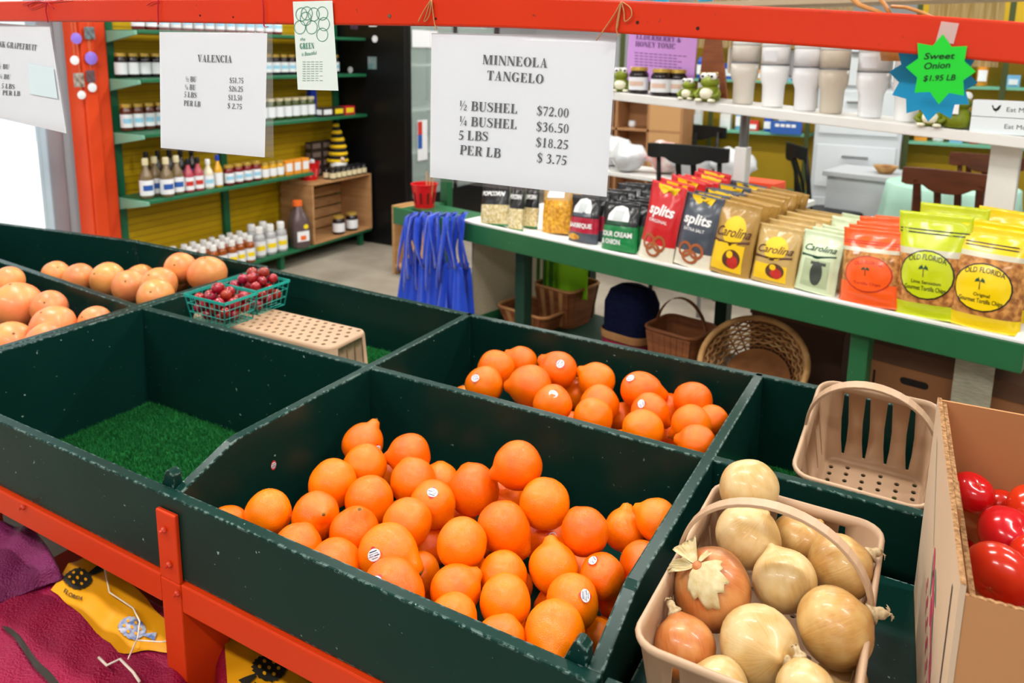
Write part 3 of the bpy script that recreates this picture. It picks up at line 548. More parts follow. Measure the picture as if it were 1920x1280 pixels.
# ------------------------------------------------------------------ plastic baskets
TAN = M('tan_plastic', (188,156,126), .4, .4, var=(180,148,118), vscale=3, vamt=.3)
def rrect(w, l, r, n=5):
    p = []
    for cx, cy, a0 in ((w/2-r, l/2-r, 0), (-w/2+r, l/2-r, 90), (-w/2+r, -l/2+r, 180), (w/2-r, -l/2+r, 270)):
        for k in range(n+1): a = math.radians(a0+90*k/n); p.append((cx+r*math.cos(a), cy+r*math.sin(a)))
    return p
def basket(name, w, l, h, label, handle=True, bot=.84, slots=True, invert=False, nhx=6, nhy=11, sw=1.0, hr=.0052):
    """open rounded-rectangle basket: body (walls, perforated bottom, lip) and an arched handle"""
    t = empty(name); tag(t, label, 'basket')
    th = .0035
    def ring(f, z, inset=0, r=.035): return [(x, y, z) for x, y in rrect(w*f-inset*2, l*(1-(1-f)*w/l*1.0)-inset*2, max(r*f-inset, .008))]
    # build as a closed shell: outer wall, lip, inner wall, floor
    mb = MB(); rings = [ring(bot, 0, .004), ring(bot, .008), ring(1, h-.006), ring(1, h-.005, -.004), ring(1, h+.001, -.006), ring(1, h+.006, -.004), ring(1, h+.006, .001), ring(1, h-.004, th), ring(bot, .010, th), ring(bot, .005, th+.008)]
    mb.loft(rings); body = mb.build('body', TAN, t)
    body.data.polygons.foreach_set('use_smooth', [len(p.vertices) == 4 for p in body.data.polygons])
    # slots and holes
    mb = MB(); bw, bl = w*bot, l-(1-bot)*w
    for i in range(nhx):
        for j in range(nhy):
            x = (i-(nhx-1)/2)*(bw-.04)/(nhx-1); y = (j-(nhy-1)/2+(.25 if i % 2 else -.25))*(bl-.05)/(nhy-.5)
            mb.lathe([(hr, -.02), (hr, .02)], 10, (x, y, 0))
    if slots:
        for sgn in (1, -1):
            for k in range(4):
                x = (k-1.5)*w*.185; yy = sgn*l/2
                pr = [(-.003, .1), (.003, .1), (.007, .3), (.0085, .55), (.005, .92), (-.005, .92), (-.0085, .55), (-.007, .3)]
                v = [(x+a*sw*.8, yy-.06, b*h) for a, b in pr]+[(x+a*sw, yy+.03, b*h) for a, b in pr]; n = len(pr)
                mb.add(v, [tuple(range(n)), tuple(range(2*n-1, n-1, -1))]+[((q+1) % n, q, q+n, (q+1) % n+n) for q in range(n)])
            for k in range(5):
                y = (k-2)*l*.15; xx = sgn*w/2
                if abs(k-2) < .1: continue
                v = [(xx-.05, y+a, b*h) for a, b in ((-.003, .2), (.003, .2), (.004, .8), (-.004, .8))]+[(xx+.03, y+a, b*h) for a, b in ((-.003, .2), (.003, .2), (.004, .8), (-.004, .8))]
                mb.add(v, [(0, 1, 2, 3), (7, 6, 5, 4)]+[((q+1) % 4, q, q+4, (q+1) % 4+4) for q in range(4)])
    c = mb.build('cutter', TAN)
    bm = bmesh.new(); bm.from_mesh(c.data); bmesh.ops.recalc_face_normals(bm, faces=bm.faces); bm.to_mesh(c.data); bm.free()
    bm = bmesh.new(); bm.from_mesh(body.data); bmesh.ops.recalc_face_normals(bm, faces=bm.faces); bm.to_mesh(body.data); bm.free()
    cut(body, c)
    if handle:
        mb = MB(); pts = []; H = handle if handle is not True else .115
        rings = []
        for k in range(25):
            a = PI*k/24; x = -math.cos(a)*(w/2+.004); z = h-.028+(H+.028)*math.sin(a)**.8; tx = math.sin(a); tz = math.cos(a)
            wd = .0105; tk = .0028; nx, nz = -math.cos(a), math.sin(a)
            rings.append([(x+nx*tk, -wd, z+nz*tk), (x+nx*tk, wd, z+nz*tk), (x-nx*tk, wd, z-nz*tk), (x-nx*tk, -wd, z-nz*tk)])
        mb.loft(rings); mb.build('handle', TAN, t, bevel=.0012)
        for s in (-1, 1):
            mb = MB(); mb.box(s*(w/2+.0045)-.003, s*(w/2+.0045)+.003, -.014, .014, h-.045, h-.008); mb.build('handle_clip', TAN, t, bevel=.0015)
    return t
b1 = basket('plastic_basket', .262, .435, .155, 'tan plastic basket with arched handle, full of onions'); b1.location = (-.152, 1.053, .722)
b2 = basket('plastic_basket', .24, .30, .205, 'empty tan slotted plastic basket tilted in the rear bin', handle=.135, bot=.88); b2.location = (-.066, 1.688, .660); b2.rotation_euler = (math.radians(17), 0, math.radians(-2))
b3 = basket('plastic_basket', .19, .60, .128, 'upturned tan basket with rows of holes under the cherry tomatoes', handle=False, bot=.93, slots=True, nhx=6, nhy=17, sw=.35, hr=.0072); b3.location = (-1.757, 1.638, .785); b3.rotation_euler = (PI, 0, PI/2+.02)
for x0, x1, y0, y1, z in ((XB+.02, XR-.02, YF+.02, YM-.02, .705),):
    mb = MB(); mb.box(x0, x1, y0, y1, z-.018, z-.0005); rel(mb).build('raised_floor', GREEN, st)
    for xx in (x0+.01, x1-.03): mb = MB(); mb.box(xx, xx+.02, y0, y1, ZB-.0075, z-.0185); rel(mb).build('riser', GREEN, st)
# ------------------------------------------------------------------ onions
def onion_mat(name, a, b, c):
    m = mat(name, a, .34, .5, rand=.1, coat=.2)
    nt = m.node_tree; N = nt.nodes; L = nt.links; bs = N['Principled BSDF']
    tc = N.new('ShaderNodeTexCoord'); sp = N.new('ShaderNodeSeparateXYZ'); L.new(tc.outputs['Object'], sp.inputs[0])
    at = N.new('ShaderNodeMath'); at.operation = 'ARCTAN2'; L.new(sp.outputs[0], at.inputs[0]); L.new(sp.outputs[1], at.inputs[1])
    cb = N.new('ShaderNodeCombineXYZ'); L.new(at.outputs[0], cb.inputs[0]); mz = N.new('ShaderNodeMath'); mz.operation = 'MULTIPLY'; mz.inputs[1].default_value = .12; L.new(sp.outputs[2], mz.inputs[0]); L.new(mz.outputs[0], cb.inputs[1])
    nz = N.new('ShaderNodeTexNoise'); nz.inputs['Scale'].default_value = 12; nz.inputs['Detail'].default_value = 5; nz.inputs['Roughness'].default_value = .7; L.new(cb.outputs[0], nz.inputs['Vector'])
    n2 = N.new('ShaderNodeTexNoise'); n2.inputs['Scale'].default_value = 1.4; L.new(tc.outputs['Object'], n2.inputs['Vector'])
    r1 = N.new('ShaderNodeValToRGB'); e = r1.color_ramp.elements; e[0].position = .25; e[0].color = (*lin(c), 1); e[1].position = .6; e[1].color = (*lin(a), 1); L.new(nz.outputs['Fac'], r1.inputs[0])
    mx = N.new('ShaderNodeMix'); mx.data_type = 'RGBA'; mr = N.new('ShaderNodeMapRange'); mr.inputs['From Min'].default_value = .42; mr.inputs['From Max'].default_value = .62; L.new(n2.outputs['Fac'], mr.inputs['Value']); L.new(mr.outputs[0], mx.inputs['Factor'])
    L.new(r1.outputs[0], mx.inputs[6]); mx.inputs[7].default_value = (*lin(b), 1); L.new(mx.outputs[2], bs.inputs['Base Color'])
    bp = N.new('ShaderNodeBump'); bp.inputs['Strength'].default_value = .12; bp.inputs['Distance'].default_value = .01; L.new(nz.outputs['Fac'], bp.inputs['Height']); L.new(bp.outputs[0], bs.inputs['Normal'])
    return m
ON = [onion_mat('onion_skin_cream', (200,164,104), (208,180,128), (184,142,80)), onion_mat('onion_skin_golden', (190,144,80), (202,164,102), (170,120,58)), onion_mat('onion_skin_copper', (192,116,58), (202,138,80), (170,92,40))]
DRY = M('dry_onion_neck', (206,184,146), .85, .2, var=(160,136,100), vscale=8, vamt=.6)
PAPER_SKIN = M('papery_onion_skin', (206,192,152), .6, .3, var=(184,160,108), vscale=5)
def onion_mesh(m, s):
    mb = MB(); prof = []
    for i in range(23):
        th = PI*(1-i/22); r = math.sin(th); z = math.cos(th)*.93
        if th < .5: k = 1-th/.5; z += .17*k**1.6; r *= 1-.12*k
        if i == 22: r = .07
        if i == 0: r = .0001
        prof.append((max(r, .07 if i > 20 else 1e-4), z))
    mb.lathe(prof, 30, cap=True); mb.v = [tuple(Vector(p)*(1+.05*noise.noise(Vector(p)*1.1+Vector((s*5, 0, 0))))) for p in mb.v]
    return mb.mesh('onion_body', m, True)
def neck_mesh(s, L=.5):
    mb = MB(); rg = random.Random(s); pts = []; rr = []
    for k in range(8):
        q = k/7; pts.append((.10*math.sin(q*2+s)*q, .1*math.cos(q*1.7+s)*q, q*L)); rr.append(.17*(1-q)**1.2+.085+.03*math.sin(q*9+s))
    mb.tube(pts, rr, 12)
    for k in range(7):
        a = rg.uniform(0, 2*PI); b = pts[-1]; l = rg.uniform(.1, .26)
        mb.tube([b, (b[0]+math.cos(a)*l*.5, b[1]+math.sin(a)*l*.5, b[2]+.06), (b[0]+math.cos(a)*l, b[1]+math.sin(a)*l, b[2]+rg.uniform(-.05, .1))], [.03, .025, .006], 5)
    mb.v = [tuple(Vector(p)*(1+.10*noise.noise(Vector(p)*9))) for p in mb.v]
    return mb.mesh('dry_neck', DRY, True)
OM = [onion_mesh(ON[k], k) for k in range(3)]; NM = [neck_mesh(k, .34+.06*k) for k in range(3)]
mb = MB(); rg = random.Random(4)
for k in range(26):
    a = 2*PI*k/26+rg.random(); l = rg.uniform(.08, .2); mb.tube([(0, 0, 0), (math.cos(a)*l*.6, math.sin(a)*l*.6, .04), (math.cos(a)*l, math.sin(a)*l, rg.uniform(-.03, .06))], [.012, .01, .004], 4)
mb.lathe([(.1, -.03), (.09, .03), (.0, .05)], 10); ROOT = mb.mesh('root_tuft', DRY, True)
OL = [  # kind, neck offset, faces viewer, label
 (0, (.3,.9), 0, 'topmost pale onion rising above the basket handle'), (0, (.6,-.62), 1, 'pale onion right under the handle at the back'), (2, (-.3,-.5), 1, 'copper onion with torn papery skin at its top'),
 (0, (-.2,-.8), 0, 'cream onion with dark flecks in the middle of the basket'), (1, (1,-.35), 0, 'veined onion at the right edge below the handle'), (1, (1,-.3), 0, 'golden onion at right with a dry tied neck'),
 (0, (.38,.22), 1, 'large pale onion in front, white neck facing out'), (2, (-.2,-1), 0, 'copper onion at left with its neck pointing up'), (0, (-.5,-.3), 0, 'pale onion cut off by the lower edge, left'),
 (0, (0,-.98), 0, 'onion at the lower edge with a shaggy neck upward'), (1, (.5,-.4), 0, 'tan onion behind the handle at the back right'), (1, (.6,.6), 0, 'shaded brown onion in the front right corner of the basket')]
for k, ((x, y, z, r), (kd, (ox, oy), face, lab)) in enumerate(zip(ONION, OL)):
    c = Vector((x, y, z)); v = (c-CAM).normalized(); rr = (_r-v*_r.dot(v)).normalized(); uu = rr.cross(v)
    ax = view_dir(c, ox, oy) if face else (rr*ox-uu*oy+v*.05).normalized()
    o = place('onion', OM[kd], c, r*.98, ax, k*2.3); tag(o, lab, 'onion', 'onions in the tan basket')
    up = Vector((0, 0, 1)) if abs(ax.z) < .9 else Vector((1, 0, 0))
    if k in (4, 5, 7, 9): add_on(o, 'dry_neck', NM[k % 3], ax, up, .95, .98)
    elif k == 6: add_on(o, 'dry_neck', NM[0], (ax+rr*.35-uu*.2).normalized(), up, .7, .95)
    elif k in (1, 2, 3): add_on(o, 'root_tuft', ROOT, ax, up, .9, .98)
    if k == 2:
        mb = MB(); rg = random.Random(11)
        for a0, a1, l0, l1 in ((4.6, 7.4, .12, .85), (2.3, 3.3, .1, .95), (1.4, 2.0, .12, .5), (3.5, 4.3, .12, .62)):
            n = 33
            def fn(u, q, a0=a0, a1=a1, l0=l0, l1=l1):
                a = a0+(a1-a0)*u; l = l0+(l1*(1+.16*math.sin(u*9+a0*5)+.10*math.sin(u*23+a0)+.09*math.sin(u*51+2*a0))*(1-.5*abs(2*u-1)**3)-l0)*q
                lift = 1.03+.05*q*q*math.sin(u*5+a0) + (.25*q*q if a0 in (2.3, 3.5) else .02)
                return (math.sin(l)*math.cos(a)*lift, math.sin(l)*math.sin(a)*lift, math.cos(l)*lift*.95+.06)
            mb.grid(fn, n, 7)
        me = mb.mesh('papery_skin', PAPER_SKIN, True); q = add_on(o, 'papery_skin', me, ax, up, 1.0, .0); s_ = q.modifiers.new('solid', 'SOLIDIFY'); s_.thickness = .012; s_.offset = 1
# ------------------------------------------------------------------ cardboard box of tomatoes
CARD = M('brown_cardboard', (186,134,90), .8, .2, var=(176,124,80), vscale=2.5, vamt=.4, bump=.03, bscale=60)
CARDL = M('whitened_cardboard', (204,178,150), .7, .25, var=(196,168,140), vscale=2)
CEDGE = M('corrugated_edge', (170,130,90), .9, .1, var=(120,86,56), vscale=160, vamt=.9)
bx0, bx1, by0, by1, bz0, bz1 = .032, .47, .89, 1.405, .706, 1.068
tb = empty('tomato_box', ((bx0+bx1)/2, (by0+by1)/2, bz0)); tag(tb, 'open cardboard box of ripe red tomatoes at the right', 'cardboard box'); BO = tb.location.copy()
def bp(mb): mb.v = [tuple(Vector(p)-BO) for p in mb.v]; return mb
cw = .006
mb = MB(); mb.box(bx0, bx1, by0, by1, bz0, bz0+cw); bp(mb).build('bottom_panel', CARD, tb)
mb = MB(); mb.box(bx0, bx0+cw, by0, by1, bz0+cw, bz1); bp(mb).build('side_panel', CARDL, tb)
mb = MB(); mb.box(bx0+cw+.001, bx0+2*cw+.001, by0+cw+.16, by1-cw-.002, bz0+cw, bz1-.004); bp(mb).build('inner_flap', CARD, tb)
mb = MB(); mb.box(bx0+2*cw+.002, bx0+3*cw+.002, by0+cw+.005, by1-.22, bz0+cw, bz1-.03); bp(mb).build('inner_flap', CARD, tb)
mb = MB(); mb.box(bx1-cw, bx1, by0, by1, bz0+cw, bz1); bp(mb).build('side_panel', CARDL, tb)
mb = MB(); mb.box(bx0+cw+.0005, bx1-cw-.0005, by0+.001, by0+cw, bz0+cw, bz1-.012); bp(mb).build('front_panel', CARD, tb)
mb = MB(); mb.box(bx0+cw+.0005, bx1-cw-.0005, by1-cw, by1-.001, bz0+cw, bz1-.002); o = bp(mb).build('back_panel', CARD, tb)
mb = MB(); hx, hz = .235, .975; mb.tube([(hx-.035, by1-.03, hz), (hx+.035, by1-.03, hz)], .0001, 4); mb = MB()
v = [(hx+(.035 if k < 8 else -.035)+.016*math.cos(PI*2*k/15-PI/2), by1-.05, hz+.016*math.sin(PI*2*k/15-PI/2)) for k in range(16)]
n = len(v); mb.add(v+[(x, y+.09, z) for x, y, z in v], [tuple(range(n)), tuple(range(2*n-1, n-1, -1))]+[((q+1) % n, q, q+n, (q+1) % n+n) for q in range(n)]); bp(mb)
c = mb.build('cutter', CARD, loc=tb.location); o.parent = None; o.location = tb.location; bpy.context.view_layer.update()
bm = bmesh.new(); bm.from_mesh(c.data); bmesh.ops.recalc_face_normals(bm, faces=bm.faces); bm.to_mesh(c.data); bm.free()
cut(o, c); o.location = (0, 0, 0); o.parent = tb
# bare corrugated top edges
for a, b, y0, y1, z in ((bx0, bx0+cw, by0, by1, bz1), (bx0+cw+.001, bx0+2*cw+.001, by0+cw+.16, by1-cw-.002, bz1-.004), (bx0+2*cw+.002, bx0+3*cw+.002, by0+cw+.005, by1-.22, bz1-.03)):
    mb = MB(); mb.grid(lambda u, q, a=a, b=b, y0=y0, y1=y1, z=z: ((a if q < .5 else b), y0+(y1-y0)*u, z+.0006+.0005*math.sin(u*420)), 160, 2); bp(mb).build('corrugated_edge', CEDGE, tb)
mb = MB(); mb.grid(lambda u, q: (bx0+.01+(bx1-bx0-.02)*u, by0+.001+.005*q, bz1-.0115+.0006*math.sin(u*300)), 140, 2); bp(mb).build('corrugated_edge', CEDGE, tb)
# printing on the box: rose-red fruit art, green stems, dark stripe, green lettering
PK = M('print_pink', (196,70,96), .7); PG = M('print_green', (104,134,110), .7); PD = M('print_dark', (70,54,50), .7); PGD = M('print_dark_green', (58,92,50), .7)
def side_print(name, polys, m, lift=.0006):
    mb = MB()
    for p in polys: mb.add([(bx0-lift, y, z) for y, z in p], [tuple(range(len(p)))])
    return bp(mb).build(name, m, tb)
def blob(y, z, a, b, rot=0, n=10): return [(y+a*math.cos(2*PI*k/n)*math.cos(rot)-b*math.sin(2*PI*k/n)*math.sin(rot), z+a*math.cos(2*PI*k/n)*math.sin(rot)+b*math.sin(2*PI*k/n)*math.cos(rot)) for k in range(n)]
side_print('printed_stripe', [[(.93, .75), (.938, .75), (.948, 1.03), (.940, 1.03)]], PD)
side_print('printed_stem', [[(1.185, .93), (1.19, .93), (1.33, 1.03), (1.325, 1.03)], [(1.175, .93), (1.178, .93), (1.316, 1.03), (1.312, 1.03)], blob(1.16, .90, .03, .008, 1.2), blob(1.07, .86, .035, .009, 1.0), blob(1.10, .92, .03, .007, .4)], PG)
side_print('printed_fruit', [blob(1.15, .925, .022, .012, .8), blob(1.13, .905, .02, .014, .5), blob(1.10, .89, .022, .013, 1.), blob(1.085, .865, .022, .014, .7), blob(1.12, .87, .02, .012, .9), blob(1.05, .84, .024, .013, .8)], PK)
side_print('printed_lettering', [blob(1.20-.028*k, .86-.012*k, .009, .006+.003*(k % 2), .7+.5*(k % 3), 6) for k in range(13)]+[blob(1.21-.028*k, .845-.012*k, .012, .004, .4+.6*(k % 2), 6) for k in range(13)], PK, .0005)
# ------------------------------------------------------------------ tomatoes
TOMM = M('tomato_skin', (196,22,14), .2, .5, var=(206,38,18), vscale=1.4, rand=.1, coat=.4)
def tomato_mesh(s, obl=.84):
    mb = MB(); prof = []
    for i in range(19):
        th = PI*(1-i/18); r = 1-.16*math.exp(-(th/.4)**2); prof.append((max(r*math.sin(th), 1e-4), obl*r*math.cos(th)))
    mb.lathe(prof, 28, cap=False)
    mb.v = [tuple(Vector(p)*(1+.012*math.cos(5*math.atan2(p[1], p[0]))*max(0, p[2])+.03*noise.noise(Vector(p)*1.2+Vector((s, 0, 0))))) for p in mb.v]
    return mb.mesh('tomato_body', TOMM, True)
TOM = [tomato_mesh(1), tomato_mesh(5)]
mb = MB(); mb.lathe([(.12, -.02), (.1, .01), (.03, .0)], 10); SCAR = mb.mesh('stem_scar', M('tomato_scar', (150,100,50), .8), True)
TLAB = ['tomato beside the box flap nearest the rear wall', 'plump tomato with a stem scar in the middle of the box', 'largest tomato at the front of the box', 'tomato cut off by the right frame edge, under the hand hole', 'small tomato pressed against the left flap', 'shaded tomato between two brighter ones at the back', 'tomato cut off by the right frame edge, lower']
for k, ((x, y, z, r), lab) in enumerate(zip(TOMATO, TLAB)):
    c = Vector((x+.008, y, z)); ax = view_dir(c, (.5, .62, -.5, .4, .2, .3, .5)[k], (-.5, -.35, .6, -.2, .2, .4, .1)[k])
    o = place('tomato', TOM[k % 2], c, r, ax, k); tag(o, lab, 'tomato', 'tomatoes in the cardboard box')
    add_on(o, 'stem_scar', SCAR, ax, Vector((.3, 1, .1)), 1, .70)
tb.rotation_euler = (0, 0, math.radians(3.2)); tb.location.x += .018
v, f, w_ = sans_mesh('BEEFSTEAK', bold=.03, space=1.15); mb = MB(); mb.add([(.098+x*.0125-BO.x, by0-.0004-BO.y, .996+y*.0125-BO.z) for x, y in v], f); mb.build('lettering', PGD, tb)
# under them the box is filled with more fruit
for k in range(14):
    x = .135+.085*(k % 4)+.01*(k//4); y = .96+.10*(k//4)+.02*(k % 2); o = place('tomato', TOM[k % 2], Vector((x, y, .762)), .044, Vector((.2, -.3, 1)), k); tag(o, 'tomato in the bottom layer of the cardboard box', 'tomato', 'bottom layer of tomatoes in the box')
# ------------------------------------------------------------------ cherry tomatoes in turquoise pint baskets
TURQ = M('turquoise_plastic', (40,176,160), .35, .5)
CH = M('cherry_tomato_skin', (170,16,22), .16, .5, var=(150,14,30), vscale=1.2, rand=.2, coat=.5)
mb = MB(); mb.lathe([(max(math.sin(PI*(1-i/12)), 1e-4), math.cos(PI*(1-i/12))) for i in range(13)], 16, cap=False); CHM = mb.mesh('cherry_tomato', CH, True)
mb = MB()
for k in range(5):
    a = 2*PI*k/5; mb.tube([(0, 0, 0), (math.cos(a)*.25, math.sin(a)*.25, .06), (math.cos(a)*.5, math.sin(a)*.5, .02)], [.06, .06, .01], 4)
mb.tube([(0, 0, 0), (.05, 0, .3)], .05, 5); CAL = mb.mesh('calyx', M('tomato_calyx', (70,84,40), .7), True)
def pint(cx, cy, z, w, l, label, glabel, seed, heap):
    t = empty('pint_basket', (cx, cy, z)); tag(t, label, 'basket'); h = .084; b = .84
    P = lambda u, v, q: ((u*w/2)*(b+(1-b)*q), (v*l/2)*(b+(1-b)*q), h*q)
    mb = MB(); r1 = [P(-1, -1, 1), P(1, -1, 1), P(1, 1, 1), P(-1, 1, 1)]
    for k in range(4):
        a, c = Vector(r1[k]), Vector(r1[(k+1) % 4]); d = (c-a).normalized()*.003; n = Vector((d.y, -d.x, 0)).normalized()
        q = [a-d, c+d]; mb.loft([[p+n*.003+Vector((0, 0, -.007)), p+n*.003+Vector((0, 0, .002)), p+n*.0015+Vector((0, 0, .002)), p+n*.0015+Vector((0, 0, -.007))] for p in q])
    mb.build('rim', TURQ, t)
    for s, (fa, nn) in enumerate((((lambda u, q: P(u, -1, q)), 9), ((lambda u, q: P(1, u, q)), 7), ((lambda u, q: P(u, 1, q)), 9), ((lambda u, q: P(-1, u, q)), 7))):
        mb = MB()
        for k in range(nn): u = -1+2*k/(nn-1); mb.tube([fa(u, 0), fa(u, .97)], .0011 if 0 < k < nn-1 else .0022, 5)
        for q in (.33, .66): mb.tube([fa(-1, q), fa(1, q)], .0011, 5)
        mb.build('lattice_side', TURQ, t)
    mb = MB(); mb.tube([P(-1, -1, 0), P(1, -1, 0), P(1, 1, 0), P(-1, 1, 0)], .002, 5, True)
    for k in range(1, 8): u = -1+2*k/8; mb.tube([P(u, -1, 0), P(u, 1, 0)], .0011, 4)
    for k in range(1, 6): u = -1+2*k/6; mb.tube([P(-1, u, 0), P(1, u, 0)], .0011, 4)
    mb.build('base_lattice', TURQ, t)
    rg = random.Random(seed); pl = []
    tries = 0
    while tries < 14000 and len(pl) < 60:
        tries += 1; r = rg.uniform(.0158, .0200); zz = r+.003+(h+heap-.008)*(tries/14000); q = min(1, zz/h); k = b+(1-b)*q; dome = 1 if zz < h*.85 else 1-.55*(zz-h*.85)/(heap+.02)
        mx = (w/2*k-r-.004)*dome; my = (l/2*k-r-.004)*dome
        x = rg.uniform(-mx, mx); y = rg.uniform(-my, my)
        if all((x-a)**2+(y-c)**2+(zz-e)**2 > ((r+f)*.97)**2 for a, c, e, f in pl): pl.append((x, y, zz, r))
    for x, y, zz, r in pl:
        ax = Vector((rg.uniform(-1, 1), rg.uniform(-1, .3), rg.uniform(-.2, 1))).normalized()
        o = place('cherry_tomato', CHM, Vector((cx+x, cy+y, z+zz)), r, ax); tag(o, glabel, 'cherry tomato', glabel.replace('round red ', ''))
        if seed == 1 and rg.random() < .35: add_on(o, 'calyx', CAL, ax, Vector((.2, .3, 1)), .8, .98)
pint(-1.918, 1.566, .787, .178, .128, 'turquoise lattice pint of stemmed cherry tomatoes nearest the middle board', 'round red cherry tomato in the nearer turquoise pint', 1, .012)
pint(-1.932, 1.710, .787, .178, .138, 'turquoise lattice pint of cherry tomatoes heaped highest at the back', 'round red cherry tomato in the farther turquoise pint', 2, .026)
# ------------------------------------------------------------------ overhead rail and what hangs from it
YS = .95
REDB = M('rail_paint', (216,54,10), .4, .3, var=(204,44,8), vscale=5, vamt=.3, wear=(110,50,36), wscale=50, wamt=.6, bump=.02, bscale=30)
t = empty('overhead_rail', (-.8, YS, 0)); tag(t, 'red painted wooden rail running overhead above the bins', 'rail')
mid = [(-330, 22), (0, 22), (250, 20), (450, 21.5), (800, 22), (960, 24), (1120, 30), (1300, 39.5), (1520, 52.5), (1700, 64), (1920, 82), (2120, 99), (3400, 200)]
rings = []
for x, y in mid:
    p = aty(x, y, YS); hh = .0205; q = []
    for yy, zz in ((-.019, -hh), (.019, -hh), (.019, hh), (-.019, hh)): q.append((p.x+.8, yy, p.z+zz))
    rings.append(q)
mb = MB(); mb.loft(rings); mb.build('rail_bar', REDB, t, bevel=.003)
for px in (-330, 3400):
    p = aty(px, 50, YS); mb = MB(); mb.box(p.x+.8-.02, p.x+.8+.02, -.19, -.15, 0, 1.72); mb.box(p.x+.8-.02, p.x+.8+.02, -.149, -.0195, p.z-.02, p.z+.02); mb.build('post', REDB, t, bevel=.003)
SCREW = M('screw_head', (120,104,90), .4, metal=.6); DOT = M('nail_hole', (60,20,16), .9)
for px, py, r_ in ((730, 30, .0032), (437, 32, .0016), (375, 29, .002), (1195, 42, .0022), (1308, 53, .0022), (817, 35, .0018)):
    p = aty(px, py, YS-.0195); mb = MB(); mb.lathe([(r_, 0), (r_*.9, .0008), (.0001, .0009)], 10); mb.build('screw', SCREW if r_ > .003 else DOT, t, loc=Vector((p.x+.8, -.0192, p.z)), rot=(PI/2, 0, 0))
PAPER = M('white_paper', (232,233,238), .55, .3, var=(226,228,234), vscale=2)
SLEEVE = M('clear_sleeve', (240,244,246), .08, .5, alpha=.07)
def hang_sign(name, label, paper, sleeve, lines, Y=YS-.004, cat='sign', pm=PAPER, tilt=0):
    """paper and sleeve corners in pixels TL,TR,BR,BL; the sheet hangs in the plane y=Y, lower edge swung out a little"""
    c = aty(*[(paper[0][i]+paper[1][i])/2 for i in (0, 1)], Y); t = empty(name, c); tag(t, label, cat)
    nrm = Vector((0, 1, tilt)).normalized()
    def fn(x, y, off=0): return atp(x, y, c+Vector((0, off, 0)), nrm)-c
    def sheet(cs, off, th, wave):
        mb = MB()
        for o2, flip in ((0, 0), (th, 1)):
            def g(u, v):
                x = (cs[0][0]*(1-u)+cs[1][0]*u)*(1-v)+(cs[3][0]*(1-u)+cs[2][0]*u)*v; y = (cs[0][1]*(1-u)+cs[1][1]*u)*(1-v)+(cs[3][1]*(1-u)+cs[2][1]*u)*v
                p = fn(x, y, off); p.y += o2+wave*math.sin(u*5+v*2)*v; return p
            mb.grid(g, 13, 9)
        n = 13*9
        edge = [i for i in range(13)]+[13*j+12 for j in range(1, 9)]+[13*8+i for i in range(11, -1, -1)]+[13*j for j in range(7, 0, -1)]
        m_ = len(edge); mb.f += [(edge[(k+1) % m_], edge[k], edge[k]+n, edge[(k+1) % m_]+n) for k in range(m_)]; mb.m += [0]*m_
        return mb
    sheet(paper, 0, .0004, .0004).build('paper', pm, t, smooth=False)
    if sleeve:
        sheet(sleeve, -.0030, .0001, .0006).build('clear_sleeve', SLEEVE, t, smooth=True)
    if lines:
        mb = MB()
        for ln in lines: put_text(mb, lambda x, y: fn(x, y, -.0014), *ln)
        mb.build('lettering', INK, t)
    return t, fn
tm, fm = hang_sign('price_sign', 'white tangelo price sign in a clear sleeve tied to the red rail', [(809,62),(1156,66),(1137,369),(806,332)], [(806,50),(1161,57),(1140,377),(804,338)],
  [('MINNEOLA', (904,120), (1026.5,127), 17.5), ('TANGELO', (912,149.5), (1019,157), 17.5), ('\u00bd BUSHEL', (860,206), (970,213), 17.5), ('\u00bc BUSHEL', (860,235), (969,242), 17.5), ('5 LBS', (859,261.5), (915,264.5), 17.5), ('PER LB', (861,289), (938,296), 17.5),
   ('$72.00', (1006,216), (1066,220.5), 17.5), ('$36.50', (1005,245.5), (1066,250), 17.5), ('$18.25', (1004,275), (1065,280), 17.5), ('$ 3.75', (1006,304), (1062,309.5), 17.5)])
tv, fv = hang_sign('price_sign', 'valencia price sign in a wrinkled clear sleeve hung with red ties', [(299,60),(501,62),(496,295),(301,277)], [(298,46),(511,43),(513,296),(301,281)],
  [('VALENCIA', (370,116), (434.5,117.5), 13.5), ('\u00bd BU', (347.5,153), (368,153.5), 10), ('\u00bc BU', (346,168), (366.5,169), 10), ('5 LBS', (344.5,181.5), (368,183.5), 10), ('PER LB', (344,198), (375,200), 10),
   ('$51.75', (430,155.5), (456,156), 10), ('$26.25', (429,171), (455,172), 10), ('$13.50', (427.5,187.5), (453.5,188.5), 10), ('$ 2.75', (426,203), (453,205), 10)])
tg, fg = hang_sign('price_sign', 'grapefruit price sign at the left frame edge, glaring sleeve', [(-110,36),(93,50),(124,250),(-70,205)], [(-112,30),(95,40),(127,250),(-72,208)],
  [('PINK GRAPEFRUIT', (-12,87), (68,95), 11), ('\u00bd BU', (-5,128), (17,130), 9), ('\u00bc BU', (-3,147), (19,149), 9), ('5 LBS', (2,165), (27,167), 9), ('PER LB', (4,178), (37,180), 9)])
SL2 = M('price_slip', (216,232,236), .5)
mb = MB(); q = [(52,118),(100,128),(108,185),(56,176)]; mb.add([fg(x, y, -.0032) for x, y in q], [(0, 1, 2, 3)]); mb.build('pasted_slip', SL2, tg, solid=.0004)
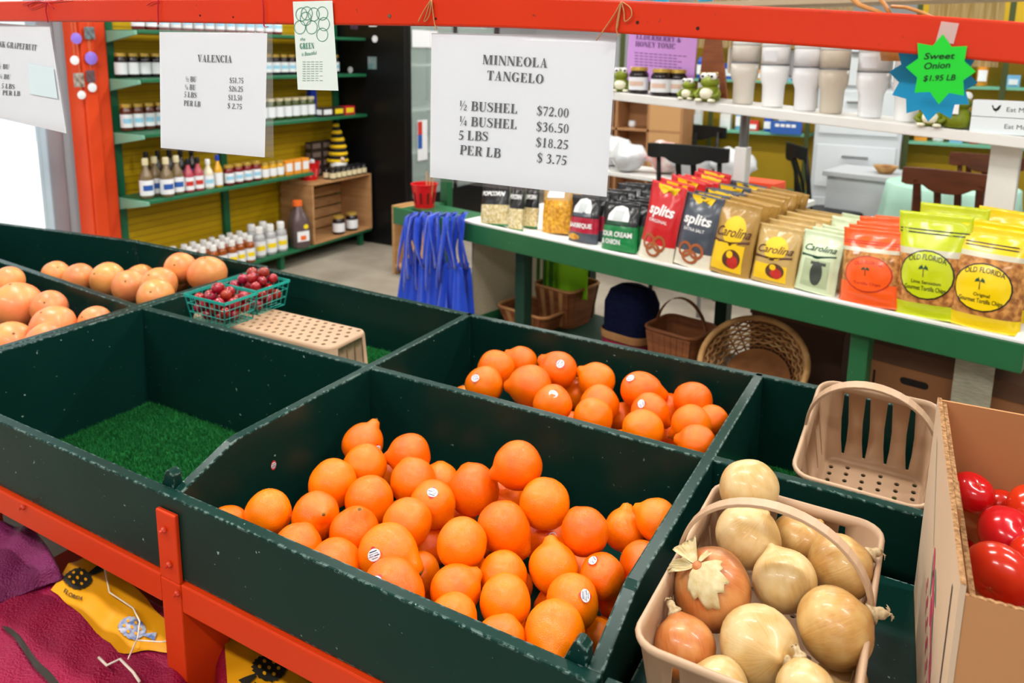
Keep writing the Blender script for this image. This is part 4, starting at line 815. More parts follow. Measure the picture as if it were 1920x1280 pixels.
# flyer with the drawing of fruit
FLY = M('flyer_paper', (222,230,224), .6, .3); GI = M('green_ink', (40,128,96), .6); GI2 = M('pale_green_ink', (130,160,146), .6)
tf, ff = hang_sign('paper_flyer', 'narrow cream flyer with green fruit drawing taped to the red rail', [(549,3),(623,1),(634,170),(558,168)], None, None, Y=YS-.022, cat='flyer', pm=FLY)
mb = MB(); cs = [(575,27),(587,23),(604,26),(573,33),(565,28),(606,45),(562,51),(584,51),(603,65)]
for x, y in [(565,27),(575,25),(588,27),(604,25),(573,35),(607,45),(562,51),(584,51),(604,65)]:
    for k in range(22):
        a, b = 2*PI*k/22, 2*PI*(k+1)/22
        mb.add([ff(x+11*math.cos(a), y+13*math.sin(a), -.0008), ff(x+11*math.cos(b), y+13*math.sin(b), -.0008), ff(x+10*math.cos(b), y+12*math.sin(b), -.0008), ff(x+10*math.cos(a), y+12*math.sin(a), -.0008)], [(0, 1, 2, 3)])
mb.build('fruit_drawing', GI, tf)
mb = MB(); put_text(mb, lambda x, y: ff(x, y, -.0008), 'GREEN', (562,92), (589,91), 11); put_text(mb, lambda x, y: ff(x, y, -.0008), 'is Beautiful', (565,105), (594,102), 7, False, shear=.3); put_text(mb, lambda x, y: ff(x, y, -.0008), 'the', (562,76), (572,76), 6, False, shear=.3); mb.build('lettering', GI, tf)
mb = MB()
for k in range(9):
    y = 115+4.4*k; x1 = 606-(k*5 % 9)
    for xa in range(567, int(x1), 8): mb.add([ff(xa, y+.3, -.0008), ff(xa+6, y+.3, -.0008), ff(xa+6, y+1.3, -.0008), ff(xa, y+1.3, -.0008)], [(0, 1, 2, 3)])
put_text(mb, lambda x, y: ff(x, y, -.0008), 'a note', (570,159), (590,158), 4, False, shear=.3) if False else None
mb.build('small_print', GI2, tf)
# starbursts
def star(px, py, ro, ri, n, a0, Y, m, name, label, tilt=0, sx=1.0):
    c = aty(px, py, Y); t = empty(name, c); tag(t, label, 'sign'); mb = MB(); v = []
    for k in range(2*n):
        a = a0+PI*k/n; r = ro if k % 2 == 0 else ri; p = aty(px+r*math.sin(a)*sx, py-r*math.cos(a), Y)-c; v.append(p)
    N_ = len(v); mb.add(v+[Vector((0, 0, 0))], [(k, (k+1) % N_, N_) for k in range(N_)]); mb.build('card', m, t, solid=.0008); return t, c
star(1750, 145, 84, 65, 12, .12, YS+.0215, M('blue_card', (10,160,214), .5), 'starburst_card', 'plain blue starburst card hanging behind the green one')
ts, cS = star(1764, 130, 66, 47, 8, .06, YS-.0215, M('neon_green_card', (18,206,40), .5, emit=.0), 'starburst_card', 'neon green starburst price card for sweet onions on the red rail')
mb = MB(); fs = lambda x, y: aty(x, y, YS-.0225)-cS
put_text(mb, fs, 'Sweet', (1731,111), (1791,110), 11.5, False, shear=.25, bold=.012); put_text(mb, fs, 'Onion', (1731,130), (1782,127), 12, False, shear=.25, bold=.012); put_text(mb, fs, '$1.95 LB', (1730,152), (1792,150), 10.5, False, shear=.25, bold=.012)
mb.build('handwriting', INK, ts)
mb = MB(); q = [(1765,40),(1798,44),(1788,82),(1754,80)]; mb.add([aty(x, y, YS-.0205)-cS for x, y in q], [(0, 1, 2, 3)]); mb.build('tape', M('clear_tape', (236,214,206), .25, alpha=.45), ts, solid=.0002)
# ties
RAF = M('raffia', (206,162,108), .7, var=(184,136,84), vscale=30); RDT = M('red_ribbon', (190,20,50), .5)
def tie(px, py, m, label, strands, name='sign_tie'):
    c = aty(px, py, YS-.02); t = empty(name, c); tag(t, label, 'tie')
    for s in strands:
        mb = MB(); P = [Vector((p[0], p[1])) for p in s]; pts = []
        for i in range(len(P)-1):
            for k in range(6):
                u = k/6; p0 = P[max(i-1, 0)]; p1 = P[i]; p2 = P[i+1]; p3 = P[min(i+2, len(P)-1)]
                q = .5*((2*p1)+(p2-p0)*u+(2*p0-5*p1+4*p2-p3)*u*u+(3*p1-p0-3*p2+p3)*u**3); pts.append(aty(q.x, q.y, YS-.0225)-c)
        pts.append(aty(P[-1].x, P[-1].y, YS-.0225)-c); mb.tube(pts, .0014, 5, flat=.5); mb.build('strand', m, t, smooth=True)
tie(1165, 5, RAF, 'raffia bow at the right corner of the tangelo sign', [[(1165,3),(1150,30),(1118,76)], [(1165,3),(1158,35),(1156,57),(1161,68)], [(1165,3),(1170,22),(1172,40),(1184,30),(1182,15),(1168,4)], [(1165,3),(1157,55)]])
tie(812, 5, RAF, 'raffia loop at the left corner of the tangelo sign', [[(808,0),(795,20),(784,41)], [(808,0),(800,25),(795,40)], [(809,0),(806,25),(800,38),(795,40)], [(809,0),(812,25),(815,45),(819,55)]])
tie(90, 5, RDT, 'red ribbon bow above the grapefruit sign', [[(85,4),(70,2),(53,10),(60,16),(85,6)], [(88,4),(86,20),(90,42)], [(88,4),(98,14),(101,16)], [(88,4),(120,0),(134,-2)], [(88,4),(60,3),(42,9)]])
tie(297, 8, RDT, 'red tie at the left of the valencia sign', [[(297,-2),(296,20),(297,46)], [(297,2),(286,4),(276,10)]])
tie(493, 8, RDT, 'red tie at the right of the valencia sign', [[(492,-2),(494,20),(495,48),(503,50)]])
# ------------------------------------------------------------------ snack table
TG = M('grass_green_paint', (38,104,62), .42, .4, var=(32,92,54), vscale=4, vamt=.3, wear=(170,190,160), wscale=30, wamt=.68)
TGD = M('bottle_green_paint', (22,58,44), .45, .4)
WHT = M('white_board', (236,236,232), .5, .4, var=(224,224,220), vscale=3)
TA = Vector((-2.206, 3.327, 0)); TE = Vector((.285, 2.783, 0)); tu = (TE-TA).normalized(); tv_ = Vector((-tu.y, tu.x, 0)); TL_ = (TE-TA).length
rzT = math.atan2(tu.y, tu.x)
tt = empty('snack_table', TA, rzT); tag(tt, 'long green display table with a white lipped top for snack bags', 'table')
TZ = .742
def T3(a, d, z): return TA+tu*a+tv_*d+Vector((0, 0, z))       # table coordinates to the room
def tp(x, y, d): return atp(x, y, TA+tv_*d, tv_)               # pixel on the vertical plane d behind the table front
mb = MB(); mb.box(0, TL_, .022, .80, TZ-.02, TZ); mb.build('table_top', WHT, tt)
mb = MB(); mb.box(-.52, TL_+.005, 0, .02, TZ-.095, TZ+.003); mb.build('front_apron', TG, tt, bevel=.004)
mb = MB(); mb.box(0, TL_+.005, .002, .0235, TZ+.0032, TZ+.014); mb.build('front_lip', WHT, tt, bevel=.002)
mb = MB(); mb.box(TL_-.028, TL_+.004, .0245, .80, TZ+.0005, TZ+.014); mb.build('end_lip', WHT, tt)
mb = MB(); mb.box(TL_-.015, TL_+.004, .021, .80, TZ-.095, TZ-.021); mb.build('end_apron', TG, tt)
mb = MB(); mb.box(0, TL_, .80, .82, TZ-.095, TZ+.003); mb.build('back_apron', TG, tt)
mb = MB(); mb.box(-.52, -.45, .021, .34, TZ-.06, TZ-.012); mb.build('end_rail', TG, tt)
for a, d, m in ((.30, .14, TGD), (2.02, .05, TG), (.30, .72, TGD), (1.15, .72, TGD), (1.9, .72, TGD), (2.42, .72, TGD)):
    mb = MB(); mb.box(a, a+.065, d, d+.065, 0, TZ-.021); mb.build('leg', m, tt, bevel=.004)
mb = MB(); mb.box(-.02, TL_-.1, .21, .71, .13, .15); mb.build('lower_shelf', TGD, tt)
aq = (tp(836, 380, .38)-TA).dot(tu); mb = MB(); mb.box(aq-.03, aq+.03, .36, .41, 0, 1.5); mb.build('corner_post', TG, tt, bevel=.004)
CREAM = M('cream_weave', (196,186,160), .8, .2, var=(170,160,132), vscale=90, vamt=.6, stretch=(1, 1, 3))
mb = MB(); mb.box(.02, .035, .10, .74, .19, TZ-.10); mb.build('end_panel', CREAM, tt)
mb = MB(); mb.box(.015, .04, .08, .76, .15, .19); mb.build('panel_rail', TG, tt)

# snack bags ---------------------------------------------------------------------------------------
def film(name, c, rough=.28): return M(name, c, rough, .5, coat=.25)
CHIPS = M('tortilla_chips', (214,150,78), .6, .3, var=(150,90,40), vscale=46, vamt=.9, bump=.5, bscale=40, coat=.5)
POPC = M('popcorn', (240,228,190), .6, .3, var=(206,180,110), vscale=70, vamt=.8, bump=.6, bscale=60, coat=.4)
YCH = M('corn_chips', (232,178,52), .6, .3, var=(190,120,24), vscale=60, vamt=.8, bump=.6, bscale=55, coat=.4)
BLK = film('black_film', (26,26,28)); LIME = film('lime_film', (196,208,18)); YEL = film('yellow_film', (244,208,8)); ORG = film('orange_film', (246,92,24)); CLR = film('hazy_clear_film', (206,200,176))
REDF = film('red_film', (204,36,40)); GRYF = film('slate_film', (74,80,90)); TANF = film('tan_film', (198,164,98)); GOLDF = film('gold_film', (176,136,66)); PALEG = film('pale_green_film', (208,222,184)); GRN = film('green_film', (24,128,66)); CRIM = film('crimson_film', (176,24,52)); CREAMF = film('cream_film', (232,224,204))
WH = M('print_white', (240,240,238), .4); PRZ = M('pretzel_brown', (176,98,48), .5, var=(150,74,34), vscale=10); YP = M('print_yellow', (246,200,20), .4); DGI = M('print_deep_green', (20,70,44), .4); BRP = M('print_brown', (86,48,28), .5); CHOC = M('print_red', (190,40,30), .5)
class Bag:
    def __init__(s, bot, top, wid, th, seed, lean=0):
        s.O = bot; s.UP = top-bot; s.H = s.UP.length; s.n = s.UP.normalized(); s.U = (tu-s.n*tu.dot(s.n)).normalized(); s.F = s.n.cross(s.U)*-1
        if s.F.dot(tv_) > 0: s.F = -s.F
        s.w = wid; s.th = th; s.k = seed
    def b(s, u, t):
        e = (.62+.38*min(1, t/.18)) if t < .18 else (1 if t < .45 else max(0, 1-((t-.45)/.47)**1.7) if t < .92 else 0)
        return s.th*e*max(0, 1-abs(u)**2.6)**.62
    def P(s, u, t, side=1, lift=0):
        pin = 1-.06*math.sin(PI*min(1, t))+.03*max(0, t-.8)*5*0
        wr = .0035*noise.noise(Vector((u*3+s.k*7, t*6, s.k)))*(1 if t < .9 else .6)+(.0028*math.sin(u*9+s.k*3) if t > .86 else 0)
        return s.O+s.U*(u*s.w/2*pin)+s.n*(t*s.H)+s.F*((s.b(u, t)+wr+lift+.0008) if side > 0 else (-s.b(u, t)+wr-.0008))
    def body(s, bands, root, mats):
        mb = MB(); nu, nt = 15, 30
        cuts = sorted(set([0, 1]+[x for x, _ in bands]+[k/nt for k in range(nt+1)])); ts = []
        for x in cuts:
            if not ts or x-ts[-1] > 1e-4: ts.append(x)
        n = len(ts)
        for side in (1, -1):
            o = len(mb.v); mb.v += [tuple(s.P(-1+2*i/(nu-1), t, side)-s.O) for t in ts for i in range(nu)]
            for j in range(n-1):
                tm_ = (ts[j]+ts[j+1])/2; mi = [m for x, m in bands if x <= tm_][-1]
                for i in range(nu-1):
                    q = (o+j*nu+i, o+j*nu+i+1, o+(j+1)*nu+i+1, o+(j+1)*nu+i); mb.f.append(q if side > 0 else q[::-1]); mb.m.append(mi)
        mm = n*nu
        for j in range(n-1):
            for i in (0, nu-1): mb.f.append((j*nu+i, (j+1)*nu+i, mm+(j+1)*nu+i, mm+j*nu+i)); mb.m.append(bands[0][1])
        mb.f.append(tuple(range(nu))+tuple(mm+i for i in range(nu-1, -1, -1))); mb.m.append(bands[0][1])
        mb.f.append(tuple((n-1)*nu+i for i in range(nu))+tuple(mm+(n-1)*nu+i for i in range(nu-1, -1, -1))); mb.m.append(bands[-1][1])
        s.pouch = mb.build('pouch', mats, root, smooth=True); return s.pouch
    def patch(s, name, shape, m, root, lift=.002, n=6):     # filled outline (u,t), fanned in rings so it follows the pouch
        mb = MB(); cx = sum(p[0] for p in shape)/len(shape); cy = sum(p[1] for p in shape)/len(shape); k = len(shape)
        v = [s.P(cx, cy, 1, lift)-s.O]
        for r in range(1, n+1): v += [s.P(cx+(p[0]-cx)*r/n, cy+(p[1]-cy)*r/n, 1, lift)-s.O for p in shape]
        f = [(0, 1+i, 1+(i+1) % k) for i in range(k)]
        for r in range(n-1): f += [(1+r*k+i, 1+(r+1)*k+i, 1+(r+1)*k+(i+1) % k, 1+r*k+(i+1) % k) for i in range(k)]
        mb.add(v, f); return mb.build(name, m, s.pouch, smooth=True)
    def text(s, name, txt, u0, u1, t, cap, m, root, lift=.0034, arc=0, shear=0, bold=.01, rise=0):
        v, f, w_ = sans_mesh(txt, shear=shear, bold=bold); mb = MB(); out = []
        for x, y in v:
            q = x/w_; out.append(s.P(u0+(u1-u0)*q, t+rise*q+arc*(1-(2*q-1)**2)+y*cap, 1, lift)-s.O)
        mb.add(out, f); return mb.build(name, m, s.pouch)
    def ring(s, name, cu, ct, ru, rt, wd, m, root, lift=.003, n=26):
        mb = MB(); v = []
        for k in range(n):
            a = 2*PI*k/n
            for q in (1, 1-wd): v.append(s.P(cu+ru*q*math.cos(a), ct+rt*q*math.sin(a), 1, lift)-s.O)
        mb.add(v, [(2*k, 2*((k+1) % n), 2*((k+1) % n)+1, 2*k+1) for k in range(n)]); return mb.build(name, m, s.pouch)
E_ = lambda cu, ct, ru, rt, n=22: [(cu+ru*math.cos(2*PI*k/n), ct+rt*math.sin(2*PI*k/n)) for k in range(n)]
R_ = lambda u0, t0, u1, t1, n=6: [(u0+(u1-u0)*k/n, t0) for k in range(n)]+[(u1, t0+(t1-t0)*k/n) for k in range(n)]+[(u1-(u1-u0)*k/n, t1) for k in range(n)]+[(u0, t1-(t1-t0)*k/n) for k in range(n)]
def art(b, kind, r, full):
    if kind in ('lime', 'yellow', 'orange'):
        c = {'lime': LIME, 'yellow': YEL, 'orange': ORG}[kind]
        b.body([(0, 0), (.14 if kind != 'orange' else .3, 1), (.60 if kind == 'lime' else .70, 2), (.66 if kind == 'lime' else .75, 0)], r, [c, CHIPS, CLR])
        for t in (.80, .83): b.patch('printed_line', R_(-.96, t, .96, t+.012, 8), BLK if kind != 'orange' else CHOC, r, .0012, 3)
        if full:
            b.patch('label_edge', E_(-.02, .42, .78, .235), BLK if kind != 'orange' else CHOC, r, .002); b.patch('oval_label', E_(-.02, .42, .74, .222), c, r, .0028)
            if kind == 'orange':
                b.text('lettering', 'OLD FLORIDA', -.48, .44, .52, .045, CHOC, r, arc=.03); b.text('lettering', 'Tortilla Chips', -.45, .42, .28, .035, CHOC, r)
            else:
                b.text('lettering', 'OLD FLORIDA', -.56, .52, .535, .05, BLK, r, .0040, arc=.03)
                b.text('lettering', 'Lime Cantina' if False else ('Original' if kind == 'yellow' else 'Lime Sensation'), -.42 if kind == 'lime' else -.22, .42 if kind == 'lime' else .22, .335, .032, BLK, r, .0040)
                b.text('lettering', 'Gourmet Tortilla Chips', -.60, .56, .272, .042, BLK, r, .0040)
            b.patch('palm_trunk', [(-.10, .40), (-.07, .40), (-.085, .48), (-.105, .48)], BRP, r, .004, 2)
            for a in range(7): an = PI*(a-.2)/5.6; b.patch('palm_frond', [(-.095, .48), (-.095+.10*math.cos(an), .485+.03*math.sin(an)+.008), (-.095+.15*math.cos(an), .482+.028*math.sin(an)-.012)], DGI, r, .0042, 2)
    elif kind in ('splits_red', 'splits_grey'):
        c = REDF if kind == 'splits_red' else GRYF
        b.body([(0, 0), (.22, 1)], r, [CREAMF, c])
        b.patch('printed_badge', [(-.55, .93), (-.2, .86), (.1, .92), (.45, .87), (.6, .97), (-.6, .98)], YP, r, .002, 3)
        if full:
            b.text('lettering', 'splits', -.72, .72, .60, .13, WH, r, bold=.03, shear=.1); b.text('lettering', 'EXTRA SALT' if kind == 'splits_grey' else 'ORIGINAL', -.6, .5, .50, .04, WH, r)
            for cx in (-.32, .28): b.ring('pretzel_print', cx, .24, .36, .11, .34, PRZ, r, .003)
            b.ring('pretzel_print', -.02, .15, .42, .10, .34, PRZ, r, .0036)
    elif kind in ('gold', 'tan', 'palegreen'):
        c = {'gold': GOLDF, 'tan': TANF, 'palegreen': PALEG}[kind]
        b.body([(0, 0)], r, [c])
        if full:
            if kind == 'palegreen':
                b.text('lettering', 'Carolina', -.8, .8, .68, .10, DGI, r, shear=.35, rise=.02); b.patch('printed_swoosh', [(-.85, .62), (0, .60), (.85, .66), (.85, .63), (0, .565), (-.85, .58)], DGI, r, .0025, 3)
                b.patch('printed_panel', R_(-.62, .10, .66, .55), M('print_sage', (176,190,150), .5), r, .002); b.patch('printed_figure', E_(.1, .33, .3, .2), M('print_charcoal', (60,66,58), .5), r, .003); b.patch('printed_hat', R_(-.25, .47, .5, .52), M('print_charcoal', (60,66,58), .5), r, .0032, 3)
            else:
                b.patch('printed_panel', R_(-.8, .06, .7, .44 if kind == 'gold' else .34), YP, r, .002); b.patch('printed_sun', E_(.05, .62, .55, .2), YP, r, .002)
                b.text('lettering', 'Carolina', -.85, .85, .52, .13, BRP, r, shear=.35, rise=.03, lift=.0036); b.patch('printed_swoosh', [(-.9, .47), (0, .45), (.85, .52), (.85, .48), (0, .41), (-.9, .42)], BRP, r, .003, 3)
                b.patch('printed_bird', E_(.2, .24, .42, .13), BRP, r, .003); b.patch('printed_bird', E_(.28, .20, .26, .09), CHOC, r, .0036); b.patch('printed_bird', E_(.1, .30, .15, .05), YP, r, .0042)
    elif kind in ('bbq', 'onion'):
        c = CRIM if kind == 'bbq' else GRN
        b.body([(0, 0), (.2 if kind == 'bbq' else 0.001, 1), (.52, 2)], r, [GRYF if kind == 'bbq' else c, c, BLK])
        if full:
            b.patch('logo_arch', [(-.62, .56), (.62, .56), (.6, .74), (.35, .9), (0, .94), (-.35, .9), (-.6, .74)], WH, r, .0025, 4); b.patch('logo_barn', R_(-.3, .64, .3, .84, 3), M('print_soft_grey', (190,196,196), .5), r, .0032, 3)
            b.patch('logo_band', R_(-.66, .545, .66, .62), DGI if kind == 'onion' else GRYF, r, .0034, 3)
            if kind == 'bbq': b.text('lettering', 'BARBEQUE', -.78, .78, .31, .09, WH, r, bold=.03); b.patch('printed_chips', E_(-.4, .1, .4, .07), YCH, r, .003)
            else: b.text('lettering', 'SOUR CREAM', -.85, .85, .30, .10, WH, r, bold=.03); b.text('lettering', '& ONION', -.8, .3, .14, .10, WH, r, bold=.03)
    elif kind == 'popcorn':
        b.body([(0, 0), (.04, 1), (.50, 2)], r, [GRN, POPC, BLK])
        if full: b.text('lettering', 'POPCORN', -.8, .8, .72, .10, WH, r, bold=.03)
    elif kind == 'corn':
        b.body([(0, 0), (.72, 1)], r, [YCH, M('kraft_film', (190,150,90), .5)])
        if full: b.patch('label', R_(-.6, .78, .6, .95), WH, r, .002, 3)
NICE = {'lime': 'lime green tortilla chip bag', 'yellow': 'yellow tortilla chip bag', 'orange': 'orange tortilla chip bag', 'splits_red': 'red pretzel bag', 'splits_grey': 'slate grey pretzel bag', 'gold': 'gold brown snack bag with yellow panel', 'tan': 'short tan snack bag', 'palegreen': 'pale green snack bag', 'bbq': 'black and crimson chip bag', 'onion': 'black and green chip bag', 'popcorn': 'clear popcorn bag', 'corn': 'bag of yellow corn chips'}
BG = [('popcorn', (925,423), (930,345), 70, .04, 0, .1), ('popcorn', (966,432), (972,350), 34, .03, 0, .1), ('popcorn', (995,427), (1000,352), 32, .03, 0, .1), ('corn', (1043,437), (1046,352), 66, .04, 1, .1), ('bbq', (1093,453), (1101,366), 66, .04, 6, .075), ('onion', (1160,470), (1168,380), 78, .04, 6, .075),
      ('splits_red', (1220,490), (1257,345), 74, .035, 6, .07), ('splits_grey', (1297,500), (1322,365), 80, .035, 6, .07), ('gold', (1365,514), (1392,380), 82, .04, 7, .07), ('tan', (1447,531), (1466,424), 84, .04, 6, .078), ('palegreen', (1526,547), (1548,436), 76, .04, 5, .085), ('orange', (1630,572), (1642,430), 112, .05, 5, .07), ('lime', (1736,594), (1756,400), 122, .06, 1, .26), ('yellow', (1836,614), (1868,426), 126, .06, 2, .16)]
cnt = {}
for i, (kind, pb, pt, wpx, th, nb, step) in enumerate(BG):
    bot = atz(*pb, TZ+.001); d0 = (bot-TA).dot(tv_)
    if d0-th < .03: bot = bot + tv_*(.03-d0+th)*1.0
    # keep the picture width: the bag stands where its foot is seen
    k_ = depth(bot)/FPX; top = atp(pt[0], pt[1], bot+tv_*.035, tv_)
    wid = wpx*k_*1.02
    for j in range(nb+1):
        rg = random.Random(i*31+j); sh = tv_*(step*j)+tu*(rg.uniform(-.008, .008)*(j > 0)); jit = Vector((rg.uniform(-.012, .012), rg.uniform(-.01, .01), rg.uniform(-.012, .012))) if j else Vector((0, 0, 0))
        b = Bag(bot+sh, top+sh+jit, wid, th*(1 if j == 0 else .8), i+j*.37); r = empty('snack_bag', b.O)
        n = cnt[kind] = cnt.get(kind, -1)+1
        nm = NICE[kind]
        if kind == 'popcorn': lab = ('wide clear popcorn bag at the left end of the table', 'narrow popcorn bag next to the wide one', 'narrow popcorn bag standing behind its narrow twin')[n]
        elif j == 0: lab = nm+' at the front edge of the table'
        else: lab = nm+', %s behind the front one' % ORD[j-1]
        tag(r, lab, 'snack bag', nm+'s on the green table'); art(b, kind, r, j == 0)
# blue tote bags -----------------------------------------------------------------------------------
BLU = M('royal_blue_nonwoven', (26,78,214), .6, .3, var=(18,58,186), vscale=8, vamt=.4, bump=.1, bscale=120, sheen=.3)
def tote(px, wpx, ybot, d, k, label):
    top = tp(px, 402, d); t = empty('tote_bag', top); tag(t, label, 'tote bag', 'blue tote bags hung on the table rail'); rg = random.Random(k)
    bot = tp(px+rg.uniform(-6, 4), ybot, d); H = (top-bot).length; w_ = wpx*depth(top)/FPX/2
    h1 = H*.46
    def cloth(u, v):
        s = (u-.5)*2; x = s*w_*(.75+.35*v); fold = .03*math.sin(s*5+k*1.3+v*1.5)*(.5+.5*v)+.014*math.sin(s*13+k*2+v*3)*(1-.5*v)
        return tuple(tu*x+tv_*(-.018+fold*.6)+Vector((0, 0, -h1-(H-h1)*v-.01*math.sin(s*8+k)*(v < .05))))
    mb = MB(); mb.grid(cloth, 26, 10); mb.build('bag_body', BLU, t, smooth=True, solid=.002)
    for q in range(3):
        mb = MB(); x0 = -w_*rg.uniform(.15, .95); x1 = w_*rg.uniform(.1, .9); yo = -.03-.008*q-rg.uniform(0, .012); wd = rg.uniform(.009, .014); dr = h1*rg.uniform(.95, 1.75); ph = rg.uniform(0, 6)
        pts = []
        for m in range(17):
            v = m/16
            if v < .45: c_ = 1-v/.45; pts.append((x0*(.25+.75*c_)+.014*math.sin(v*8+ph), yo-.012*math.sin(c_*PI), -dr*c_))
            elif v < .55: pts.append((x0*.25+(x1*.3-x0*.25)*(v-.45)/.1, yo+.05*math.sin((v-.45)/.1*PI), .012))
            else: c_ = (v-.55)/.45; pts.append((x1*(.3+.7*c_)+.014*math.sin(v*9+ph+1), yo-.012*math.sin(c_*PI), -h1*1.06*c_))
        rings = []
        for i, p in enumerate(pts):
            tw = .5*math.sin(i*.5+ph); ax = tu*math.cos(tw)+tv_*math.sin(tw); nn = tv_*math.cos(tw)-tu*math.sin(tw); c_ = tu*p[0]+tv_*p[1]+Vector((0, 0, p[2]))
            rings.append([tuple(c_-ax*wd), tuple(c_+ax*wd), tuple(c_+ax*wd+nn*.0025), tuple(c_-ax*wd+nn*.0025)])
        mb.loft(rings); mb.build('strap', BLU, t, smooth=True)
for k, (px, wp, yb, d, lab) in enumerate([(872,62,596,.0,'rightmost blue tote bag hanging flat from the green rail'), (776,76,580,-.02,'leftmost blue tote bag bunched on the green rail'), (790,72,590,-.06,'second blue tote from the left on the green rail'), (806,76,588,-.035,'third blue tote from the left on the green rail'), (822,76,592,-.07,'fourth blue tote from the left on the green rail'), (838,78,592,-.045,'fifth blue tote from the left on the green rail'), (852,70,594,-.075,'sixth blue tote from the left on the green rail')]): tote(px, wp, yb, d, k, lab)
# red berry basket, wooden block and baskets around the table --------------------------------------
RP = M('red_plastic', (208,20,26), .3, .5)
def red_tub(p, w_, h, label, items=True, wh=None):
    t = empty('red_tub', p); tag(t, label, 'plastic tub'); mb = MB(); n = 20; prof = [(w_*.38, 0), (w_*.5, h), (w_*.53, h), (w_*.53, h+.008), (w_*.48, h+.008), (w_*.36, .004)]
    mb.lathe(prof, n); mb.build('tub', RP, t, smooth=False)
    for k in range(10):
        a = 2*PI*k/10; q = .45; r = w_*(.38+.12*q)+.001; mb = MB(); c_ = Vector((math.cos(a), math.sin(a), 0)); s_ = Vector((-math.sin(a), math.cos(a), 0))
        mb.add([c_*(r-.004)+s_*-.006+Vector((0, 0, h*.2)), c_*(r-.004)+s_*.006+Vector((0, 0, h*.2)), c_*(r+.006)+s_*.006+Vector((0, 0, h*.7)), c_*(r+.006)+s_*-.006+Vector((0, 0, h*.7))], [(0, 1, 2, 3)]); mb.build('slot', M('slot_shade', (90,8,12), .7) if wh is None else wh, t)
    return t
pR = tp(796, 400, .18); red_tub(T3((pR-TA).dot(tu), .18, TZ-.010), .15, .13, 'small red plastic tub at the left end of the snack table')
mb = MB(); mb.box(-.52, .0, .09, .29, TZ-.012, TZ-.0125+.0015); mb.build('end_shelf', TG, tt)
WOOD = M('pale_pine', (206,164,112), .6, .3, var=(184,138,88), vscale=3, vamt=.5, stretch=(1, 1, 12))
for i in range(3): mb = MB(); mb.lathe([(.004, 0), (.004, .2)], 6); o = mb.build('wooden_stick', WOOD, loc=T3((pR-TA).dot(tu)+.02+.015*i, .18, TZ-.002), rot=(.08*(i-1), .12*i-.05, 0)); tag(o, '%s wooden stick standing in the small red tub' % ('left', 'middle', 'right')[i], 'stick', 'sticks in the red tub')
p = atz(752, 515, .02); t = empty('pine_stand', (p.x, p.y+.12, 0), rzT); tag(t, 'pale pine stand on the floor behind the blue totes', 'wooden stand')
for x in (-.08, .08): mb = MB(); mb.box(x-.012, x+.012, -.1, .1, 0, .52); mb.build('side_board', WOOD, t, bevel=.003)
mb = MB(); mb.box(-.066, .066, -.1, .1, .48, .505); mb.build('top_board', WOOD, t); mb = MB(); mb.box(-.066, .066, -.1, .1, .05, .075); mb.build('bottom_board', WOOD, t)
# baskets on the lower shelf
BW = M('brown_split_wood', (150,92,54), .6, .3, var=(110,62,34), vscale=5, vamt=.6, stretch=(1, 1, 6)); BWL = M('light_split_wood', (190,140,90), .6, .3, var=(160,108,62), vscale=6)
def splint(px, py, d, z, w_, l_, h, label, m=BW, handle=.12, rim=BWL, rot=0, tilt=(0, 0), name='splint_basket', slats=True):
    p = tp(px, py, d); t = empty(name, (p.x, p.y, z), rzT+rot); t.rotation_euler = (tilt[0], tilt[1], rzT+rot); tag(t, label, 'basket')
    mb = MB(); rr = lambda f, zz, i=0: [(x, y, zz) for x, y in rrect(w_*f-i*2, l_*f-i*2, .05)]
    mb.loft([rr(.8, 0), rr(1, h), rr(1, h, .004), rr(.8, .004, .004)]); mb.build('woven_body', m, t, smooth=False)
    mb = MB(); mb.tube([(x, y, h) for x, y in rrect(w_+.008, l_+.008, .05)], .009, 6, True, flat=1.0); mb.build('rim', rim, t, smooth=True)
    if slats:
        k = 0
        for u in range(7):
            for sg in (-1, 1):
                x = (u-3)*w_*.125; mb = MB(); mb.add([(x*.8-.016, sg*(l_*.4+.003), .01), (x*.8+.016, sg*(l_*.4+.003), .01), (x+.018, sg*(l_/2+.003), h-.01), (x-.018, sg*(l_/2+.003), h-.01)], [(0, 1, 2, 3)]); mb.build('splint', rim if u % 2 else m, t, solid=.003)
    if handle:
        mb = MB(); mb.loft([[(math.cos(a)*-(w_/2+.006)*q, y_, h-.05+(handle+.05)*math.sin(a)+(q-1)*.1) for q, y_ in ((1, -.013), (1, .013), (.98, .013), (.98, -.013))] for a in [PI*k/18 for k in range(19)]]); mb.build('handle', rim, t, smooth=True)
    return t
splint(1000, 610, .33, .152, .34, .24, .10, 'low brown splint basket at the left under the snack table', handle=0)
splint(1062, 590, .50, .152, .26, .28, .22, 'tall splint basket with a thin hoop handle under the table', handle=.10)
splint(1275, 650, .32, .152, .26, .24, .22, 'brown splint basket with a broad hoop handle under the table', handle=.14, rim=BW)
NV = M('navy_felt', (16,20,44), .9, .1, var=(24,30,62), vscale=70, vamt=.6); p = tp(1182, 640, .42); t = empty('navy_hamper', (p.x, p.y, .152), rzT); tag(t, 'navy fabric hamper with a tan band under the table', 'hamper')
mb = MB(); mb.loft([[(x, y, z) for x, y in rrect(w2, w2*.8, .07)] for w2, z in ((.22, 0), (.26, .10), (.26, .24), (.22, .30), (.14, .325))]); mb.build('fabric_body', NV, t, smooth=True)
mb = MB(); mb.loft([[(x, y, z) for x, y in rrect(w2, w2*.8+.02, .07)] for w2, z in ((.268, .06), (.272, .09), (.272, .095), (.268, .1))], False, False); mb.build('tan_band', BWL, t, smooth=True)
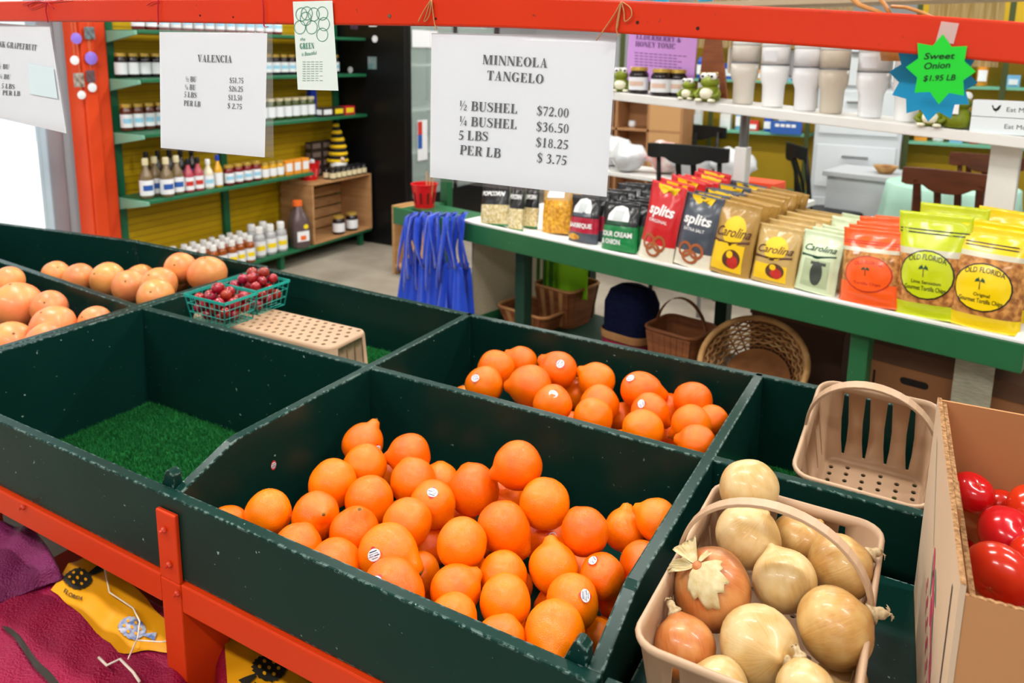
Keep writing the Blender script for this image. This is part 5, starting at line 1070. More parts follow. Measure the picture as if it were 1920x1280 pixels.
mb = MB(); mb.loft([[(x, y, z) for x, y in rrect(w2, w2*.8+.02, .07)] for w2, z in ((.255, .0), (.266, .055))], False, False); mb.build('pink_base', M('pink_fabric', (150,24,60), .8), t)
# round wicker basket lying tipped toward the aisle
WK = M('wicker', (190,150,96), .6, .3, var=(150,104,56), vscale=14, vamt=.6); WKD = M('wicker_dark', (140,92,50), .7, .2, var=(110,68,36), vscale=14)
p = tp(1420, 640, .18); t = empty('wicker_basket', (p.x, p.y+.05, .27), 0); t.rotation_euler = (math.radians(42), math.radians(8), rzT); tag(t, 'round open wicker basket tipped forward under the table', 'basket')
R0, Hh = .215, .14
rad = lambda z: R0*(.62+.38*(z/Hh)**.6)
mb = MB(); mb.tube([(R0*math.cos(2*PI*k/40), R0*math.sin(2*PI*k/40), Hh) for k in range(40)], .013, 8, True); mb.build('rim', WK, t, smooth=True)
for j in range(11):
    z = .012+(Hh-.02)*j/10; mb = MB(); mb.tube([((rad(z)+.004*(-1)**(k+j))*math.cos(2*PI*k/48), (rad(z)+.004*(-1)**(k+j))*math.sin(2*PI*k/48), z) for k in range(48)], .0048, 5, True); mb.build('weaver', WK if j % 3 else WKD, t, smooth=True)
for k in range(24):
    a = 2*PI*k/24; mb = MB(); mb.tube([(rad(z)*math.cos(a), rad(z)*math.sin(a), z) for z in [Hh*q/6 for q in range(7)]], .004, 5); mb.build('stake', WKD, t, smooth=True)
mb = MB(); mb.lathe([(.0001, 0), (R0*.62, .002), (R0*.64, .012), (R0*.6, .012), (.0001, .010)], 32, cap=False); mb.build('woven_base', WKD, t)
mb = MB(); mb.box(-.16, .16, -.1, .1, 0, .10); o = mb.build('wood_riser', BWL, loc=(p.x+.02, p.y+.10, .152), rot=(0, 0, rzT), bevel=.004); tag(o, 'flat tan wooden riser propping the round wicker basket', 'riser')
# lime bag, boxes, paper
LB = M('lime_fabric', (150,226,24), .7); p = tp(1058, 500, .45); t = empty('lime_bag', p); tag(t, 'lime green shopping bag hanging behind the tall splint basket', 'bag')
mb = MB(); mb.grid(lambda u, v: tuple(tu*((u-.5)*.30)+tv_*(.03*math.sin(u*9))+Vector((0, 0, .06-.24*v-.03*math.sin(u*4)*v))), 16, 6); mb.build('bag_panel', LB, t, smooth=True, solid=.003)
for k in range(3): mb = MB(); mb.grid(lambda u, v, k=k: tuple(tu*(-.17+.045*k+.022*u)+tv_*(-.03)+Vector((0, 0, .08-.26*v))), 3, 4); mb.build('bag_fold', M('lime_fabric_shaded', (52,110,24), .7), t, solid=.003)  # fold strips in a darkened copy of the lime, shade painted in
def cbox(px, py, d, z, w_, l_, h, label, hole=True, m=None):
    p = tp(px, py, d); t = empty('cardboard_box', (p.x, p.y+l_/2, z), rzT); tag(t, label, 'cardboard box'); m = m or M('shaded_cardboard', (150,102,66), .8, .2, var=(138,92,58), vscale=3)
    mb = MB(); mb.box(-w_/2, w_/2, -l_/2, l_/2, 0, h); mb.build('carton', m, t, bevel=.003)
    mb = MB(); mb.box(-w_/2-.006, w_/2+.006, -l_/2-.006, l_/2+.006, h-.06, h+.006); mb.build('lid', M('dark_carton_lid', (92,62,42), .8), t, bevel=.002)
    if hole:
        mb = MB(); v = [((.035 if k < 8 else -.035)+.014*math.cos(PI*2*k/15-PI/2), -l_/2-.001, h*.72+.014*math.sin(PI*2*k/15-PI/2)) for k in range(16)]; mb.add(v, [tuple(range(16))]); mb.build('hand_hole', M('hole_shadow', (26,18,12), .9), t)
        for x in (-.14, .13): mb = MB(); mb.add([(x-.004, -l_/2-.001, h*.55), (x+.004, -l_/2-.001, h*.55), (x+.004, -l_/2-.001, h*.75), (x-.004, -l_/2-.001, h*.75)], [(0, 1, 2, 3)]); mb.build('slit', M('hole_shadow', (26,18,12), .9), t)
    return t
cbox(1730, 740, .22, 0.152, .36, .3, .40, 'brown carton with an oval hand hole under the right of the table')
cbox(1492, 705, .52, .152, .42, .16, .36, 'dark flat carton standing behind the round wicker basket', hole=False, m=M('dark_carton_board', (84,56,40), .8))
cbox(1900, 745, .30, 0, .2, .3, .5, 'dark brown carton at the right frame edge under the table', hole=False)
mb = MB(); mb.grid(lambda u, v: tuple(tu*((u-.5)*.12)+Vector((0, 0, -.28*v))), 4, 5); o = mb.build('hanging_paper', M('note_paper', (188,184,160), .7, var=(150,146,124), vscale=30, stretch=(1, 1, 8)), loc=tp(1832, 655, .16), solid=.0006); tag(o, 'sheet of printed paper hanging under the table right end', 'paper')
# ------------------------------------------------------------------ shelving by the door
YPG = M('yellow_pegboard', (206,168,10), .6, .3, var=(190,152,6), vscale=3, vamt=.4)
SG = M('shelf_green', (30,110,72), .4, .5, var=(26,98,62), vscale=4); SGL = M('shelf_green_lit', (120,176,150), .4, .5)  # second green is paler: the light on the brackets put into their colour
GX, GB = -4.2, -4.55
t = empty('display_shelving', (GB, 4.0, 0)); tag(t, 'yellow pegboard shelving with green shelves of jars by the doorway', 'shelving unit'); GO = Vector((GB, 4.0, 0))
def gb(name, m, *b, bev=.003): mb = MB(); mb.box(b[0]-GO.x, b[1]-GO.x, b[2]-GO.y, b[3]-GO.y, b[4], b[5]); return mb.build(name, m, t, bevel=bev)
gb('back_panel', YPG, GB-.02, GB, 2.97, 5.0, .10, 1.98)
for z in [.22+.045*k for k in range(38)]:      # rows of the pegboard
    gb('panel_groove', M('peg_groove', (150,116,4), .8), GB+.0004, GB+.0022, 2.99, 4.98, z, z+.004, bev=0)
for y in (2.95, 3.76, 4.96): gb('upright', SG, GB-.025, GB+.035, y, y+.05, 0, 2.0)
SH = [.137, .70, 1.11, 1.44, 1.73]
for i, z in enumerate(SH):
    x1 = GX if i else GX+.02
    gb('shelf_board', SG, GB+.036, x1, 2.95, 5.0 if i != 1 else 4.36, z-.022, z)
    for y in ((2.93,) if i else ()):
        mb = MB(); pr = [(GB+.036, z-.005), (x1, z-.005), (x1, z-.03), (GB+.036, z-.085)]; v = [(x-GO.x, y-GO.y-.006, zz) for x, zz in pr]+[(x-GO.x, y-GO.y+.014, zz) for x, zz in pr]
        mb.add(v, [(0, 1, 2, 3), (7, 6, 5, 4)]+[((q+1) % 4, q, q+4, (q+1) % 4+4) for q in range(4)]); mb.build('shelf_bracket', SGL, t, bevel=.002)
for y in (3.0, 4.0, 4.9): gb('foot', SG, GX-.06, GX-.02, y, y+.04, 0, SH[0]-.022)
# jars and bottles -----------------------------------------------------------------------------------
def film2(n, c, r=.12): return M(n, c, r, .5, coat=.3)
JM = {'dark': film2('dark_preserve', (30,20,24)), 'brown': film2('brown_preserve', (96,46,30)), 'red': film2('red_preserve', (120,20,24)), 'honey': film2('honey', (150,72,12)), 'honeyd': film2('dark_honey', (120,50,14)), 'yellow': film2('yellow_mustard', (214,160,24)), 'cream': film2('cream_sauce', (214,206,180)), 'pink': film2('pink_sauce', (176,70,84)), 'oil': film2('oil_bottle', (120,100,70)), 'clear': film2('pale_bottle', (176,176,178)), 'syrup': film2('grey_syrup', (92,76,78)), 'dkgreen': film2('olive_jar', (70,80,30))}
LIDG = M('gold_lid', (214,178,84), .3, metal=.5); LIDW = M('white_cap', (238,238,236), .4); LIDC = M('cream_cap', (222,210,170), .5); LIDB = M('blue_cap', (24,60,170), .4); LIDK = M('black_lid', (28,28,30), .4); LIDO = M('orange_cap', (238,108,40), .4)
LAW = M('jar_label_white', (236,238,242), .5); LAB = M('jar_label_blue', (40,90,170), .5); LAY = M('jar_label_yellow', (244,214,30), .5); LACY = M('jar_label_sky', (150,206,232), .5); LAR = M('jar_label_red', (200,50,40), .5)
JC = {}
def jar_parts(kind):
    if kind in JC: return JC[kind]
    fill, lid, lab, r, h, shape = JARS[kind]
    mb = MB()
    if shape == 'jar': prof = [(r*.9, 0), (r, .006), (r, h*.70), (r*.96, h*.76), (r*.80, h*.84), (r*.80, h*.90)]; lp = [(r*.86, h*.86), (r*.88, h*.87), (r*.88, h*.985), (r*.82, h)]; l0, l1 = .14, .62
    elif shape == 'bottle': prof = [(r*.9, 0), (r, .008), (r, h*.52), (r*.8, h*.62), (r*.42, h*.74), (r*.36, h*.84)]; lp = [(r*.46, h*.83), (r*.46, h*.97), (r*.4, h)]; l0, l1 = .08, .46
    elif shape == 'bear': prof = [(r*.9, 0), (r, .008), (r*1.0, h*.30), (r*.82, h*.42), (r*.95, h*.55), (r*.9, h*.68), (r*.5, h*.80)]; lp = [(r*.62, h*.79), (r*.62, h*.95), (r*.55, h)]; l0, l1 = .1, .55
    mb.lathe(prof, 18); body = mb.mesh('jar_body', JM[fill], True)
    mb = MB(); mb.lathe(lp, 18); lm = mb.mesh('lid', lid, False)
    mb = MB(); a0, a1 = -PI*.55, PI*.55; rr = r*1.012; n = 14
    for ii, (q0, q1, mm) in enumerate(((l0, l1, 0), (l0+(l1-l0)*.32, l0+(l1-l0)*.68, 1))):
        mb.mi = mm; b0, b1 = (a0, a1) if ii == 0 else (a0*.45, a1*.45); k_ = 1 if ii == 0 else 1.01
        mb.grid(lambda u, v: (rr*k_*math.cos(b0+(b1-b0)*u), rr*k_*math.sin(b0+(b1-b0)*u), h*(q0+(q1-q0)*v)), n, 2)
    lb = mb.mesh('label', [lab[0], lab[1]], False)
    JC[kind] = (body, lm, lb); return JC[kind]
JARS = {'black_jar': ('dark', LIDG, (LAW, LAW), .037, .15, 'jar'), 'brown_jar': ('brown', LIDG, (LAW, LACY), .036, .17, 'jar'), 'blue_label_jar': ('dark', LIDG, (LAW, LACY), .037, .15, 'jar'), 'white_cap_jar': ('dkgreen', LIDC, (LAW, LAW), .038, .16, 'jar'),
  'sauce_bottle': ('oil', LIDC, (LAW, LAB), .041, .25, 'bottle'), 'pink_bottle': ('pink', LIDK, (LAW, LAR), .034, .22, 'bottle'), 'cream_bottle': ('cream', LIDW, (LAW, LACY), .036, .2, 'bottle'), 'yellow_bottle': ('yellow', LIDB, (LAW, LAW), .030, .22, 'bottle'), 'red_jar': ('red', LIDG, (LAW, LACY), .036, .14, 'jar'), 'mustard_jar': ('yellow', LIDG, (LAW, LAW), .032, .12, 'jar'), 'dark_bottle': ('dark', LIDK, (LAB, LAW), .034, .27, 'bottle'),
  'honey_bottle': ('honey', LIDW, (LAW, LAY), .036, .19, 'bear'), 'big_bottle': ('clear', LIDW, (LAW, LAY), .046, .225, 'bear'), 'tiny_jar': ('dark', LIDK, (LIDC, LIDC), .027, .085, 'jar'), 'crate_jar': ('dark', LIDG, (LAW, LAW), .05, .15, 'jar'), 'tonic_jar': ('dark', LIDG, (LAW, M('jar_label_peach', (222,190,170), .5)), .05, .132, 'jar')}
def jar(kind, p, label, group, rz=0, cat='jar', s=1):
    b_, l_, a_ = jar_parts(kind); o = empty(kind, p, rz); o.scale = (s, s, s); tag(o, label, cat, group)
    gb_ = link('glass_body', b_, o); link('lid', l_, o); link('label', a_, gb_); return o
def row(kind, z, y0, n, dy, x, desc, where, cat='jar', rz=-.35):
    for k in range(n):
        lab = '%s, %s along %s' % (desc, ORD[k] if k < 14 else 'last', where)
        jar(kind, (x, y0+dy*k, z+.001), lab, desc+'s on '+where, rz, cat)
row('black_jar', SH[3], 2.99, 11, .08, -4.45, 'dark jar with white label', 'the upper shelf front row')
row('blue_label_jar', SH[3], 3.92, 12, .08, -4.36, 'gold lidded jar with blue label', 'the upper shelf far run')
row('brown_jar', SH[2], 3.0, 10, .078, -4.45, 'brown preserve jar with blue label', 'the middle shelf front row')
row('white_cap_jar', SH[2], 3.83, 9, .082, -4.34, 'cream lidded jar', 'the middle shelf far run')
row('red_jar', SH[4], 3.0, 14, .085, -4.27, 'red preserve jar', 'the top shelf')
for k, (y, x) in enumerate(((3.0, -4.30), (3.085, -4.33), (3.10, -4.24), (3.19, -4.26))): jar('sauce_bottle', (x, y, SH[1]+.001), ('leftmost cream capped sauce bottle on the lower shelf', 'rear cream capped sauce bottle on the lower shelf', 'front cream capped sauce bottle on the lower shelf', 'right cream capped sauce bottle on the lower shelf')[k], 'cream capped sauce bottles', -.35, 'bottle')
row('dark_bottle', SH[1], 3.10, 5, .085, -4.43, 'dark bottle', 'the lower shelf back row', 'bottle')
row('pink_bottle', SH[1], 3.275, 2, .075, -4.26, 'pink sauce bottle', 'the lower shelf', 'bottle')
jar('cream_bottle', (-4.26, 3.43, SH[1]+.001), 'white cream sauce bottle on the lower shelf', None, -.35, 'bottle'); jar('yellow_bottle', (-4.26, 3.51, SH[1]+.001), 'yellow bottle with a blue cap on the lower shelf', None, -.35, 'bottle')
row('red_jar', SH[1], 3.60, 4, .08, -4.26, 'red jar with white label', 'the lower shelf'); row('mustard_jar', SH[1], 3.92, 3, .072, -4.26, 'yellow mustard jar', 'the lower shelf')
# small cartons
def carton(name, c, size, m, label, face=None, rz=0, cat='box', facem=None):
    o = empty(name, c, rz); tag(o, label, cat); mb = MB(); sx, sy, sz = size; mb.box(-sx/2, sx/2, -sy/2, sy/2, 0, sz); mb.build('carton', m, o, bevel=.002)
    mb = MB(); mb.box(sx/2+.0003, sx/2+.001, -sy*.38, sy*.38, sz*.25, sz*.8); mb.box(-sx*.38, sx*.38, -sy/2-.001, -sy/2-.0003, sz*.25, sz*.8); mb.build('front_print', facem or LAY, o); return o
OCM = M('orange_carton', (236,150,40), .5); DCM = M('dark_carton', (48,34,30), .5); RCM = M('red_carton', (196,30,44), .5); BCM = M('blue_carton', (20,60,180), .5)
for k in range(3): carton('small_carton', (-4.27, 4.145+.085*k, SH[1]+.001), (.06, .075, .11), OCM, '%s small orange carton beside the red bucket' % ORD[k], facem=LAW)
for k in range(3): carton('tea_carton', (-4.28, 4.58+.13*k, SH[2]+.001), (.07, .12, .07), DCM if k < 2 else RCM, ('dark tea carton next to the jars on the middle shelf', 'second dark carton on the middle shelf', 'red and yellow carton at the far end of the middle shelf')[k], facem=LAY if k else LAW)
carton('blue_carton', (-4.45, 4.62, SH[2]+.001), (.05, .06, .2), BCM, 'upright blue carton behind the dark cartons', facem=BCM)
# bottom shelf: honey
n = 0
HB = []
for r_ in range(3):
    for k in range(8): HB.append((-4.22-.085*r_+.01*(k % 2), 3.16+.078*k+.03*r_))
for k, (x, y) in enumerate(HB): jar('honey_bottle', (x, y, SH[0]+.001), 'honey bottle with white cap, %s in the %s row' % (ORD[k % 8], ('front', 'middle', 'back')[k//8]), 'honey bottles on the bottom shelf', -.4, 'bottle')
for k, (x, y) in enumerate(((-4.25, 3.83), (-4.25, 3.935), (-4.36, 3.86), (-4.36, 3.97), (-4.25, 4.04))): jar('big_bottle', (x, y, SH[0]+.001), 'large pale bottle with white cap, %s beside the syrup jug' % ORD[k], 'large pale bottles on the bottom shelf', -.4, 'bottle')
pj_ = atz(555, 452, SH[0]); o = empty('syrup_jug', (-4.24, 4.21, SH[0]+.001), -.35); o.scale = (1.2, 1.2, 1.12); tag(o, 'big dark syrup jug with an orange cap before the crate', 'jug')
mb = MB(); mb.loft([[(x, y, z) for x, y in rrect(w2, w2*.8, w2*.25)] for w2, z in ((.13, 0), (.14, .01), (.14, .16), (.13, .2), (.08, .25), (.055, .265), (.05, .285))]); mb.build('jug_body', JM['syrup'], o, smooth=True)
mb = MB(); mb.lathe([(.03, .285), (.03, .32), (.026, .323)], 16); mb.build('cap', LIDO, o)
mb = MB(); mb.tube([(-.045, 0, .22), (-.085, 0, .235), (-.095, 0, .19), (-.07, 0, .13)], .011, 8); mb.build('handle', JM['syrup'], o, smooth=True)
mb = MB(); mb.box(.071, .0725, -.04, .04, .05, .12); mb.build('label', LAW, o); mb = MB(); mb.box(.0727, .0735, -.018, .018, .06, .09); mb.build('label_mark', LIDO, o); mb = MB(); mb.lathe([(.016, 0), (.016, .001)], 14); mb.build('price_dot', LAY, o, loc=(.071, .02, .15), rot=(0, PI/2, 0))
# slatted crate on its side
CRW = M('crate_pine', (190,146,100), .65, .3, var=(166,120,76), vscale=4, vamt=.5, stretch=(1, 3, 8))
cy0, cy1, cz0, cz1, cx0, cx1 = 4.30, 5.0, SH[0]+.001, .60, -4.50, -4.17
t2 = empty('wooden_crate', ((cx0+cx1)/2, (cy0+cy1)/2, cz0)); tag(t2, 'slatted pine crate on its side on the bottom shelf', 'crate'); KO = t2.location.copy()
def kb(name, *b): mb = MB(); mb.box(b[0]-KO.x, b[1]-KO.x, b[2]-KO.y, b[3]-KO.y, b[4]-KO.z, b[5]-KO.z); return mb.build(name, CRW, t2, bevel=.002)
kb('end_board', cx0, cx1, cy0, cy0+.018, cz0, cz1); kb('end_board', cx0, cx1, cy1-.018, cy1, cz0, cz1)
for k in range(4): x = cx0+.085*k; kb('slat', x, x+.075, cy0, cy1, cz1+.0005, cz1+.0125); kb('slat', x, x+.075, cy0+.0185, cy1-.0185, cz0, cz0+.012)
for k in range(5): z = cz0+.02+.088*k; kb('slat', cx0-.0125, cx0-.0005, cy0, cy1, z, z+.075)
jar('crate_jar', (-4.24, 4.66, cz0+.0125), 'left dark jar with gold lid inside the crate', 'jars inside the crate', -.35); jar('crate_jar', (-4.24, 4.82, cz0+.0125), 'right dark jar with gold lid inside the crate', 'jars inside the crate', -.35)
KT = cz1+.013
rt = red_tub(Vector((-4.36, 4.47, KT)), .17, .135, 'red plastic bucket full of white sticks on the crate', wh=M('bucket_slot', (236,120,120), .5))
for k in range(7): a = 2*PI*k/7; mb = MB(); mb.lathe([(.011, 0), (.011, .15), (.004, .156)], 8); o = mb.build('white_stick', LAW, loc=(-4.36+.035*math.cos(a), 4.47+.035*math.sin(a), KT+.005)); tag(o, 'slim white stick standing in the red bucket', 'stick', 'white sticks in the red bucket')
KTX = 0
for k in range(3):
    for q in range(4): carton('tea_carton', (-4.455+.002*q, 4.62+.125*k, KT+.001+.0705*q), (.07, .118, .07), DCM, 'dark tea carton, %s stack from the door end, %s layer' % (ORD[k], ('bottom', 'second', 'third', 'top')[q]), facem=M('faded_print', (120,104,96), .6))
for r_ in range(2):
    for k in range(7): jar('tiny_jar', (-4.21-.065*r_, 4.575+.062*k, KT+.001), 'tiny dark jar on the crate, %s in the %s row' % (ORD[k], ('front', 'back')[r_]), 'tiny jars on the crate', -.35)
# bee gnome
g = empty('gnome_figure', (-4.36, 4.80, KT+.001)); tag(g, 'gnome figure with a black and yellow striped hat on the crate', 'figurine')
mb = MB(); mb.lathe([(.05, 0), (.075, .02), (.07, .07), (.05, .1)], 20); mb.build('body', M('gnome_cloth', (170,140,70), .9), g, smooth=True)
mb = MB(); mb.lathe([(.02, .0), (.055, .02), (.066, .07), (.05, .115), (.02, .13)], 20, (.025, -.012, .02)); mb.v = [(x, y*1.15, z+.01*noise.noise(Vector((x, y, z))*60)) for x, y, z in mb.v]; mb.build('beard', M('white_wool', (238,238,236), .95, bump=.5, bscale=90), g, smooth=True)
mb = MB(); mb.lathe([(max(.0185*math.sin(PI*k/8), 1e-4), -.0185*math.cos(PI*k/8)) for k in range(9)], 12, (.082, -.03, .135), cap=False); mb.build('nose', M('gnome_nose', (236,200,180), .7), g, smooth=True)
HK = M('hat_black', (24,22,20), .9); HY = M('hat_yellow', (244,200,20), .9)
for k in range(12):
    z0, z1 = .105+.029*k, .105+.029*(k+1); r0, r1 = .082*(1-k/12)**.75+.006, .082*(1-(k+1)/12)**.75+.006; mb = MB(); bl = .008*(k % 2 == 0); mb.lathe([(r0, z0), ((r0+r1)/2+bl, (z0+z1)/2), (r1, z1)], 18, (.01*math.sin(k*.4), 0, 0)); mb.build('hat_band', HY if k % 2 == 0 else HK, g, smooth=True)
for s_ in (-1, 1): mb = MB(); mb.lathe([(.02, 0), (.028, .012), (.02, .028)], 12, (.06, s_*.05, 0)); mb.build('foot', LAW if s_ > 0 else HY, g, smooth=True)
# ------------------------------------------------------------------ black cooler with a glass door
BK = M('cooler_black', (12,13,15), .35, .4)
cx = -3.83; t = empty('glass_door_cooler', (-4.35, 5.9, 0)); tag(t, 'tall black drinks cooler with a glass door past the shelving', 'cooler'); KO = Vector((-4.35, 5.9, 0))
def cb(name, m, *b, bev=.004): mb = MB(); mb.box(b[0]-KO.x, b[1]-KO.x, b[2]-KO.y, b[3]-KO.y, b[4], b[5]); return mb.build(name, m, t, bevel=bev)
cb('side_panel', BK, -4.72, cx, 5.03, 5.07, 0, 2.15); cb('side_panel', BK, -4.72, cx, 6.5, 6.54, 0, 2.15); cb('back_panel', LAW, -4.72, -4.69, 5.071, 6.499, 0, 2.15); cb('top_panel', BK, -4.72, cx, 5.03, 6.54, 2.151, 2.2)
cb('plinth', BK, -4.68, cx+.005, 5.071, 6.499, 0, .36); INR = M('cooler_interior', (176,196,190), .5); 
for z in (.75, 1.12, 1.5, 1.85): cb('wire_shelf', M('cooler_shelf', (200,212,208), .4), -4.68, -3.95, 5.075, 6.495, z, z+.02)
cb('interior_lining', INR, -4.688, -4.682, 5.072, 6.498, .361, 2.149, bev=0); cb('interior_lining', INR, -4.68, -3.9, 5.0715, 5.0735, .361, 2.149, bev=0)
for y in (5.071, 5.75, 6.45): cb('door_frame', BK, cx-.035, cx+.004, y, y+.045, .361, 2.149)
for z in (.361, 2.10): cb('door_frame', BK, cx-.035, cx+.003, 5.12, 6.45, z, z+.05)
GD = M('cooler_glass', (206,226,220), .06, .5, alpha=.30)
for y0, y1 in ((5.118, 5.748), (5.797, 6.448)): cb('glass_pane', GD, cx-.016, cx-.010, y0, y1, .412, 2.099, bev=0)
cb('door_poster', LAW, cx-.005, cx-.003, 5.20, 5.34, .72, 1.06, bev=0); cb('poster_print', LAB, cx-.0029, cx-.002, 5.205, 5.265, .82, 1.04, bev=0); cb('poster_print', LAR, cx-.0019, cx-.001, 5.205, 5.265, .94, 1.05, bev=0); cb('door_notice', LAW, cx-.005, cx-.003, 5.14, 5.5, 1.66, 1.80, bev=0)
for px, py, r_ in ((657, 131, .026), (703, 73, .028)):
    p = aty(px, py, 5.027); mb = MB(); mb.lathe([(r_, 0), (r_, .003)], 18); mb.build('round_magnet', LAW, t, loc=p-KO, rot=(PI/2, 0, 0))
for px, py, w2, h2, mm in ((699, 44, .04, .025, LAW), (698, 118, .045, .05, M('postcard', (150,150,150), .5, var=(60,120,120), vscale=20)), (664, 48, .04, .03, M('postcard_dark', (110,70,100), .5, var=(40,40,60), vscale=24))):
    p = aty(px, py, 5.028); mb = MB(); mb.box(-w2, w2, -.001, .001, -h2, h2); mb.build('pinned_card', mm, t, loc=p-KO)
# ------------------------------------------------------------------ orange column with hanging ornaments
OC = M('orange_paint', (226,74,28), .5, .3, var=(214,62,20), vscale=3); mb = MB(); mb.box(-4.60, -4.46, 2.735, 2.915, 0, 3.1); mb.box(-4.458, -4.44, 2.745, 2.83, 0, 3.1); o = mb.build('orange_column', OC, bevel=.012); tag(o, 'orange painted column between the doorway and the shelving', 'column')
PUR = M('purple_glass', (150,120,226), .25, coat=.4); 
for k, (px, py, r_, mm, what) in enumerate(((143, 72, .032, PUR, 'upper purple glass disc'), (171, 109, .038, PUR, 'lower purple glass disc'), (140, 113, .026, LAW, 'upper white shell disc'), (173, 164, .027, LAW, 'right white shell disc'), (153, 178, .025, LAW, 'lowest white shell disc'))):
    p = atx(px, py, -4.425); o = empty('hanging_ornament', p); tag(o, what+' hanging on the orange column', 'ornament'); mb = MB(); mb.lathe([(r_*.3, -.004), (r_, -.001), (r_, .001), (r_*.3, .004)], 20); mb.build('disc', mm, o, rot=(0, PI/2, 0)); mb = MB(); mb.tube([(0, 0, r_), (0, 0, .35)], .0012, 4); mb.build('string', RAF, o)
for k, (px, py, w2, h2, c_) in enumerate(((148, 150, .035, .04, (196,190,180)), (168, 62, .035, .035, (120,150,160)), (170, 143, .03, .035, (120,90,110)))):
    p = atx(px, py, -4.425); mb = MB(); mb.box(-.002, .002, -w2, w2, -h2, h2); o = mb.build('picture_tile', M('tile_print_%d' % k, c_, .4, var=(90,70,60), vscale=40), loc=p, rot=(0, 0, .2)); tag(o, ('pale picture tile below the purple discs', 'bluish picture tile at the top of the column', 'dark picture tile beside the white disc')[k], 'ornament')
# ------------------------------------------------------------------ white display shelf above the snack table
D1 = .52                                    # distance behind the table front
pa, pb = tp(1150, 172, D1), tp(1920, 257, D1)
za = 1.362
t = empty('display_shelf', T3(0, D1, 0), rzT); tag(t, 'white shelf of tumblers and jars standing above the snack table', 'shelf'); SO2 = T3(0, D1, 0)
a0, a1 = (tp(1120, 170, D1)-TA).dot(tu), TL_+.35
zl, zr = tp(1150, 172, D1).z, tp(1900, 255, D1).z
def shz(a): l = (pa-TA).dot(tu); r = (pb-TA).dot(tu); return pa.z+(pb.z-pa.z)*(a-l)/(r-l)
mb = MB(); mb.loft([[(a, 0, shz(a)-.042), (a, .30, shz(a)-.042), (a, .30, shz(a)), (a, 0, shz(a))] for a in (a0, a1)]); mb.build('shelf_board', WHT, t, bevel=.004)
GP = M('grey_pipe', (138,140,142), .35, metal=.6)
ap = (tp(1392, 300, D1+.15)-TA).dot(tu); ap2 = (tp(1882, 330, D1+.15)-TA).dot(tu)
mb = MB(); mb.box(ap-.03, ap+.03, .12, .18, TZ+.001, 1.20); mb.build('upright', WHT, t, bevel=.006)
mb = MB(); mb.tube([(ap, .15, 1.2), (ap, .15, 2.0)], .022, 12); mb.build('pipe', GP, t, smooth=True)
mb = MB(); mb.box(ap2-.05, ap2+.05, .12, .16, TZ+.001, shz(ap2)-.043); mb.build('upright', WHT, t, bevel=.004)
mb = MB(); mb.box(a0, a1, .05, .30, 1.845, 1.87); mb.build('upper_board', M('upper_board_wood', (190,170,140), .6), t)
def on_shelf(px, py, dd=.1):
    p = tp(px, py, D1+dd); a = (p-TA).dot(tu); return T3(a, D1+dd, shz(a)+.0008)
jar('tonic_jar', on_shelf(1197, 170, .06), 'left dark tonic jar with a gold lid before the purple sign', 'tonic jars on the white shelf', rzT-PI/2+.25); jar('tonic_jar', on_shelf(1238, 176, .06), 'right dark tonic jar with a gold lid before the purple sign', 'tonic jars on the white shelf', rzT-PI/2+.25)
jar('tonic_jar', on_shelf(1268, 176, .13), 'dark tonic jar half hidden behind the seated frog', None, rzT-PI/2+.25); jar('tonic_jar', on_shelf(1327, 184, .12), 'dark tonic jar with a gold lid behind the frog pair', None, rzT-PI/2+.25)
# purple sign
PUR2 = M('lilac_board', (206,150,222), .5); PIK = M('plum_ink', (92,50,110), .5)
c = on_shelf(1240, 170, .22); t = empty('lilac_sign', c); tag(t, 'lilac tonic sign standing behind the dark jars', 'sign'); q = [(1174,150),(1300,158),(1308,62),(1180,46)]
fl = lambda x, y, o=0: atp(x, y, c+tv_*o, tv_)-c
mb = MB(); v = [fl(x, y) for x, y in q]; zmin = 0; v = [Vector((p.x, p.y, max(p.z, 0))) if i < 2 else p for i, p in enumerate(v)]; mb.add(v+[p+tv_*.006 for p in v], [(3, 2, 1, 0), (4, 5, 6, 7), (0, 1, 5, 4), (1, 2, 6, 5), (2, 3, 7, 6), (3, 0, 4, 7)]); mb.build('board', PUR2, t)
mb = MB(); put_text(mb, lambda x, y: fl(x, y, -.002), 'ELDERBERRY &', (1192,73), (1277,80), 10); put_text(mb, lambda x, y: fl(x, y, -.002), 'HONEY TONIC', (1191,87), (1266,92), 10); mb.build('lettering', PIK, t)
mb = MB()
for k in range(5):
    for x in range(1190, 1284-(k*17) % 30, 9): y = 98+5.5*k+(x-1190)*.075; mb.add([fl(x, y, -.002), fl(x+7, y+.5, -.002), fl(x+7, y+1.8, -.002), fl(x, y+1.3, -.002)], [(0, 1, 2, 3)])
mb.build('small_print', PIK, t)
# wooden easel sign behind
p = on_shelf(1335, 190, .25); t = empty('wooden_easel', p); tag(t, 'brown wooden easel leaning behind the frogs', 'easel'); EW = M('easel_wood', (150,84,40), .5, var=(124,64,28), vscale=6, stretch=(1, 1, 8))
mb = MB(); v = [fl2 for fl2 in [atp(x, y, p, tv_)-p for x, y in ((1306,188),(1362,192),(1350,66),(1322,64))]]; mb.add([Vector((k.x, k.y, max(k.z, 0))) for k in v]+[Vector((k.x, k.y, max(k.z, 0)))+tv_*.02 for k in v], [(3, 2, 1, 0), (4, 5, 6, 7), (0, 1, 5, 4), (1, 2, 6, 5), (2, 3, 7, 6), (3, 0, 4, 7)]); mb.build('back_leg', EW, t, bevel=.003)
mb = MB(); mb.box(-.05, .05, -.03, -.005, .01, .03); mb.build('ledge', EW, t, rot=(0, 0, rzT))
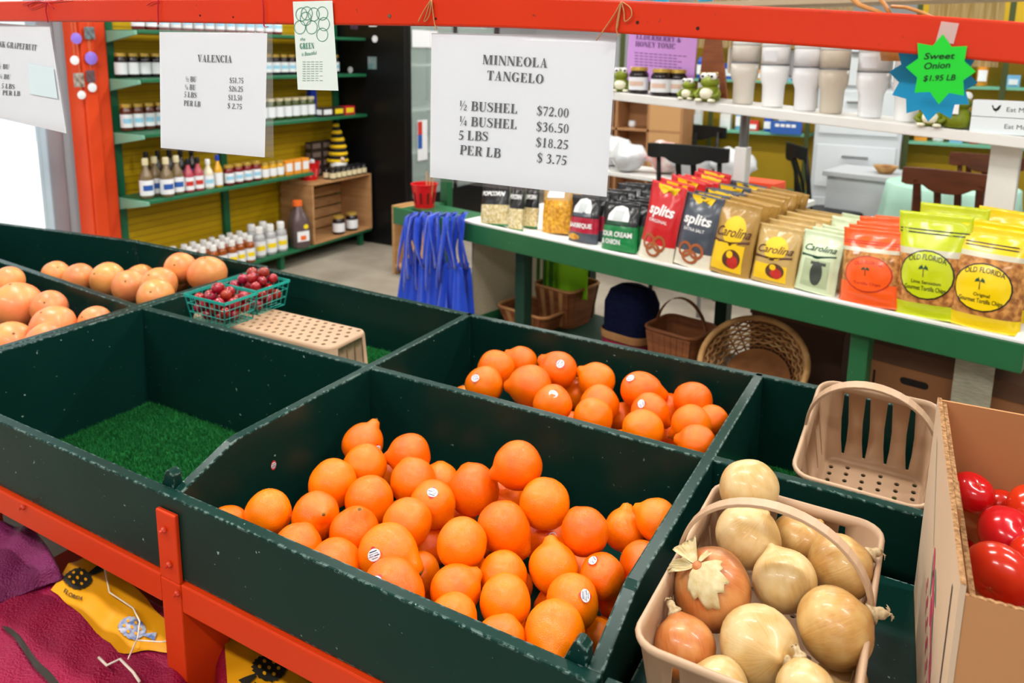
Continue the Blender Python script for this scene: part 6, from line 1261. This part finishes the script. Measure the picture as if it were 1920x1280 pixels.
# frogs
FG = M('frog_green', (128,142,20), .5, var=(104,118,14), vscale=12); FB = M('frog_belly', (236,232,206), .6)
def frog(p, s, label, rz, back=False):
    t = empty('frog_figurine', p, rz); t.scale = (s, s, s); tag(t, label, 'figurine')
    mb = MB(); mb.lathe([(.02, 0), (.042, .006), (.047, .035), (.036, .06), (.03, .066)], 20); mb.build('body', FG, t, smooth=True)
    mb = MB(); mb.lathe([(max(.040*math.sin(PI*k/10), 1e-4), -.026*math.cos(PI*k/10)) for k in range(11)], 20, (0, -.004, .082), cap=False); mb.build('head', FG, t, smooth=True)
    mb = MB(); mb.lathe([(max(.033*math.sin(PI*k/10), 1e-4), -.028*math.cos(PI*k/10)) for k in range(11)], 18, (0, -.022, .034), cap=False); mb.build('belly', FB, t, smooth=True)
    for sx in (-1, 1):
        mb = MB(); mb.lathe([(max(.016*math.sin(PI*k/8), 1e-4), -.016*math.cos(PI*k/8)) for k in range(9)], 14, (sx*.021, -.018, .106), cap=False); e = mb.build('eye', WH, t, smooth=True)
        mb = MB(); mb.lathe([(.0001, .0), (.006, -.0005), (.0065, .002)], 10); mb.build('pupil', BLK, e, loc=(sx*.021, -.0345, .107), rot=(-PI/2, 0, 0))
        mb = MB(); mb.tube([(sx*.04, -.01, .05), (sx*.052, -.03, .03), (sx*.035, -.045, .02)], [.011, .010, .009], 8); mb.build('arm', FG, t, smooth=True)
        mb = MB(); mb.lathe([(.012, 0), (.018, .006), (.012, .014)], 10, (sx*.03, -.042, 0)); mb.build('foot', FB, t, smooth=True)
    for k in range(5): a = 2*PI*k/5; mb = MB(); mb.lathe([(max(.009*math.sin(PI*q/6), 1e-4), -.006*math.cos(PI*q/6)) for q in range(7)], 8, (.012*math.cos(a), .012*math.sin(a)+.006, .116), cap=False); mb.build('flower_petal', WH, t, smooth=True)
    return t
frog(on_shelf(1291, 184, .03), .82, 'seated frog figurine with white flowers, left of the pair', rzT); frog(on_shelf(1330, 190, .03), 1.1, 'big eyed frog figurine with a pale belly, right of the pair', rzT); frog(on_shelf(1163, 170, .05), 1.0, 'frog figurine half hidden by the tangelo sign', rzT+.5)
frog(on_shelf(1745, 243, .03), .95, 'frog figurine under the blue starburst card', rzT); f5 = frog(on_shelf(1790, 250, .05), 1.15, 'olive frog figurine seen from behind with a white price tag', rzT+PI)
mb = MB(); mb.box(-.014, .014, .05, .052, .05, .095); mb.build('price_tag', WH, f5)
# tumblers
def tumbler(px, py, s, c, label, handle=1, dd=.12):
    m = M('tumbler_%d' % c[0], c, .35, .5, coat=.2); p = on_shelf(px, py, dd); t = empty('insulated_tumbler', p, rzT+(.5 if handle > 0 else PI-.5)); t.scale = (s*1.22, s*1.22, s); tag(t, label, 'tumbler', 'insulated tumblers on the white shelf')
    mb = MB(); mb.lathe([(.036, 0), (.038, .004), (.040, .095), (.050, .125), (.051, .15), (.051, .185)], 26); mb.build('lower_body', m, t, smooth=True)
    mb = MB(); mb.lathe([(.0515, .1855), (.0515, .192)], 26); mb.build('steel_band', GP, t)
    mb = MB(); mb.lathe([(.051, .1925), (.051, .262), (.049, .268)], 26); mb.build('upper_body', m, t, smooth=True)
    mb = MB(); mb.lathe([(.051, .2685), (.052, .275), (.050, .285), (.02, .287)], 26); mb.build('lid', M('tumbler_lid', (206,206,202), .4), t); mb = MB(); mb.lathe([(.004, 0), (.004, .04)], 8, (.015, 0, .286)); mb.build('straw', M('tumbler_lid', (206,206,202), .4), t)
    mb = MB(); mb.loft([[(.049+x*k2, yy, z) for k2, yy in ((1, -.011), (1, .011), (.82, .011), (.82, -.011))] for x, z in ((.002, .262), (.036, .262), (.05, .25), (.05, .16), (.044, .14), (.03, .135), (.004, .15))]); mb.build('handle', m, t, bevel=.003)
    mb = MB(); mb.grid(lambda u, v: (.0517*math.cos(-PI*.5+1.0*(u-.5)-.5), .0517*math.sin(-PI*.5+1.0*(u-.5)-.5), .205+.045*v), 8, 2); mb.build('sleeve_label', M('tumbler_label', (222,222,226), .5), t)
for px, py, s, c, lab, h in ((1392, 198, 1.0, (216,208,196), 'cream tumbler leftmost on the white shelf, before the pipe', -1), (1447, 205, 1.0, (240,240,240), 'white tumbler with its handle to the right', 1), (1508, 214, 1.0, (232,232,234), 'white tumbler with a lettered top, third from left', -1), (1556, 222, 1.0, (206,194,176), 'beige tumbler fourth from the left', -1), (1628, 232, 1.0, (236,238,240), 'white tumbler with a big handle left of the starburst', 1), (1696, 240, .95, (242,242,242), 'white tumbler mostly behind the blue starburst', -1)): tumbler(px, py, s, c, lab, h)
# slogan blocks
WB = M('white_block', (228,236,240), .5)
for k, (q, txt, tl, tr, cap) in enumerate((([(1818,210),(2010,232),(2012,286),(1816,262)], 'Eat More Chicken', (1870,244), (1990,258), 10), ([(1816,165),(2010,184),(2010,230),(1818,208)], 'Eat More Chicken', (1873,203), (1995,216), 10))):
    p0 = on_shelf(1818, 262, .02); c = T3((p0-TA).dot(tu)+.14, D1+.05, shz((p0-TA).dot(tu)+.14)+.001+(.062*k)); t = empty('slogan_block', c, rzT); tag(t, 'white slogan block at the right frame edge, %s of two' % ('lower', 'upper')[k], 'sign'); mb = MB(); mb.box(-.145, .26, -.03, .03, 0, .060); mb.build('block', WB, t, bevel=.002)
    mb = MB(); v, f, w_ = sans_mesh('Eat More' if True else txt); mb.add([(-.035+x*.0165*1.05, -.0305, .022+y*.0165) for x, y in v], f)
    mb.build('lettering', INK, t)
    if k == 1: mb = MB(); mb.add([(-.08+x*.03, -.0305, .018+z*.03) for x, z in ((0,.9),(.12,.75),(.2,.5),(.45,.45),(.7,.8),(.95,.95),(.85,.5),(.7,.25),(.5,.15),(.48,0),(.4,0),(.42,.15),(.2,.2),(.08,.45),(-.02,.7),(-.08,.72),(-.02,.8))], [tuple(range(17))]); mb.build('hen_mark', INK, t)
# blue jars on the upper board
for k, px in enumerate((1190, 1240, 1322)): a = (tp(px, 5, D1+.12)-TA).dot(tu); o = empty('blue_jar', T3(a, D1+.12, 1.871), 0); tag(o, '%s turquoise jar standing above the red rail' % ('left', 'middle', 'right')[k], 'jar', 'turquoise jars on the top board'); mb = MB(); mb.lathe([(.03, 0), (.038, .01), (.038, .08), (.03, .1)], 16); mb.build('jar_body', M('turquoise_glass', (30,150,200), .2), o, smooth=True); mb = MB(); mb.lathe([(.032, .1), (.032, .12)], 16); mb.build('lid', LIDW, o)
# ------------------------------------------------------------------ far side of the shop
# yellow wall shelving with mint shelves
YW = 6.95
t = empty('wall_shelving', (0, YW, 0)); tag(t, 'yellow backed wall shelving with pale green shelves at the back', 'shelving unit')
for x0, x1 in ((-2.75, -1.0), (-.28, .95)):
    mb = MB(); mb.box(x0, x1, .28, .30, .2, 2.1); mb.build('back_panel', M('far_yellow_panel', (200,160,14), .6, var=(180,140,8), vscale=2), t)
    for z in (.45, .97, 1.42, 1.85): mb = MB(); mb.box(x0, x1, 0, .279, z-.02, z); mb.build('shelf_board', M('mint_shelf', (110,180,150), .5), t)
    for x in (x0, (x0+x1)/2, x1-.04): mb = MB(); mb.box(x, x+.04, -.004, .02, 0, 2.1); mb.build('upright', M('dark_olive_upright', (60,70,24), .5), t)
rg = random.Random(5); FC = [((120,180,220), 'sky blue'), ((236,236,232), 'white'), ((230,150,40), 'orange'), ((90,150,70), 'leaf green'), ((30,80,180), 'deep blue'), ((210,60,50), 'red')]
for bi, (x0, x1) in enumerate(((-2.68, -1.85), (-1.8, -1.05), (-.22, .30), (.36, .9))):
    for zi, z in enumerate((.97, 1.42)):
        n = int((x1-x0)/.125)
        for k in range(n):
            c_, nm = FC[(k*5+bi+zi*3) % 6]; o = empty('packaged_good', (x0+.06+.125*k, YW+.12, z+.001)); tag(o, '%s pack, %s from left, %s shelf, bay %s at the back' % (nm, ORD[k], ('middle', 'upper')[zi], ORD[bi]), 'package', 'packages on the back shelving')
            mm = M('pack_'+nm.replace(' ', '_'), c_, .4); h = .09+.05*((k*7+bi) % 3)
            mb = MB()
            if k % 2: mb.lathe([(.035, 0), (.04, .01), (.04, h*.8), (.025, h)], 12)
            else: mb.box(-.045, .045, -.04, .04, 0, h)
            mb.build('container', mm, o); mb = MB(); mb.box(-.03, .03, -.046, -.0415, h*.2, h*.65); mb.build('label', LAW, o)
p = aty(1475, 243, YW+.01); o = empty('blue_placard', (p.x, YW-.03, .971)); tag(o, 'blue placard with white writing on the back shelf', 'sign'); mb = MB(); mb.box(-.13, .13, -.01, .01, 0, .11); mb.build('board', LAB, o); mb = MB(); v, f, w_ = sans_mesh('tasting', bold=.02); mb.add([(-.07+x*.035, -.0108, .055+y*.03) for x, y in v], f) if False else [mb.box(-.09+.045*k, -.055+.045*k, -.0112, -.0104, .06, .085) for k in range(4)]; mb.build('print', WH, o)
# grey cabinet and shelves between
t = empty('grey_cabinet', (-.62, 6.9, 0)); tag(t, 'light grey cabinet between the yellow shelving bays', 'cabinet'); GC = M('cabinet_grey', (200,206,210), .5)
mb = MB(); mb.box(-.33, .33, 0, .4, 0, 1.9); mb.build('carcass', GC, t, bevel=.005)
for z in (.1, .55, 1.0, 1.4): mb = MB(); mb.box(-.30, .30, -.012, -.001, z, z+.36); d_ = mb.build('drawer_front', M('drawer_grey', (212,218,222), .45), t, bevel=.004); mb = MB(); mb.box(-.10, .10, -.03, -.013, z+.26, z+.275); mb.build('handle', GP, d_)
# white counter behind the snack table
t = empty('white_counter', (-.36, 6.5, 0), rzT); tag(t, 'white counter with a bowl behind the snack bags', 'counter'); mb = MB(); mb.box(-.36, .25, -.22, .25, 0, .72); mb.build('carcass', GC, t, bevel=.005); mb = MB(); mb.box(-.39, .28, -.25, .27, .721, .76); mb.build('counter_top', M('counter_grey', (190,194,198), .5), t, bevel=.004)
o = empty('wooden_bowl', Vector((-.36, 6.45, .7605))); tag(o, 'tan bowl with a red rim on the white counter', 'bowl'); mb = MB(); mb.lathe([(.04, 0), (.05, .004), (.09, .06), (.086, .06), (.045, .01), (.0001, .008)], 24); mb.build('bowl_body', WK, o, smooth=True); mb = MB(); mb.lathe([(.0001, .045), (.078, .045)], 24); mb.build('contents', LAR, o)
# cube shelf in light wood
p = atz(1260, 275, .95); t = empty('cube_shelf', (-2.42, 6.62, 0)); tag(t, 'light wood cube shelf behind the black chairs', 'shelf'); CW2 = M('cube_wood', (188,138,92), .6, var=(170,120,76), vscale=3)
for x in (-.46, -.16, .14, .44): mb = MB(); mb.box(x, x+.02, -.15, .15, 0, 1.30); mb.build('side_board', CW2, t)
for z in (0, .32, .64, .96, 1.28):
    mb = MB(); mb.box(-.44, .44, -.15, .15, z, z+.02); mb.build('shelf_board', CW2, t)
mb = MB(); mb.box(-.46, .46, .151, .16, 0, 1.3); mb.build('back_board', CW2, t)
mb = MB(); mb.box(.16, .438, -.149, -.14, .66, 1.28); mb.build('door_panel', M('door_wood', (206,158,104), .6), t)
for k, (x, z) in enumerate(((-.32, .981), (-.04, .981))): o = empty('small_pot', (-2.42+x, 6.58, z)); tag(o, '%s small white pot in the cube shelf' % ('left', 'right')[k], 'pot', 'pots in the cube shelf'); mb = MB(); mb.lathe([(.025, 0), (.035, .02), (.03, .06), (.0001, .06)], 14); mb.build('pot_body', LAW, o, smooth=True)
# chairs -------------------------------------------------------------------------------------------
CBK = M('chair_black', (16,18,18), .4, .4); CBR = M('chair_walnut', (96,48,22), .45, .4, var=(74,34,14), vscale=4, stretch=(1, 1, 6))
def chair(loc, rz, m, label, zt=.98, wid=.44, slats=3, seatm=None):
    t = empty('dining_chair', loc, rz); tag(t, label, 'chair'); w2 = wid/2
    mb = MB(); mb.loft([[(x, y, z) for x, y in rrect(wid*f, .42*f, .05)] for f, z in ((.98, .43), (1, .44), (1, .462), (.98, .47))]); mb.build('seat', seatm or m, t)
    for sx in (-1, 1):
        mb = MB(); mb.tube([(sx*(w2-.03), -.18, .43), (sx*(w2-.01), -.2, 0)], [.022, .015], 8); mb.build('leg', m, t, smooth=True)
        mb = MB(); mb.tube([(sx*(w2-.03), .24, 0), (sx*(w2-.035), .19, .44), (sx*(w2-.05), .22, .7), (sx*(w2-.05), .26, zt-.05)], [.016, .02, .018, .016], 8); mb.build('leg', m, t, smooth=True)
    rings = []
    for k in range(17):
        u = -1+2*k/16; x = u*(w2+.02); y = .28+.05*(1-u*u); hh = .06+.045*(1-u*u); tk = .012; z1 = zt-.012*u*u; cut_ = .03*math.exp(-((abs(u)-.55)/.18)**2)
        rings.append([(x, y-tk, z1-hh-.03+cut_), (x, y+tk, z1-hh-.03+cut_), (x, y+tk, z1), (x, y-tk, z1)])
    mb = MB(); mb.loft(rings); mb.build('crest_rail', m, t, smooth=False, bevel=.004)
    for k in range(slats): x = (k-(slats-1)/2)*.10; mb = MB(); mb.loft([[(x*f-.018, y-.006, z), (x*f+.018, y-.006, z), (x*f+.018, y+.006, z), (x*f-.018, y+.006, z)] for f, y, z in ((.8, .18, .46), (1.0, .24, .7), (1.05, .32, zt-.07))]); mb.build('back_slat', m, t)
    return t
def chair_at(px, py, m, label, rz, zt=.98, **k):
    p = atz(px, py, zt); R2 = Matrix.Rotation(rz, 3, 'Z'); q = Vector((p.x, p.y, 0))-R2 @ Vector((0, .30, 0)); return chair(q, rz, m, label, zt, **k)
chair_at(1288, 270, CBK, 'nearer black chair facing away behind the snack table', PI-.05, 1.05, slats=2, wid=.52); chair_at(1305, 234, CBK, 'farther black chair beyond the nearer black one', .0, 1.02, slats=1, wid=.52); chair_at(1490, 268, CBK, 'black chair seen edge on behind the gold bags', PI/2+.5, .98, slats=2, wid=.36)
chair_at(1782, 318, CBR, 'walnut chair with a curved crest rail behind the lime bags', PI-.25, 1.02, slats=4, wid=.46); chair_at(1850, 288, CBR, 'walnut chair beyond the mint tablecloth, beside the white upright', PI-.2, .95, slats=3)
# tables behind
MINT = M('mint_cloth', (176,216,198), .8, var=(160,202,184), vscale=3); p = atz(1785, 346, .795); t = empty('round_table', (p.x, p.y, .05)); tag(t, 'round table under a mint cloth behind the lime bags', 'table')
mb = MB(); rings = []
for z, f, wv in ((.745, 0.001, 0), (.745, .95, 0), (.74, 1, 0), (.6, 1.03, .03), (.42, 1.07, .06)): rings.append([((.40*f)*(1+wv*math.sin(9*2*PI*k/54))*math.cos(2*PI*k/54), (.40*f)*(1+wv*math.sin(9*2*PI*k/54))*math.sin(2*PI*k/54), z) for k in range(54)])
mb.loft(rings[::-1], False, True); mb.build('tablecloth', MINT, t, smooth=True); mb = MB(); mb.lathe([(.2, -.05), (.2, -.03), (.04, .0), (.04, .74)], 16); mb.build('pedestal', CBR, t)
t = empty('folding_table', (-2.0, 5.46, 0), rzT); tag(t, 'table heaped with clear bags behind the dark chip bags', 'table'); mb = MB(); mb.box(-.75, .95, -.22, .22, .74, .77); mb.build('table_top', WHT, t, bevel=.004)
for x in (-.7, .9):
    for y in (-.19, .19): mb = MB(); mb.tube([(x, y, 0), (x, y, .74)], .015, 8); mb.build('leg', GP, t)
CB2 = [M('clear_bag_white', (226,228,230), .15, .5, coat=.5, var=(200,204,208), vscale=14), M('clear_bag_yellow', (232,190,80), .2, .5, coat=.5, var=(236,232,220), vscale=9), M('clear_bag_red', (206,60,50), .2, .5, coat=.5, var=(236,232,228), vscale=9)]
for k, (x, y, s, c_, lab) in enumerate(((-.55, -.1, .16, 1, 'clear bag of yellow snacks beside the tangelo sign'), (-.25, .05, .15, 0, 'crumpled clear bag left of the nearer black chair'), (.0, -.12, .14, 0, 'white bag seen under the nearer black chair rail'), (.25, .02, .15, 2, 'red and white wrapped bag under the chair rail'), (.5, -.05, .14, 0, 'white bag beside the white upright'), (.78, .0, .15, 0, 'crumpled white bag right of the white upright'))):
    p = Vector((-2.0, 5.46, .771))+Matrix.Rotation(rzT, 3, 'Z') @ Vector((x, y, 0)); mb = MB(); mb.lathe([(max(s*math.sin(PI*q/12)*(.9 if q < 6 else 1), 1e-4), s*.75*(1-math.cos(PI*q/12))) for q in range(13)], 22, cap=False)
    mb.v = [tuple(Vector((v[0]*(1+.28*noise.noise(Vector(v)*13+Vector((k, 0, 0)))), v[1]*(1+.28*noise.noise(Vector(v)*13+Vector((0, k, 0)))), max(0, v[2]*(1+.25*noise.noise(Vector(v)*11)))))) for v in mb.v]; mb.v = [(v[0], v[1], v[2]) for v in mb.v]
    o = mb.build('snack_sack', CB2[c_], loc=p, smooth=True); tag(o, lab, 'bag')
carton('red_carton', Vector((-.93, 4.72, .771)), (.24, .16, .12), M('vermilion_carton', (232,76,40), .5), 'vermilion carton behind the gold snack bags', facem=M('vermilion_print', (214,60,30), .5), rz=rzT)
o = empty('carton_table', (-.93, 4.75, 0), rzT)
tag(o, 'small white side table under the vermilion carton', 'table'); mb = MB(); mb.box(-.3, .25, -.22, .22, .74, .77); mb.build('table_top', WHT, o)
for x in (-.27, .22):
    for y in (-.19, .19): mb = MB(); mb.tube([(x, y, 0), (x, y, .74)], .014, 8); mb.build('leg', GP, o)
# straw blinds and a woven basket above the rail
STRAW = M('straw_blind', (196,172,128), .8, .2, var=(160,132,88), vscale=3, vamt=.8, stretch=(26, 1, 1)); 
for k, (xa, xb, ya) in enumerate(((1300, 1600, 26), (1738, 1880, 55))):
    p0, p1 = aty(xa, ya, 6.2), aty(xb, ya, 6.2); t = empty('straw_blind', ((p0.x+p1.x)/2, 6.2, p0.z)); tag(t, ('wide straw blind hanging at the back above the red rail', 'narrow straw blind at the upper right corner')[k], 'blind'); n = 40; wd = (p1.x-p0.x)
    z0 = min(p0.z, p1.z)-p0.z-.25
    for q in range(n): mb = MB(); x = -wd/2+wd*q/n; mb.box(x, x+wd/n*.85, -.006+.004*(q % 3), .006+.004*(q % 3), z0, .9); mb.build('reed', STRAW, t)
c = tp(1690, 20, .3); t = empty('bentwood_basket', c); tag(t, 'bentwood basket standing above the rail near the starburst', 'basket'); BWD = M('bentwood', (206,140,72), .5, var=(180,112,50), vscale=5, stretch=(1, 1, 5)); fb = lambda x, y, o=0: atp(x, y, c+tv_*o, tv_)-c
for pts_, r_ in (([(1590,-10),(1612,10),(1645,22),(1668,34)], .022), ([(1640,-15),(1660,10),(1672,34)], .018), ([(1672,12),(1700,14),(1730,24),(1765,42)], .016), ([(1672,34),(1710,36),(1765,44)], .02)):
    mb = MB(); mb.tube([fb(*q) for q in pts_], r_, 8, flat=.4); mb.build('bent_strip', BWD, t, smooth=True)
mb = MB(); mb.lathe([(.10, -.16), (.13, -.02), (.125, -.02), (.09, -.15)], 24, tuple(fb(1715, 34, .14))); mb.build('basket_bowl', BWD, t, smooth=True)
t2 = empty('hanging_hook', c+Vector((0, 0, 0))); t2.name = 'basket_hook'; tag(t2, 'thin hook rod holding the bentwood basket from the ceiling', 'hook'); mb = MB(); mb.tube([tuple(fb(1645, -10, .05)), tuple(fb(1645, -10, .05)+Vector((0, 0, 3.095-c.z-fb(1645, -10, .05).z)))], .004, 6); mb.build('rod', GP, t2)
# ------------------------------------------------------------------ mesh produce bags under the stand
NET = M('magenta_net', (136,10,58), .45, .4, var=(164,18,62), vscale=5, vamt=.5, bump=.6, bscale=220, stretch=(1, 1, 1)); NETR = M('crimson_net', (156,12,36), .5, .3, var=(130,8,44), vscale=6, bump=.6, bscale=220); NETP = M('violet_net', (96,12,60), .45, .4, var=(120,30,86), vscale=8, bump=.6, bscale=220)
PAN = M('yellow_bag_panel', (232,160,16), .4, .5, var=(222,146,10), vscale=4); PKI = M('panel_black_ink', (34,30,20), .6)
def sheet_bag(name_label, poly, z0, drop, m, seed, ridge=.010, panels=(), stripes=(), group='folded mesh bags under the stand'):
    """folded net bag: wavy top sheet over a plan polygon (pixels read at height z0), sides hanging by drop"""
    P = [atz(x, y, z0) for x, y in poly]; c = sum(P, Vector((0, 0, 0)))/len(P); base = Vector((c.x, c.y, z0-drop)); t = empty('mesh_produce_bag', base); tag(t, name_label, 'mesh bag', group)
    a, b, d, e = P
    def top(x, y): return drop+ridge*noise.noise(Vector((x*6+seed, y*6, seed)))+.35*ridge*math.sin((x*.8+y*.6)*70+3*noise.noise(Vector((x*4, y*4, seed))))
    def pt(u, v, lift=0):
        q = (a*(1-u)+b*u)*(1-v)+(e*(1-u)+d*u)*v; x, y = q.x-c.x, q.y-c.y; ed = min(u, 1-u, v, 1-v); rnd = -.03*max(0, 1-ed/.08)**2
        return Vector((x, y, top(x, y)+rnd+lift))
    mb = MB(); nu, nv = 44, 36; mb.grid(lambda u, v: tuple(pt(u, v)), nu, nv); n = nu*nv; ring = list(range(nu))+[nu*k+nu-1 for k in range(1, nv)]+[nu*(nv-1)+k for k in range(nu-2, -1, -1)]+[nu*k for k in range(nv-2, 0, -1)]
    L0 = ring; lev = 5
    for l in range(1, lev+1):
        o = len(mb.v); mb.v += [(mb.v[k][0]*(1+.02*math.sin(l*2.2+seed)), mb.v[k][1]*(1+.02*math.sin(l*2.2+seed)), mb.v[k][2]*(1-l/lev) if l < lev else 0) for k in ring]; L1 = list(range(o, o+len(ring)))
        mb.f += [(L0[(k+1) % len(L0)], L0[k], L1[k], L1[(k+1) % len(L1)]) for k in range(len(L0))]; mb.m += [0]*len(L0); L0 = L1
    mb.build('net_fabric', m, t, smooth=True)
    inv = lambda x, y: (atz(x, y, z0)-c)
    def surf(v, lift): return Vector((v.x, v.y, top(v.x, v.y)+lift))
    def shape(name, pix, mm, lift, parent, rings=7):
        vs = [inv(*q) for q in pix]; cc = sum(vs, Vector((0, 0, 0)))/len(vs); mb = MB(); k = len(vs)
        mb.add([surf(cc, lift)]+[surf(cc+(p-cc)*(r/rings), lift) for r in range(1, rings+1) for p in vs], [(0, 1+i, 1+(i+1) % k) for i in range(k)]+[(1+r*k+i, 1+(r+1)*k+i, 1+(r+1)*k+(i+1) % k, 1+r*k+(i+1) % k) for r in range(rings-1) for i in range(k)])
        return mb.build(name, mm, parent, smooth=True)
    def dens(pix, n=9): return [(p[0]+(q[0]-p[0])*k/n, p[1]+(q[1]-p[1])*k/n) for p, q in zip(pix, pix[1:]+pix[:1]) for k in range(n)]
    for pix, trees in panels:
        pn = shape('label_panel', dens(pix), PAN, .005, t)
        for tx, ty, tr, ink, rot, txt in trees:
            cr, sr = math.cos(rot), math.sin(rot)
            sh = [(tx+tr*(1+.08*math.sin(k*2.9))*math.cos(2*PI*k/40), ty+tr*.72*(1+.08*math.sin(k*3.7))*math.sin(2*PI*k/40)) for k in range(40)]; shape('tree_print', sh, ink, .0085, pn, 5)
            shape('tree_trunk', dens([(tx+tr*.9*cr-tr*.1*sr, ty+tr*.9*sr+tr*.1*cr), (tx+tr*1.9*cr-tr*.35*sr, ty+tr*1.9*sr+tr*.35*cr), (tx+tr*1.8*cr+tr*.3*sr, ty+tr*1.8*sr-tr*.3*cr), (tx+tr*.9*cr+tr*.1*sr, ty+tr*.9*sr-tr*.1*cr)], 3), ink, .0085, pn, 2)
            for k in range(7): a_ = 2*PI*k/6; rr_ = tr*.55 if k else 0; shape('fruit_dot', [(tx+rr_*math.cos(a_)+tr*.11*math.cos(q), ty+rr_*.7*math.sin(a_)+tr*.11*math.sin(q)) for q in [2*PI*j/8 for j in range(8)]], PAN, .0105, pn, 1)
            if txt:
                mb = MB(); v, f, w_ = sans_mesh(txt, bold=.02); L2 = tr*1.5; mb.add([surf(inv(tx-tr*1.0+(x/w_)*L2*math.cos(.5)-y*8*math.sin(.5)*-1, ty+tr*1.05+(x/w_)*L2*math.sin(.5)-y*8*math.cos(.5)), .009) for x, y in v], f); mb.build('lettering', ink, pn)
    for pix in stripes: shape('woven_stripe', dens(pix), PKI, .006, t)
    return t
BLP = M('panel_blue_ink', (70,96,150), .5, var=(190,190,200), vscale=60, vamt=.8)
sheet_bag('broad magenta mesh bag with a yellow tree panel under the stand', [(-60,1010), (345,1130), (360,1330), (-140,1330)], .42, .16, NET, 1.3, .012,
  [([(95,1108), (128,1052), (190,1040), (318,1168), (322,1222), (222,1222)], [(146,1088,27,PKI,-.5,'FLORIDA'), (248,1180,26,BLP,.4,None)])], [[(2,1175), (16,1178), (112,1282), (92,1284)]])
sheet_bag('violet mesh bag folded at the left under the rail', [(-80,955), (70,985), (118,1060), (-60,1125)], .455, .032, NETP, 4.2, .012)
sheet_bag('yellow panelled mesh bag right of the red leg', [(405,1150), (640,1230), (720,1340), (400,1340)], .42, .16, NETR, 7.7, .010, [([(418,1162), (520,1215), (600,1290), (600,1335), (430,1335)], [(505,1258,32,PKI,2.6,'5 LBS')])])
sheet_bag('crimson mesh bag at the bottom of the pile', [(-160,1150), (700,1290), (720,1420), (-200,1400)], .245, .06, NETR, 2.2, .006)
STRG = M('white_string', (232,216,200), .7)
for k, pts_ in enumerate(([(196,1062),(205,1110),(250,1140),(262,1165),(258,1195),(240,1235)], [(258,1200),(300,1203),(320,1201)], [(185,1232),(200,1247),(225,1235),(250,1260),(262,1278)])):
    p0 = atz(*pts_[0], .436); o = empty('loose_string', p0); tag(o, ('thin white string trailing over the yellow panel', 'short white string end beside the red leg', 'frayed white string knot on the crimson bag')[k], 'string'); mb = MB(); mb.tube([atz(x, y, .436+.004*(i % 2))-p0 for i, (x, y) in enumerate(pts_)], .0016 if k < 2 else .0028, 5); mb.build('strand', STRG, o, smooth=True)
